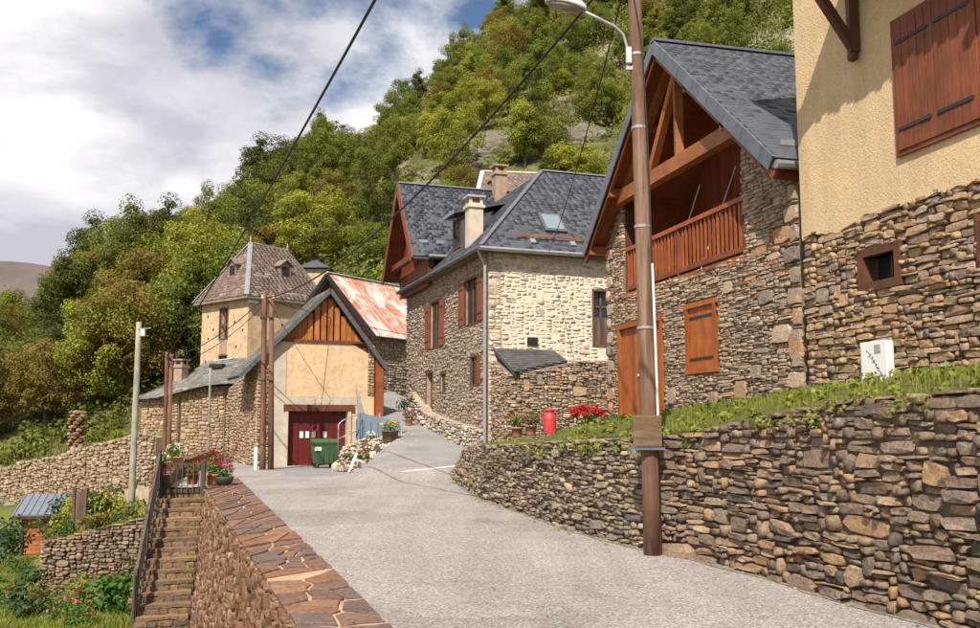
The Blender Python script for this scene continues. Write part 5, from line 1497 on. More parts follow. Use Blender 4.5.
for i, h in enumerate(tl_h):
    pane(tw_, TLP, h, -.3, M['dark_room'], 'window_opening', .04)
    casing('window_frame', tw_, TLP, h, M['old_brown'], .07, .03, .1)
    pane(tw_, TLP, ((h[0] + h[1]) / 2 - .04, (h[0] + h[1]) / 2 + .04, h[2], h[3]), -.1, M['old_brown'], 'mullion', .06)
    if i == 0: pane(tw_, TLP, (h[0], h[1], 5.3, 5.45), -.09, M['old_brown'], 'transom', .06)
pane(tw_, TLP, (2.0, 2.72, 3.7, 4.5), .01, M['brick_render'], 'blocked_window', .04)
for u, z in ((.6, 5.9), (.7, 4.6), (.5, 3.3), (1.4, 3.0), (3.4, 5.4), (3.6, 4.0), (3.3, 2.6), (4.2, 4.9), (4.2, 3.2), (1.2, 5.1)): pane(tw_, TLP, (u, u + .13, z, z + .13), .003, M['dark_room'], 'putlog_hole', .02)
for u, z in ((.8, 5.6), (2.2, 5.3), (3.6, 5.6), (1.4, 4.4), (3.0, 4.5), (4.2, 4.5)): pane(tw_, TRP, (u, u + .13, z, z + .13), .003, M['dark_room'], 'putlog_hole', .02)
pane(tw_, TRP, (.0, .6, 6.45, 6.62), .05, M['white_paint'], 'fallen_fascia', .1)
ov = .38
e = [TPt(-ov, -ov, TE + .05), TPt(TW + ov, -ov, TE + .05), TPt(TW + ov, TD + ov, TE + .05), TPt(-ov, TD + ov, TE + .05)]
ra, rb = TPt(1.58, TD / 2, 10.3), TPt(4.2, TD / 2, 10.2)
rf = MB()
rf.v = [tuple(q) for q in e] + [tuple(ra), tuple(rb)] + [tuple(q - Vector((0, 0, .15))) for q in e]
rf.f = [(0, 1, 5, 4), (1, 2, 5), (2, 3, 4, 5), (3, 0, 4), (6, 7, 1, 0), (7, 8, 2, 1), (8, 9, 3, 2), (9, 6, 0, 3), (6, 9, 8, 7)]
tro = rf.build('roof', M['brown_slate'], tw_)
def face_slates(a, b, c, d, sw, ex, m, parent, r):
    e1 = (b - a).normalized(); x = d - a; e2 = (x - e1 * x.dot(e1)).normalized(); nn = e1.cross(e2)
    P_ = [((q - a).dot(e1), (q - a).dot(e2)) for q in (a, b, c, d)]
    pieces('slate', 'slate_courses', slate_items(a, e1, e2, P_, sw, ex, r, th=.03, lift=.01, ragged=.012), SLATES, m, parent, 20, 5)
face_slates(e[0], e[1], rb, ra, .3, .2, M['brown_slate'], tro, r)
face_slates(e[3], e[0], ra, ra + TV.to_3d() * .02, .3, .2, M['brown_slate'], tro, r)
for a_, b_ in ((e[0], ra), (e[1], rb), (e[3], ra)): beam('hip_flashing', M['zinc'], tw_, a_ + Vector((0, 0, .04)), b_ + Vector((0, 0, .04)), .26, .05)
beam('ridge_flashing', M['zinc'], tw_, ra + Vector((0, 0, .04)), rb + Vector((0, 0, .04)), .2, .08)
for q in (ra, rb):
    mb = MB(); mb.lathe(q, [(.10, 0), (.05, .12), (.07, .2), (.02, .45)], 8); mb.build('finial', M['zinc'], tw_)
def small_dormer(parent, c, out, side, w, h):
    """hooded roof light: cheeks, dark opening, small pitched hood"""
    mb = MB(); mb.prism([c + side * w / 2, c - side * w / 2, c - side * w / 2 + Vector((0, 0, h)), c + Vector((0, 0, h * 1.35)), c + side * w / 2 + Vector((0, 0, h))], -out * 1.1); d_ = mb.build('dormer', M['brown_slate'], parent)
    block('dormer_opening', M['dark_room'], d_, c + Vector((0, 0, h * .5)) + out * .015, side * w * .66, out * .02, Vector((0, 0, h * .8)))
    for s in (-1, 1):
        a_, b_ = c + Vector((0, 0, h * 1.45)) + out * .15, c + side * s * (w / 2 + .12) + Vector((0, 0, h * .92)) + out * .15
        mb = MB(); mb.prism([a_, b_, b_ - out * 1.3, a_ - out * 1.3], (0, 0, .07)); mb.build('dormer_hood', M['brown_slate'], d_)
pm = (e[0] + e[3]) / 2; small_dormer(tw_, pm.lerp(ra, .40) + TU.to_3d() * .02, -TU.to_3d(), TV.to_3d(), .75, .7)
pm = (e[0] + e[1]) / 2; small_dormer(tw_, pm.lerp((ra + rb) / 2, .42) + TU.to_3d() * .3, -TV.to_3d(), TU.to_3d(), .75, .7)

# ------------------------------------------------------------------ house with rusty sheet roof behind the barn
r = random.Random(83)
GV = Vector((math.sin(R(33)), math.cos(R(33)))); GU = Vector((GV.y, -GV.x))       # GV along the ridge (away, right), GU down the slope towards the street
G0 = at(327, 273, 48.0); gz0 = G0.z; G0 = G0.xy
def GPt(d, l, z): q = G0 + GU * d + GV * l; return Vector((q.x, q.y, z))
gh = thing('rusty_roofed_house', GPt(0, 4, 1), 'stone barn under a rusty white sheet roof, behind the garage barn', 'barn')
drop, gw, gl = 3.45, 3.35, 11.0
mb = MB(); mb.prism([GPt(-gw, .4, 0), GPt(gw - .35, .4, 0), GPt(gw - .35, .4, gz0 - drop + .25), GPt(0, .4, gz0 - .1), GPt(-gw, .4, gz0 - drop + .1)], GV.to_3d() * .3); mb.build('gable_wall', M['larch_dark'], gh)
GW = Path([GPt(gw - .35, .4, 0).xy, GPt(gw - .35, gl - .3, 0).xy], out=1)
gwl = wall_slab(GW, [0, GW.L], lambda u: -1, lambda u: gz0 - drop + .25, [], .4, out=-.03).build('wall', M['mortar_warm'], gh, fix=True)
its = stone_items(GW, clip_rects([(x, z, w, h) for x, z, w, h in pack(GW.L, gz0 - drop + .2, (.18, .45), (.1, .2), r)]), 0, (.06, .12), r, out0=-.05, protos=RUBBLE)
pieces('stone', 'small_stones', its, RUBBLE, M['house_stone'], gwl, 60, 7)
# corrugated slope facing the street
mb = MB(); n = 150
for k in range(n + 1):
    l = gl * k / n; o_ = .022 * math.cos(k * math.pi)
    for d in (0, gw * .5, gw): mb.v.append(tuple(GPt(d, l, gz0 - drop * d / gw + o_)))
for k in range(n):
    for j in range(2): mb.f.append((3 * k + j, 3 * k + j + 1, 3 * k + 4 + j, 3 * k + 3 + j))
mb.build('roof_sheet', M['rusty_sheet'], gh)
mb = MB(); mb.prism([GPt(0, 0, gz0), GPt(-gw, 0, gz0 - drop), GPt(-gw, gl, gz0 - drop), GPt(0, gl, gz0)], (0, 0, -.05)); mb.build('rear_roof', M['old_slate'], gh)
beam('ridge_cap', M['white_zinc'], gh, GPt(0, -.02, gz0 + .05), GPt(0, gl, gz0 + .05), .22, .05)
beam('verge_board', M['black'], gh, GPt(0, -.03, gz0 - .1), GPt(gw, -.03, gz0 - drop - .1), .05, .22); beam('verge_board', M['black'], gh, GPt(0, -.03, gz0 - .1), GPt(-gw, -.03, gz0 - drop - .1), .05, .22)
# small roof peeping out behind the tower
kb = thing('roof_lantern', at(318, 285, 60) - Vector((0, 0, 6)), 'small dark slate-capped roof turret just behind the tower house', 'roof turret')
c = at(316, 268, 60)
mb = MB(); mb.box(c + Vector((0, 0, -4.0)), (1.7, 0, 0), (0, 1.7, 0), (0, 0, 7.6)); mb.build('turret_wall', M['tower_plaster'], kb)
mb = MB(); mb.v = [tuple(c + Vector(q)) for q in ((-1.15, -1.15, -.15), (1.15, -1.15, -.15), (1.15, 1.15, -.15), (-1.15, 1.15, -.15), (0, 0, .55))]; mb.f = [(0, 1, 4), (1, 2, 4), (2, 3, 4), (3, 0, 4), (3, 2, 1, 0)]; mb.build('turret_cap', M['slate'], kb)

# ------------------------------------------------------------------ brown roofed house up the slope
UH = at(508, 165, 62.0)
uh = thing('hillside_house', (UH.x, UH.y, 10), 'brown roofed house up the slope, showing above the slate roofs', 'house')
uu = Vector((math.cos(R(8)), math.sin(R(8)), 0)); uv = Vector((-uu.y, uu.x, 0))
def UP(a, b, z): return Vector((UH.x, UH.y, UH.z)) + uu * a + uv * b + Vector((0, 0, z))
mb = MB(); mb.box(UP(.6, 2, -6.2), uu * 5.4, uv * 6, Vector((0, 0, 7.0))); mb.build('wall', M['tower_plaster'], uh)
mb = MB(); mb.prism([UP(-2.6, -2.2, -3.6), UP(4.6, -2.2, -3.6), UP(2.6, 2, 0), UP(-1.5, 2, 0)], (0, 0, -.15)); mb.prism([UP(-1.5, 2, 0), UP(2.6, 2, 0), UP(4.6, 6, -3.6), UP(-2.6, 6, -3.6)], (0, 0, -.15)); mb.prism([UP(-2.6, -2.2, -3.6), UP(-1.5, 2, 0), UP(-2.6, 6, -3.6)], uu * .1)
uro = mb.build('roof', M['brown_slate'], uh)
face_slates(UP(-2.6, -2.2, -3.6), UP(4.6, -2.2, -3.6), UP(2.6, 2, 0), UP(-1.5, 2, 0), .3, .22, M['brown_slate'], uro, r)
beam('ridge_flashing', M['white_zinc'], uh, UP(-1.5, 2, .05), UP(2.6, 2, .05), .25, .1); beam('hip_flashing', M['white_zinc'], uh, UP(-2.6, -2.2, -3.55), UP(-1.5, 2, .05), .28, .1)
for a_ in (-.9, 1.7): small_dormer(uh, UP(a_, .3, -1.6), -uv, uu, .7, .45)
# ------------------------------------------------------------------ street-lamp pole by the wall
r = random.Random(91)
def pole(name, foot, top, r0, r1, m, label, cat='utility pole', group=None, n=10):
    t = thing(name, foot, label, cat, group)
    mb = MB(); k = 7; foot, top = Vector(foot), Vector(top)
    mb.tube([foot.lerp(top, i / k) + Vector((r.uniform(-.006, .006), r.uniform(-.006, .006), 0)) for i in range(k + 1)], [r0 + (r1 - r0) * i / k for i in range(k + 1)], n)
    mb.build('shaft', m, t, True)
    return t
f0 = at(653, 549, 12.15); f0.z = -1.75; tp = at(635, 0, 12.15); dirp = (tp - f0); tp = f0 + dirp * 1.14
lp = pole('lamp_pole', f0, tp, .118, .088, M['pole_wood'], 'tall weathered wooden lamp pole in front of the dry stone wall', 'lamp pole', n=14)
def onp(z): return f0 + (tp - f0) * ((z - f0.z) / (tp.z - f0.z))
# street lamp: bent steel arm, clamp, and shallow bowl head
mb = MB(); a0 = onp(4.70) + Vector((-.14, -.03, 0)); x0 = Vector((-1, -.15, 0)).normalized()
mb.tube([a0, a0 + Vector((0, 0, .34)), a0 + x0 * .05 + Vector((0, 0, .50)), a0 + x0 * .16 + Vector((0, 0, .60)), a0 + x0 * .34 + Vector((0, 0, .68)), a0 + x0 * .62 + Vector((0, 0, .80))], .021, 8)
arm = mb.build('lamp_arm', M['galv'], lp, True)
block('arm_clamp', M['white_zinc'], lp, a0 + Vector((.02, -.01, .20)), (.07, 0, 0), (0, .07, 0), (0, 0, .22)); block('arm_clamp', M['galv'], lp, a0 + Vector((.04, 0, .02)), (.12, 0, 0), (0, .06, 0), (0, 0, .05))
hc = a0 + x0 * .84 + Vector((0, 0, .87)); ax = (x0 + Vector((0, 0, .16))).normalized(); az = Vector((0, 0, 1)); az = (az - ax * az.dot(ax)).normalized(); ay = ax.cross(az)
def shell(prof, n=20):
    mb = MB()
    for (k, z, sx) in prof:
        for i in range(n):
            a = 2 * math.pi * i / n; x = math.cos(a); y = math.sin(a)
            taper = 1 - .28 * (x < 0) * abs(x)
            mb.v.append(tuple(hc + ax * (x * .29 * k + sx) + ay * (y * .135 * k * taper) + az * z))
    for j in range(len(prof) - 1):
        for i in range(n): mb.f.append((j * n + i, j * n + (i + 1) % n, (j + 1) * n + (i + 1) % n, (j + 1) * n + i))
    mb.f.append(tuple(range(n))[::-1]); mb.f.append(tuple((len(prof) - 1) * n + i for i in range(n)))
    return mb
shell([(1.0, -.025, 0), (1.02, 0, 0), (.96, .045, 0), (.75, .085, 0), (.4, .105, 0)]).build('lamp_head', M['lamp_white'], lp, True)
shell([(.5, -.085, 0), (.78, -.070, 0), (.93, -.026, 0)]).build('lamp_lens', M['lens'], lp, True)
for z in (3.9, 2.55, 4.92, 1.2): 
    c = onp(z); mb = MB(); rr = .118 - .030 * (z + 1.75) / 8; mb.tube([c - Vector((0, 0, .018)), c + Vector((0, 0, .018))], rr + .008, 14); mb.build('steel_band', M['galv'], lp)
mb = MB(); mb.tube([onp(-.22) + Vector((.115, -.04, 0)), onp(1.0) + Vector((.112, -.04, 0)), onp(2.05) + Vector((.108, -.04, 0))], .019, 8); mb.build('white_conduit', M['white_paint'], lp)
mb = MB(); mb.tube([onp(2.05) + Vector((.105, -.04, 0)), onp(3.6) + Vector((.10, -.05, 0)), onp(5.0) + Vector((.06, -.09, 0)), onp(5.7) + Vector((-.03, -.10, 0))], .012, 6); mb.build('pole_cable', M['cable'], lp)
# boarded guard on the pole at wall-top height
c = onp(-.14)
mb = MB(); mb.box(c + Vector((-.045, -.135, 0)), (.37, .02, 0), (-.0015, .028, 0), (0, 0, .40)); gu = mb.build('guard_board', M['ply'], lp)
for dz in (-.10, .10): block('guard_batten', M['ply'], lp, c + Vector((-.17, .02, dz)), (.05, 0, 0), (0, .28, 0), (0, 0, .06))
block('guard_shelf', M['slate_edge'], lp, c + Vector((-.06, -.02, -.225)), (.46, 0, 0), (0, .34, 0), (0, 0, .03))

# ------------------------------------------------------------------ other poles
f = at(131, 510, 30.0); t = at(139, 322, 30.0)
gp = pole('grey_pole', f - Vector((0, 0, .3)), t, .115, .085, M['pole_grey'], 'pale grey wooden pole standing in the garden bed, at left')
mb = MB(); mb.box(t + Vector((.16, -.05, -.35)), (.14, 0, 0), (0, .1, 0), (0, 0, .22)); mb.build('junction_box', M['white_zinc'], gp); beam('box_arm', M['galv'], gp, t + Vector((0, -.08, -.24)), t + Vector((.42, -.08, -.2)), .03, .03)
f = at(267, 472, 34.0); t = at(268.5, 291, 34.0)
dp = pole('twin_pole', f - Vector((.16, 0, .2)), t - Vector((.145, 0, 0)), .115, .09, M['pole_red'], 'pair of bolted reddish poles before the barn corner')
mb = MB(); f2, t2 = f + Vector((.13, .03, -.2)), t + Vector((.115, .03, -.05)); mb.tube([f2, f2.lerp(t2, .5), t2], [.115, .1, .09], 10); mb.build('second_shaft', M['pole_red'], dp, True)
for z in (.15, .5, .85): c = f.lerp(t, z); block('bolt_strap', M['iron'], dp, c + Vector((-.01, -.10, 0)), (.42, 0, 0), (0, .03, 0), (0, 0, .05))
mb = MB(); mb.tube([t + Vector((0, 0, -.1)), t + Vector((0, 0, .45))], .015, 6); mb.build('top_rod', M['iron'], dp)
for x in (-.2, .2): block('insulator', M['white_zinc'], dp, t + Vector((x, -.05, -.22)), (.07, 0, 0), (0, .07, 0), (0, 0, .12))
block('cable_clip_box', M['white_paint'], dp, f + Vector((-.42, 0, .42)), (.11, 0, 0), (0, .08, 0), (0, 0, .95))
f = at(166, 480, 40.0); t = at(169, 352, 40.0)
bp_ = pole('brown_pole', f - Vector((.09, 0, 1.5)), t - Vector((.08, 0, 0)), .10, .08, M['pole_red'], 'reddish brown pole pair in front of the low outbuilding')
mb = MB(); f2, t2 = f + Vector((.11, .02, -1.5)), t + Vector((.10, .02, -.1)); mb.tube([f2, t2], [.1, .08], 10); mb.build('second_shaft', M['pole_red'], bp_, True)
f = at(208, 470, 42.0); t = at(210.5, 368, 42.0)
sp_ = pole('thin_pole', f - Vector((0, 0, 1.0)), t, .065, .05, M['pole_grey'], 'thin grey post against the outbuilding wall, near the barn')
# ------------------------------------------------------------------ cables
def cable(pts, rad, label, sag=0.0, name='overhead_cable'):
    """pts: support points; quadratic sag between each pair"""
    P = []
    for a, b in zip(pts, pts[1:]):
        for k in range(16):
            f = k / 16; q = Vector(a).lerp(Vector(b), f); q.z -= sag * 4 * f * (1 - f); P.append(q)
    P.append(Vector(pts[-1])); mb = MB(); mb.tube(P, rad, 6)
    o = mb.build(name, M['cable'], None, True); tag(o, label, 'cable', 'overhead cables'); return o
bt = at(167, 356, 40.0); tt = at(267, 298, 34.0); gt_ = at(139, 330, 30.0); pt = tp - Vector((0, 0, .45))
cable([(7.5, -14, 9.0), at(375, 0, 13.0), at(232, 252, 30.0), bt], .026, 'thick black cable crossing the cloudy sky down to the brown poles', .06)
cable([pt + Vector((-.1, 0, 0)), tt], .024, 'black cable from the lamp pole down to the twin poles', .95)
cable([pt + Vector((-.05, .05, -.1)), HP(2.0, EO, EZ)], .012, 'thin cable from the lamp pole to the cream house eaves', .35)
cable([pt + Vector((.05, -.1, .15)), (3.2, -12, 7.5)], .02, 'cable leaving the lamp pole towards the viewer', .3)
cable([tt + Vector((-.2, 0, -.1)), bt + Vector((0, 0, -.1))], .018, 'upper cable strung between the twin poles and brown poles', .35)
cable([tt + Vector((-.2, 0, -.35)), bt + Vector((0, 0, -.35))], .014, 'lower cable strung between the twin poles and brown poles', .45)
cable([bt + Vector((0, 0, -.05)), gt_], .012, 'cable between the brown poles and the grey pole', .3)
cable([tt + Vector((.2, 0, -.1)), GPt(gw, 8, gz0 - drop + .3)], .012, 'cable from the twin poles past the rusty roof', .3)
cable([tt + Vector((.2, 0, -.3)), BPt(2.9, -.1, -.0 + .9)], .010, 'thin service cable from the twin poles to the garage front', .1)

# ------------------------------------------------------------------ wheeled waste bin
bc = at(324, 473, 35.5); bc.z = road_z(bc.x, bc.y)
wb = thing('waste_bin', bc, 'green wheeled waste container in front of the garage door', 'waste bin')
bx = Vector((.95, .30, 0)).normalized(); by = Vector((-bx.y, bx.x, 0))
def BQ(a, b, z): return bc + bx * a * .92 + by * b * .92 + Vector((0, 0, z * .84))
mb = MB()
lv = [(.20, .43, .30), (.55, .48, .34), (1.02, .53, .38), (1.06, .56, .41), (1.12, .56, .41)]
for z, w, d in lv: mb.v += [tuple(BQ(a * w, b * d, z)) for a, b in ((-1, -1), (1, -1), (1, 1), (-1, 1))]
for j in range(len(lv) - 1):
    for i in range(4): mb.f.append((4 * j + i, 4 * j + (i + 1) % 4, 4 * j + 4 + (i + 1) % 4, 4 * j + 4 + i))
mb.f.append((3, 2, 1, 0)); mb.f.append(tuple(4 * (len(lv) - 1) + i for i in range(4)))
bod = mb.build('body', M['bin_green'], wb, bevel=.02)
for a in (-.30, -.1, .1, .30): block('rib', M['bin_green'], bod, BQ(a, -.345, .60), bx * .04, by * .05, Vector((0, 0, .72)))
mb = MB(); n = 10
for s in (-.56, .56):
    for i in range(n + 1):
        f = i / n; mb.v.append(tuple(BQ(s, -.43 + .86 * f, 1.13 + .17 * math.sin(f * math.pi) ** .8)))
for i in range(n): mb.f.append((i, i + 1, n + 2 + i, n + 1 + i))
mb.f.append(tuple(range(n + 1))[::-1]); mb.f.append(tuple(n + 1 + i for i in range(n + 1))); mb.f.append((0, n + 1, 2 * n + 1, n))
mb.build('lid', M['bin_green'], wb)
for a in (-.33, .33):
    for b in (-.2, .2):
        mb = MB(); mb.tube([BQ(a, b - .03, .10), BQ(a, b + .03, .10)], .10, 12); mb.build('wheel', M['rubber'], wb); block('caster_fork', M['galv'], wb, BQ(a, b, .17), bx * .05, by * .1, Vector((0, 0, .09)))
for a in (-.38, -.24): block('sticker', M['white_box'], wb, BQ(a, -.405, .86), bx * .12, by * .008, Vector((0, 0, .14)))
mb = MB(); mb.tube([BQ(.54, -.4, 1.0), BQ(.66, -.4, 1.0), BQ(.66, .4, 1.0), BQ(.54, .4, 1.0)], .018, 6); mb.build('grab_rail', M['bin_green'], wb)

# ------------------------------------------------------------------ blue-grey sheet panel, rail and rubble heap beside the street
pa, pb = at(357, 433, 36.2), at(400, 437, 34.6)
bpn = thing('metal_panel', (pa + pb) / 2 - Vector((0, 0, .5)), 'blue-grey metal sheet barrier beside the sloping side street', 'barrier')
d_ = (pb - pa); d_.z = 0; nrm = Vector((-d_.y, d_.x, 0)).normalized()
n = 6
mb = MB(); mb.prism([Vector((pa.x, pa.y, -.85)), Vector((pb.x, pb.y, -.85)), Vector((pb.x, pb.y, -.05)), Vector((pa.x, pa.y, .30))], nrm * .03); sheet = mb.build('sheet', M['blue_panel'], bpn)
for k in range(n + 1): q = pa + d_ * k / n; block('sheet_rib', M['blue_panel'], sheet, Vector((q.x, q.y, -.35 - .06 * k)) - nrm * .03, d_.normalized() * .03, nrm * .04, Vector((0, 0, .80)))
for k in (0, .5, 1): q = pa + d_ * k; block('post', M['galv'], bpn, Vector((q.x, q.y, -.4)) + nrm * .06, (.06, 0, 0), (0, .06, 0), (0, 0, 1.3))
sh2 = MB(); q0 = at(357, 408, 36.6); sh2.prism([q0, q0 + Vector((.55, .1, -.9)), q0 + Vector((.1, 0, -.9)), q0 + Vector((-.05, 0, .85))], (0, .03, 0)); sh2.build('leaning_sheet', M['galv'], bpn)
rl = thing('pipe_rail', at(340, 455, 35.4), 'bent grey pipe handrail beside the green bin', 'railing')
A_ = at(338, 455, 35.3); mb = MB(); mb.tube([A_, A_ + Vector((0, 0, 1.15)), A_ + Vector((.15, .1, 1.3)), A_ + Vector((.75, .5, 1.55)), A_ + Vector((.75, .5, .2))], .025, 8); mb.build('pipe', M['galv'], rl, True)
A2 = A_ + Vector((0, 0, .6)); mb = MB(); mb.tube([A2, A2 + Vector((.75, .5, .35))], .02, 6); mb.build('mid_pipe', M['galv'], rl, True)

hp_ = thing('rubble_heap', at(370, 465, 34.5), 'heap of pale rubble stones with plants beside the side street', 'rubble heap')
core = MB(); n = 14; hc0 = at(376, 470, 32.6); HW = 1.45
def heap_z(a, b):
    """a across -1..1, b towards the back 0..1"""
    lz = -1.78 + 1.12 * sstep(-.25, .95, b) * (1 - .55 * max(0, -a - .35) ** 1.2) * (1 - .35 * max(0, a - .3))
    return max(lz, road_z(hc0.x + a * HW, hc0.y + b * 2.0) - .03)
for i in range(n + 1):
    for j in range(n + 1):
        a, b = -1 + 2 * i / n, -.25 + 1.4 * j / n
        core.v.append((hc0.x + a * HW, hc0.y + b * 2.0, heap_z(a, b) - .04))
for i in range(n):
    for j in range(n): core.f.append((i * (n + 1) + j, (i + 1) * (n + 1) + j, (i + 1) * (n + 1) + j + 1, i * (n + 1) + j + 1))
core.build('earth', M['soil'], hp_, True)
its = []
for _ in range(520):
    a, b = r.uniform(-1, .95), r.uniform(-.25, 1.1); s = r.uniform(.07, .20)
    if heap_z(a, b) <= road_z(hc0.x + a * HW, hc0.y + b * 2.0) and r.random() < .8: continue
    its.append((axes((hc0.x + a * HW, hc0.y + b * 2, heap_z(a, b)), (s, 0, 0), (0, s * r.uniform(.7, 1), 0), (0, 0, s * r.uniform(.5, .9))), r.randrange(10)))
for a, s in ((-.92, .42), (-.62, .36), (-.32, .40), (-.05, .30), (-.78, .26)):
    its.append((axes((hc0.x + a * HW, hc0.y - .40, road_z(hc0.x + a * HW, hc0.y - .40) + s * .38), (s, 0, 0), (0, s * .7, 0), (0, 0, s * 1.0)), r.randrange(10)))
pieces('stone', 'small_stones', its, BOULDERS, M['pale_rubble'], hp_, 120, 4)
bl_ = thing('leaning_plank', at(350, 476, 33.2), 'short pale plank leaning on the rubble heap beside the bin', 'plank')
q = at(349, 474, 31.6); q.z = road_z(q.x, q.y) + .02; beam('board', M['white_zinc'], bl_, q, q + Vector((.22, .25, .62)), .12, .04)

# ------------------------------------------------------------------ red milk churn on the terrace
mcz = at(550, 434, 24.6)
mc = thing('milk_churn', mcz, 'red painted milk churn standing on the planted terrace', 'milk churn')
mb = MB(); mb.lathe(mcz, [(.165, 0), (.17, .02), (.17, .40), (.16, .46), (.115, .53), (.105, .56), (.115, .58), (.125, .60)], 18); mb.build('body', M['churn_red'], mc, True)
mb = MB(); mb.lathe(mcz + Vector((0, 0, .60)), [(.13, 0), (.135, .03), (.10, .06), (.03, .075)], 18); mb.build('lid', M['churn_red'], mc, True)
for s in (-1, 1):
    mb = MB(); mb.tube([mcz + Vector((.15 * s, 0, .44)), mcz + Vector((.21 * s, 0, .49)), mcz + Vector((.19 * s, 0, .56)), mcz + Vector((.12 * s, 0, .56))], .012, 6); mb.build('handle', M['churn_red'], mc)

# ------------------------------------------------------------------ garden hut
hq = at(40, 556, 37.0)
ht = thing('garden_hut', hq, 'small orange timber garden hut with grey metal roof', 'hut')
hx = Vector((.97, .24, 0)).normalized(); hy = Vector((-hx.y, hx.x, 0)); hz = terrain_z(hq.x, hq.y)
def HQ(a, b, z): return Vector((hq.x, hq.y, hz)) + hx * a + hy * b + Vector((0, 0, z))
mb = MB(); mb.box(HQ(0, .7, .78), hx * 1.30, hy * 1.4, Vector((0, 0, 1.6))); wallh = mb.build('wall', M['hut_wood'], ht)
for k in range(9): block('board', M['hut_wood'], wallh, HQ(0, -.012, .10 + k * .165), hx * 1.34, hy * .03, Vector((0, 0, .155)))
for s in (-.66, .66): beam('corner_post', M['frame_brown'], ht, HQ(s, -.03, -.1), HQ(s, -.03, 1.65), .10, .08, up=(1, 0, 0))
mb = MB(); mb.prism([HQ(-1.0, -.35, 1.50), HQ(1.0, -.35, 1.50), HQ(1.0, 1.6, 2.15), HQ(-1.0, 1.6, 2.15)], (0, 0, .05)); ro = mb.build('roof', M['steel_roof'], ht)
for k in range(8): a = -.95 + k * .2714; beam('roof_seam', M['steel_roof'], ro, HQ(a, -.36, 1.565), HQ(a, 1.6, 2.215), .03, .04)
beam('fascia', M['frame_brown'], ht, HQ(-1.0, -.33, 1.44), HQ(1.0, -.33, 1.44), .03, .12)
# ------------------------------------------------------------------ long terrace wall, ruined pillar, small garden wall
r = random.Random(101)
TWP = Path([TERR_B + (TERR_B - TERR_A) * .5, TERR_B, TERR_A + Vector((.6, -.2))], out=1)
t_tw = thing('terrace_wall', TWP.P(TWP.L * .6, -4.5), 'long pale dry stone terrace wall climbing the slope at left', 'wall')
def tw_top(u):
    a = (TERR_A - TWP(u)[0]).length; return -.66 - .21 * a
tw_bot = lambda u: tw_top(u) - 2.3
wall_slab(TWP, TWP.l + list(np.arange(1, TWP.L, 1.2)), lambda u: tw_bot(u) - 1, lambda u: tw_top(u) - .02, [], .5, out=-.02).build('wall_core', M['mortar_warm'], t_tw, fix=True)
its = stone_items(TWP, pack(TWP.L, 2.35, (.14, .42), (.10, .24), r), 0, (.08, .2), r, out0=-.02, protos=RUBBLE, tilt=14, lean=.0, zof=lambda u: tw_bot(u))
pieces('stone', 'small_stones', its, RUBBLE, M['terrace_stone'], t_tw, 300, 5)
q = at(76, 440, 50.5)
rp = thing('ruined_pillar', q - Vector((0, 0, 1.0)), 'stump of a ruined stone pillar above the terrace wall', 'ruin')
its = []
for k in range(14):
    for j in range(4):
        a = j * 1.57 + k * .5; its.append((axes(q + Vector((.28 * math.cos(a), .28 * math.sin(a), -1.0 + k * .19)), (.45, 0, 0), (0, .42, 0), (0, 0, .24)), r.randrange(10)))
pieces('stone', 'small_stones', its, BOULDERS, M['red_stone'], rp, 60, 4)
GWP = Path([(-14.0, 29.9), (-12.15, 26.0), (-8.2, 25.55)], out=1)
t_gw = thing('garden_wall', GWP.P(4, -4.7), 'low grey dry stone wall holding the raised garden bed', 'wall')
def gw_top(u): q = GWP(u)[0]; return garden_z(q.x + .3, q.y + .75) + .03
wall_slab(GWP, GWP.l + list(np.arange(.8, GWP.L, .8)), lambda u: -5.6, lambda u: gw_top(u) - .03, [], .4, out=-.02).build('wall_core', M['mortar_dark'], t_gw, fix=True)
its = stone_items(GWP, clip_rects([(x, z - 5.4, w, h) for x, z, w, h in pack(GWP.L, 3.4, (.10, .34), (.05, .14), r)], top=lambda u: gw_top(min(u, GWP.L)) + .04), 0, (.10, .2), r, out0=-.06, protos=RUBBLE, tilt=7)
pieces('stone', 'small_stones', its, RUBBLE, M['dry_stone'], t_gw, 300, 5)

# ------------------------------------------------------------------ trees
def make_tree(name, m, seed, h=10.0, cr=3.0, base=.15, nclump=64, nleaf=270, leaf=.18, conic=0.0):
    r = random.Random(seed)
    root = bpy.data.objects.new(name, None); root.empty_display_size = .3; link(root)
    mb = MB(); top = Vector((r.uniform(-.4, .4), r.uniform(-.4, .4), h * .72))
    mb.tube([(0, 0, -.8), (r.uniform(-.1, .1), r.uniform(-.1, .1), h * .2), top * .6, top], [.24, .19, .12, .04], 7)
    cl = []
    for k in range(nclump):
        while True:
            p_ = Vector((r.uniform(-1, 1), r.uniform(-1, 1), r.uniform(-1, 1)))
            if .35 < p_.length < 1: break
        zc_ = h * (base + 1) / 2 + p_.z * h * (1 - base) / 2 * .92
        f = 1 - conic * max(0, (zc_ / h - base) / (1 - base))
        f *= 1.0 if zc_ > h * .4 else .85
        cl.append(Vector((p_.x * cr * f, p_.y * cr * f, zc_)))
    for k in range(7):
        c_ = cl[k]; s_ = Vector((0, 0, min(h * .6, max(h * .18, c_.z - r.uniform(1, 2.5))))); mb.tube([s_, s_.lerp(c_, .5) + Vector((0, 0, .2)), c_], [.09, .06, .02], 5)
    mb.build('trunk', M['bark'], root, True)
    vs = []
    for c_ in cl:
        a, _n = leafball(r, int(nleaf * r.uniform(.6, 1.3)), r.uniform(.55, 1.15) * cr / 3.0 * (h / 10) ** .3, leaf, r.uniform(.7, .95), up=.6, shell=.45); vs.append(a + np.array(c_))
    o = bpy.data.objects.new('crown', quads_mesh('crown', np.concatenate(vs), m)); link(o, root)
    return root
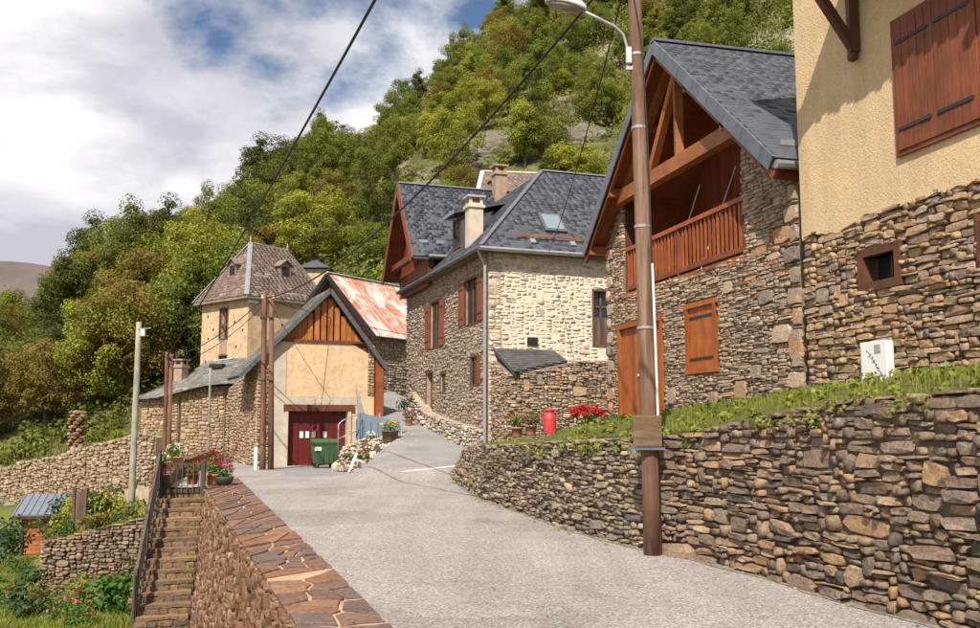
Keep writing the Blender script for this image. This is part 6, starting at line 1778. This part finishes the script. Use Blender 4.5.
protos = {
    'dark': [make_tree('forest_tree', M['leaf_dark'], 1, 10.5, 3.0), make_tree('forest_tree', M['leaf_dark'], 2, 12, 2.6, .2, conic=.5)],
    'mid': [make_tree('forest_tree', M['leaf_mid'], 3, 10, 3.2), make_tree('forest_tree', M['leaf_mid'], 4, 9, 3.4, .22), make_tree('forest_tree', M['leaf_mid'], 5, 11, 2.8, .25, conic=.25)],
    'light': [make_tree('forest_tree', M['leaf_light'], 6, 9.5, 3.0, .2), make_tree('forest_tree', M['leaf_light'], 7, 8, 2.8, .2)],
    'autumn': [make_tree('forest_tree', M['leaf_autumn'], 8, 10, 3.1, .22), make_tree('forest_tree', M['leaf_autumn'], 9, 8.5, 3.0, .25)],
}
used = set()
LAB = {'dark': 'dark green broadleaf tree in the wooded hillside', 'mid': 'mid green broadleaf tree in the wooded hillside',
       'light': 'bright yellow-green tree in the wooded hillside', 'autumn': 'brownish autumn-tinted tree in the wooded hillside'}
def put_tree(kind, X, Y, sc, label=None, r=rng, cat='tree'):
    k = r.randrange(len(protos[kind])); p = protos[kind][k]; z = terrain_z(X, Y) - .3
    sc3 = (sc * r.uniform(.85, 1.2), sc * r.uniform(.85, 1.2), sc * r.uniform(.85, 1.12)); rz = r.uniform(0, 6.28)
    if (kind, k) not in used:
        used.add((kind, k)); o = p
        o.matrix_basis = Matrix.LocRotScale(Vector((X, Y, z)), Matrix.Rotation(rz, 3, 'Z'), Vector(sc3))
    else: o = copy_thing(p, (X, Y, z), rz, sc3)
    tag(o, label or LAB[kind], cat, 'trees on the wooded hillside')
    return o
def proj(p):
    c, s = math.cos(TH), math.sin(TH); d = p.y * c + p.z * s; v = -p.y * s + p.z * c
    return 490 + 930 * p.x / d, 314 - 930 * v / d
r = random.Random(111)
cand = []
Y = 60.0
while Y < 172:
    step = 3.9 + (Y - 60) * .024
    X = -112.0
    while X < 80:
        x, y = X + r.uniform(-.45, .45) * step, Y + r.uniform(-.45, .45) * step
        X += step
        z = terrain_z(x, y); px, py = proj(Vector((x, y, z + 5)))
        if px < -45 or px > 800 or py < -60: continue
        if px > 600 and py > 150: continue
        if px < 62 and proj(Vector((x, y, z + 10.5)))[1] < 272: continue
        if x < -12 and y < 60 + 2 * noise.noise(Vector((x * .1, 0, 0))): continue
        scrub = x > -16 and y < 98 + 16 * noise.noise(Vector((x * .05, y * .05, 2)))
        if scrub and r.random() < .55: continue
        if 395 < px < 620 and 125 < py < 190 and r.random() < .7: continue
        if 430 < px < 530 and y < 66: continue
        cand.append((x, y, px, py))
    Y += step * .82
r.shuffle(cand)
# keep those nearest the eye in each direction first, at most 290 of them
cand.sort(key=lambda c: (c[1] // 14, r.random()))
sky_row = [c for c in cand if c[1] > 140]; body = [c for c in cand if c[1] <= 140]
print('tree candidates', len(body), len(sky_row))
r.shuffle(body)
sel = body[:238] + sky_row[:56]; rest = body[238:] + sky_row[56:]
for x, y, px, py in sel:
    n_ = noise.noise(Vector((x * .06, y * .06, 5.5))); q = r.random()
    if px < 150: kind = 'autumn' if q < .34 + .3 * n_ else ('mid' if q < .62 else 'dark')
    elif px < 330: kind = 'mid' if q < .36 else ('light' if q < .58 + .3 * n_ else ('dark' if q < .86 else 'autumn'))
    else: kind = 'light' if q < .26 + .35 * n_ else ('mid' if q < .74 else ('dark' if q < .92 else 'autumn'))
    sc = r.uniform(.62, 1.0) if px < 330 else r.uniform(.45, .75)
    if y > 135: sc *= 1.1
    where = next(t for lim, t in ((130, 'at far left'), (190, 'left of the tower'), (330, 'above the tower'), (415, 'above the rusty roof'), (610, 'above the slate roofs'), (9999, 'above the chalet')) if px < lim)
    tier = next(t for lim, t in ((76, 'at the forest foot'), (105, 'low on the slope'), (138, 'high on the slope'), (999, 'on the skyline')) if y < lim)
    kname = {'dark': 'dark green broadleaf tree', 'mid': 'mid green broadleaf tree', 'light': 'bright yellow-green tree', 'autumn': 'brownish autumn-tinted tree'}[kind]
    put_tree(kind, x, y, sc, '%s %s, %s' % (kname, tier, where), r=r)
# the remaining trees of the wood read as one mass: instanced on points, one object per foliage colour
def far_wood(name, kind, spots, label):
    src = protos[kind][0].children
    crown = [c for c in src if c.name.startswith('crown')][0]
    me = bpy.data.meshes.new(name); me.from_pydata([tuple(p) for p, s_, a_ in spots], [], [])
    for an, ty in (('tree_scale', 'FLOAT'), ('tree_turn', 'FLOAT')):
        at_ = me.attributes.new(an, ty, 'POINT'); at_.data.foreach_set('value', [(s_ if an == 'tree_scale' else a_) for p, s_, a_ in spots])
    o = bpy.data.objects.new(name, me); link(o)
    ng = bpy.data.node_groups.new(name + '_nodes', 'GeometryNodeTree')
    ng.interface.new_socket('Geometry', in_out='INPUT', socket_type='NodeSocketGeometry'); ng.interface.new_socket('Geometry', in_out='OUTPUT', socket_type='NodeSocketGeometry')
    gi, go = ng.nodes.new('NodeGroupInput'), ng.nodes.new('NodeGroupOutput')
    iop = ng.nodes.new('GeometryNodeInstanceOnPoints'); oi = ng.nodes.new('GeometryNodeObjectInfo'); oi.inputs[0].default_value = crown; oi.transform_space = 'ORIGINAL'
    a1 = ng.nodes.new('GeometryNodeInputNamedAttribute'); a1.data_type = 'FLOAT'; a1.inputs[0].default_value = 'tree_scale'
    a2 = ng.nodes.new('GeometryNodeInputNamedAttribute'); a2.data_type = 'FLOAT'; a2.inputs[0].default_value = 'tree_turn'
    cx = ng.nodes.new('ShaderNodeCombineXYZ'); L_ = ng.links.new
    L_(a2.outputs[0], cx.inputs[2]); L_(gi.outputs[0], iop.inputs['Points']); L_(oi.outputs['Geometry'], iop.inputs['Instance'])
    L_(cx.outputs[0], iop.inputs['Rotation']); L_(a1.outputs[0], iop.inputs['Scale']); L_(iop.outputs[0], go.inputs[0])
    md = o.modifiers.new('wood', 'NODES'); md.node_group = ng
    tag(o, label, 'woodland', kind='stuff'); return o
bins = {'dark': [], 'mid': [], 'light': [], 'autumn': []}
for x, y, px, py in rest[:900]:
    q = r.random(); kind = ('autumn' if q < .16 else ('mid' if q < .55 else ('light' if q < .68 else 'dark'))) if px < 330 else ('light' if q < .25 else ('mid' if q < .72 else ('dark' if q < .9 else 'autumn')))
    bins[kind].append((Vector((x, y, terrain_z(x, y) - .3)), r.uniform(.6, .95) if px < 330 else r.uniform(.45, .75), r.uniform(0, 6.28)))
for kind, sp in bins.items():
    if sp: far_wood('background_wood', kind, sp, {'dark': 'dark green', 'mid': 'mid green', 'light': 'yellow-green', 'autumn': 'autumn brown'}[kind] + ' tree crowns of the wood massed on the hillside')
print('rest trees', len(rest))
# a few trees one can point at
q = at(92, 250, 100); put_tree('dark', q.x, q.y, 1.25, 'tall dark tree standing clear on the skyline at far left', r)
q = at(150, 250, 105); put_tree('dark', q.x, q.y, 1.25, 'dark round tree on the left skyline, right of the tallest', r)
q = at(285, 210, 118); put_tree('dark', q.x, q.y, 1.15, 'dark pointed tree on the skyline above the tower roof', r)
for kind, lst in protos.items():
    for k, p in enumerate(lst):
        if (kind, k) not in used:
            for c_ in list(p.children): bpy.data.objects.remove(c_)
            bpy.data.objects.remove(p)
# bare rock faces showing through the scrub above the slate roofs
def rock_face(x, y, Y, w, h, seed, label):
    p = at(x, y, Y); p.z = terrain_z(p.x, p.y); r_ = random.Random(seed)
    bm = bmesh.new(); bmesh.ops.create_icosphere(bm, subdivisions=4, radius=1.0)
    for v in bm.verts:
        c_ = v.co.copy(); k = 1 + .28 * noise.fractal(c_ * 1.6 + Vector((seed, 0, 0)), 1.0, 2.0, 5) + .12 * abs(noise.noise(Vector((c_.x * 2, c_.y * 2, c_.z * 6 + seed))))
        v.co = Vector((c_.x * w / 2 * k, c_.y * 2.0 * k, c_.z * h / 3.4 * k + c_.y * 1.0))
    me = bpy.data.meshes.new('rock_outcrop'); bm.to_mesh(me); bm.free(); me.materials.append(M['rock'])
    o = bpy.data.objects.new('rock_outcrop', me); link(o, None, Matrix.LocRotScale(p, Matrix.Rotation(r_.uniform(-.4, .4), 3, 'Z'), None)); tag(o, label, 'rock', 'rock outcrops on the hillside')
for i, (x, y, Y, w, h, lab) in enumerate(((452, 158, 78, 7, 4.2, 'grey rock outcrop above the stone house gable ridge'), (498, 146, 82, 8, 5, 'broad grey rock outcrop above the second chimney'), (552, 138, 84, 9, 5.5, 'large grey rock face just above the slate hip roof'), (588, 150, 80, 6, 5, 'grey rock face beside the chalet verge'), (575, 112, 92, 6, 4, 'small upper rock outcrop among bushes, left of the lamp pole'), (430, 175, 74, 5, 3, 'low grey rock at the left of the outcrops, behind the gable'))):
    rock_face(x, y, Y, w, h, i + 3, lab)
# scrub and undergrowth covering the slope
def scrub_mesh(name, spots, m, label, size, cat='scrub', nleaf=(50, 120)):
    vs = []
    for p, rad in spots:
        a, _n = leafball(r, r.randint(*nleaf), rad, size * r.uniform(.8, 1.2), .75, up=.6, shell=.4); vs.append(a + np.array(p))
    o = bpy.data.objects.new(name, quads_mesh(name, np.concatenate(vs), m)); link(o); tag(o, label, cat, kind='stuff'); return o
A, B, C = [], [], []
tries = 0
while len(A) + len(B) + len(C) < 3500 and tries < 40000:
    tries += 1
    x, y = (r.uniform(-105, 62) if r.random() < .35 else (r.uniform(-30, 40) if r.random() < .6 else r.uniform(12, 50))), 58 + 105 * r.random() ** 1.15
    z = terrain_z(x, y); px, py = proj(Vector((x, y, z)))
    if px < -40 or px > 800 or py < -20 or (px > 620 and py > 200): continue
    if px < 62 and proj(Vector((x, y, z + 2)))[1] < 275: continue
    if 430 < px < 540 and y < 67: continue
    if 400 < px < 620 and 110 < py < 200 and r.random() < .72: continue
    n_ = noise.noise(Vector((x * .08, y * .08, 1.5)))
    rad = r.uniform(.5, 1.6) * (1.0 if y < 80 else (1.35 if px > 330 else 1.2))
    ((A if n_ > .10 else (B if n_ > -.22 else C)) if px > 330 else (B if n_ > .1 else C)).append((Vector((x, y, z + rad * .35)), rad))
scrub_mesh('hillside_scrub', A, M['leaf_scrub'], 'mixed dry scrub covering the open hillside', .30)
scrub_mesh('hillside_bushes', B, M['leaf_mid'], 'green bushes covering the open hillside', .30, 'bushes')
scrub_mesh('forest_undergrowth', C, M['leaf_dark'], 'dark undergrowth between the hillside trees', .30, 'undergrowth')

# ------------------------------------------------------------------ garden planting
def shrub(name, p, rad, flat, n, size, m, label, cat='shrub', group=None, stem=True):
    t = thing(name, p, label, cat, group); r_ = random.Random(int(p.x * 97) & 1023)
    vs = []
    for _ in range(9):
        d = Vector((r_.gauss(0, .5), r_.gauss(0, .5), r_.uniform(-.3, .75))) * rad
        a, _n = leafball(r_, n // 9, rad * r_.uniform(.4, .62), size, flat); vs.append(a + np.array(Vector(p) + Vector((d.x, d.y, rad * flat * .9 + d.z * flat))))
    o = bpy.data.objects.new('foliage', quads_mesh('foliage', np.concatenate(vs), m)); link(o, t)
    if stem:
        mb = MB()
        for k in range(4): mb.tube([Vector(p) + Vector((0, 0, -.15)), Vector(p) + Vector((r_.uniform(-.3, .3) * rad, r_.uniform(-.3, .3) * rad, rad * flat))], [.03, .012], 5)
        mb.build('stems', M['bark'], t)
    return t
def gpt(x, y, Y, dz=0.0):
    p = at(x, y, Y); return Vector((p.x, p.y, terrain_z(p.x, p.y) + dz))
shrub('garden_shrub', gpt(88, 500, 31.0), .95, 1.0, 1500, .12, M['shrub_dark'], 'round dark green shrub in the raised garden bed')
shrub('garden_shrub', gpt(76, 503, 30.2), .55, 1.2, 800, .11, M['shrub_yellow'], 'yellow-leaved shrub left of the dark garden shrub')
shrub('garden_shrub', gpt(112, 505, 31.2), .60, 1.2, 800, .11, M['shrub_yellow'], 'yellow-leaved shrub right of the dark garden shrub')
shrub('garden_shrub', gpt(2, 530, 34.0), 1.0, 1.1, 1100, .14, M['shrub_dark'], 'dark bush at the left edge beside the garden hut')
shrub('rhubarb_clump', gpt(112, 600, 22.8), .62, .65, 620, .17, M['garden_leaf'], 'clump of large bright green leaves at the foot of the garden wall', 'plant')
shrub('rhubarb_clump', gpt(128, 570, 24.4), .5, .7, 480, .16, M['garden_leaf'], 'large-leaved green plant climbing beside the stairs', 'plant')
shrub('trailing_vine', gpt(143, 548, 25.6) + Vector((0, 0, .1)), .62, .8, 800, .10, M['vine_brown'], 'brownish trailing plant hanging over the garden wall', 'plant')
shrub('trailing_vine', gpt(154, 525, 25.9), .5, .7, 500, .09, M['vine_brown'], 'brown-green creeper on the wall beside the stair rail', 'plant')
shrub('garden_plant', gpt(100, 515, 29.0), .45, .6, 400, .10, M['garden_leaf'], 'low green plant in front of the dark shrub', 'plant')
shrub('garden_plant', gpt(120, 513, 29.3), .4, .6, 350, .10, M['garden_leaf'], 'low green plant beside the foot of the grey pole', 'plant')
shrub('wall_shrub', gpt(100, 418, 54.0), .9, .9, 700, .15, M['leaf_mid'], 'green shrub above the terrace wall, right of the pillar', 'shrub')
shrub('wall_shrub', gpt(122, 425, 53.0), .7, .7, 500, .14, M['leaf_light'], 'yellow-green shrub above the terrace wall by the outbuilding', 'shrub')
for i, (x, y, Y, rad, mk, lab) in enumerate(((60, 548, 27.2, .42, 'garden_leaf', 'leafy plant at the corner of the garden wall'), (84, 585, 24.6, .45, 'grass', 'grassy tuft at the foot of the garden wall'), (140, 605, 22.0, .35, 'garden_leaf', 'small leafy plant at the foot of the stairs'), (45, 600, 23.5, .42, 'leaf_scrub', 'dry straggly plant in the lower garden'), (128, 530, 26.8, .42, 'leaf_scrub', 'dry plant on the top of the garden wall'), (96, 548, 26.3, .36, 'vine_brown', 'brown trailing plant in the middle of the garden wall'), (160, 508, 27.5, .4, 'vine_brown', 'brownish bush beside the stair gate'), (25, 560, 30.0, .5, 'garden_leaf', 'green plant bed in front of the garden hut'))):
    shrub('garden_plant', gpt(x, y, Y), rad, .85, 460, .085, M[mk], lab, 'plant')
def flowering(name, p, rad, h, n, leafm, petalm, nf, label, pot=None, cat='potted flowers', fsize=.06, lsize=.07, prof=None, flat=.8):
    t = thing(name, p, label, cat); r_ = random.Random(int(p.x * 131 + p.y * 17) & 2047); top = 0.0
    if pot:
        mb = MB(); pr = prof or [(.11, 0), (.12, .02), (.15, .22), (.165, .22), (.165, .26), (.14, .26)]; mb.lathe(p, pr, 16); mb.build('pot', M[pot], t, True); top = pr[-1][1]
        mb = MB(); mb.lathe(Vector(p) + Vector((0, 0, top - .03)), [(.001, 0), (pr[-1][0] * .95, .0), (.001, .012)], 12); mb.build('soil', M['soil'], t)
    c = np.array(Vector(p) + Vector((0, 0, top + h * .45)))
    a, _n = leafball(r_, n, rad, lsize, h / rad * .55, shell=.3); o = bpy.data.objects.new('foliage', quads_mesh('foliage', a + c, leafm)); link(o, t)
    vs = []
    for _ in range(nf):
        d = Vector((r_.gauss(0, .5), r_.gauss(0, .5), abs(r_.gauss(.25, .5)))); d = d.normalized() * r_.uniform(.75, 1.1)
        b, _n = leafball(r_, 14, fsize * .62, fsize * .7, 1.0, shell=.3); vs.append(b + c + np.array((d.x * rad, d.y * rad, d.z * h * .6)))
    o = bpy.data.objects.new('blossom', quads_mesh('blossom', np.concatenate(vs), petalm)); link(o, t)
    mb = MB()
    for k in range(5): mb.tube([Vector(p) + Vector((0, 0, top - .05)), Vector(p) + Vector((r_.uniform(-.5, .5) * rad, r_.uniform(-.5, .5) * rad, top + h * .6))], [.012, .006], 4)
    mb.build('stems', M['garden_leaf'], t)
    return t
LG = M['garden_leaf']
# on the parapet and behind the gate
c0 = cop(.055, .42); flowering('flower_bowl', Vector((c0.x, c0.y, -1.655)), .27, .34, 260, LG, M['petal_pink'], 26, 'dark bowl of pink flowers on the end of the paved coping', 'dark_pot', prof=[(.12, 0), (.2, .05), (.26, .16), (.27, .22), (.24, .22)])
c0 = cop(-.03, .1); flowering('geranium_pot', Vector((c0.x, c0.y + .25, -1.70)), .46, .55, 420, LG, M['petal_dark_red'], 46, 'big dark red geranium behind the bowl of pink flowers', 'terracotta', prof=[(.14, 0), (.2, .26), (.21, .3), (.18, .3)])
yw = lambda x, Y: Vector((at(x, 460, Y).x, Y, -1.355))
flowering('geranium_pot', YW.P(.55, -1.355, -.18) + Vector((0, 0, 0)), .20, .26, 130, LG, M['petal_white'], 12, 'terracotta pot with pale flowers, left on the yard wall above the gate', 'terracotta')
flowering('geranium_pot', YW.P(.15, -1.355, -.75) + Vector((.15, .2, -.25)), .19, .30, 130, M['vine_brown'], M['petal_dark_red'], 10, 'terracotta pot with dark red plant behind the gate middle', 'terracotta')
flowering('geranium_pot', YW.P(.10, -1.355, -1.15) + Vector((.2, .35, -.27)), .22, .34, 150, LG, M['petal_dark_red'], 12, 'terracotta pot with purple-red plant near the gate post', 'terracotta')
flowering('flower_trough', YW.P(3.2, -1.355, -.35) , .30, .35, 180, LG, M['petal_white'], 14, 'pale trough of green and white flowers beyond the gate', 'terracotta', prof=[(.2, 0), (.22, .02), (.25, .3), (.27, .3), (.27, .34), (.24, .34)])
flowering('geranium_pot', YW.P(2.0, -1.355, -.22), .2, .25, 130, LG, M['petal_orange'], 10, 'small terracotta pot with orange flowers on the yard wall', 'terracotta')
# terrace planting
def tz(x, y, Y): p = at(x, y, Y); return p
flowering('terrace_planter', tz(531, 435, 24.8), .26, .36, 240, M['vine_brown'], M['petal_orange'], 8, 'terracotta pot with green-orange plant left of the red churn', 'terracotta')
flowering('terrace_planter', tz(517, 437, 25.0), .22, .36, 160, LG, M['petal_orange'], 6, 'leafy green pot plant at the left end of the terrace', 'terracotta')
flowering('terrace_planter', tz(588, 436, 22.6), .40, .46, 330, LG, M['petal_red'], 60, 'bright red geraniums in a pot between churn and chalet door', 'churn_red', fsize=.10)
shrub('terrace_bush', tz(612, 432, 21.6), .26, .8, 300, .07, LG, 'low green bush right of the red geraniums', 'shrub', stem=True)
# street side
pz = at(390, 441, 33.6); pz.z = max(road_z(pz.x, pz.y), -.95); flowering('flower_planter', pz, .34, .36, 220, LG, M['petal_yellow'], 44, 'tan planter of yellow flowers at the side street corner', 'ply', prof=[(.24, 0), (.26, .02), (.30, .36), (.32, .36), (.32, .40), (.28, .40)])
cz = HP(-.75, 7.95); cz.z = road_z(cz.x, cz.y); 
t = shrub('street_shrub', cz + Vector((0, 0, .25)), .30, 1.5, 400, .07, M['shrub_dark'], 'small conical evergreen by the street door of the stone house')
flowering('flower_pot', HP(-.8, 7.2, road_z(HP(-.8, 7.2).x, HP(-.8, 7.2).y)), .28, .3, 160, LG, M['petal_pink'], 22, 'pink flowers by the street door of the stone house', 'terracotta')
for i, (x, y, Y, mm, lab) in enumerate(((352, 450, 34.6, 'petal_white', 'white flowering plant at the left of the rubble heap'), (365, 444, 35.0, 'petal_white', 'white flowering plant on top of the rubble heap'), (377, 449, 34.6, 'petal_pink', 'pale pink plant at the right of the rubble heap'), (362, 455, 34.2, 'petal_orange', 'small orange-flowered plant in the middle of the rubble heap'))):
    ha, hb = ((-.75, .35), (-.25, .85), (.25, .75), (-.4, .30))[i]; flowering('rockery_plant', Vector((hc0.x + ha * HW, hc0.y + hb * 2, heap_z(ha, hb) - .02)), .26, .26, 130, LG, M[mm], 14, lab, cat='flowers', fsize=.07)
# garden flowers and lawn
for i, (x, y, Y, mm, lab) in enumerate(((10, 605, 24.0, 'petal_red', 'red garden flowers at the lower left corner'), (82, 602, 22.6, 'petal_red', 'red dahlias beside the large-leaved plant'), (60, 612, 22.0, 'petal_pink', 'pink flowers in the lower garden'), (78, 622, 21.0, 'petal_orange', 'orange flowers at the bottom of the garden'))):
    flowering('garden_flowers', gpt(x, y, Y), .38, .55, 300, LG, M[mm], 8, lab, cat='flowers', fsize=.07, lsize=.08)
shrub('garden_plant', gpt(30, 610, 22.5), .5, .7, 420, .12, M['shrub_dark'], 'dark leafy plant between the lower garden flowers', 'plant')
shrub('garden_plant', gpt(20, 590, 25.0), .55, .8, 420, .12, M['shrub_dark'], 'dark leafy plant behind the lower garden flowers', 'plant')
pts = []
while len(pts) < 26000:
    px, py = r.uniform(-5, 215), r.uniform(505, 640)
    Yg = r.uniform(18.5, 34); p = at(px, 560, Yg); z = terrain_z(p.x, p.y); q = proj(Vector((p.x, p.y, z)))
    if q[1] > 640 or q[0] > 200: continue
    sd_ = (Vector((p.x, p.y)) - LF).dot(ln3.xy)
    if sd_ < 1.3 and Yg > 19.8: continue
    if noise.noise(Vector((p.x * .5, p.y * .5, 3))) < -.12 and r.random() < .75: continue
    pts.append(Vector((p.x, p.y, z)))
blades('garden_grass', pts, .05, .22, .014, M['grass'], r, 'rough grass in the terraced garden below the road')
pts = []
while len(pts) < 9000:
    x, y = r.uniform(-34, -14), r.uniform(46, 60); s, a = terr_side(x, y)
    if s < .3: continue
    pts.append(Vector((x, y, terrain_z(x, y))))
blades('meadow_grass', pts, .12, .45, .03, M['leaf_scrub'], r, 'rough meadow grass above the long terrace wall')
# timber trellis frame in the bed
q = gpt(72, 540, 27.6)
tr = thing('garden_trellis', q, 'two brown garden posts with a dark mesh panel on the bed edge', 'trellis')
for dx in (0, .34): beam('post', M['old_brown'], tr, q + Vector((dx, 0, -.2)), q + Vector((dx, 0, 1.45)), .08, .08, up=(1, 0, 0))
block('mesh_panel', M['old_brown'], tr, q + Vector((.17, .02, .85)), (.30, 0, 0), (0, .02, 0), (0, 0, 1.0))
# bare boulder by the foot of the stairs
q = gpt(138, 582, 23.6)
bo = bpy.data.objects.new('boulder', None); link(bo, None, Matrix.Translation(q)); tag(bo, 'pinkish boulder among the leaves beside the stairs', 'boulder')
me = bpy.data.meshes.new('rock'); me.from_pydata([tuple(v) for v in BOULDERS[2][0]], [], BOULDERS[2][1]); me.materials.append(M['terrace_stone'])
link(bpy.data.objects.new('rock', me), bo, axes(q + Vector((0, 0, .15)), (.6, .1, 0), (-.1, .5, 0), (0, 0, .8)))
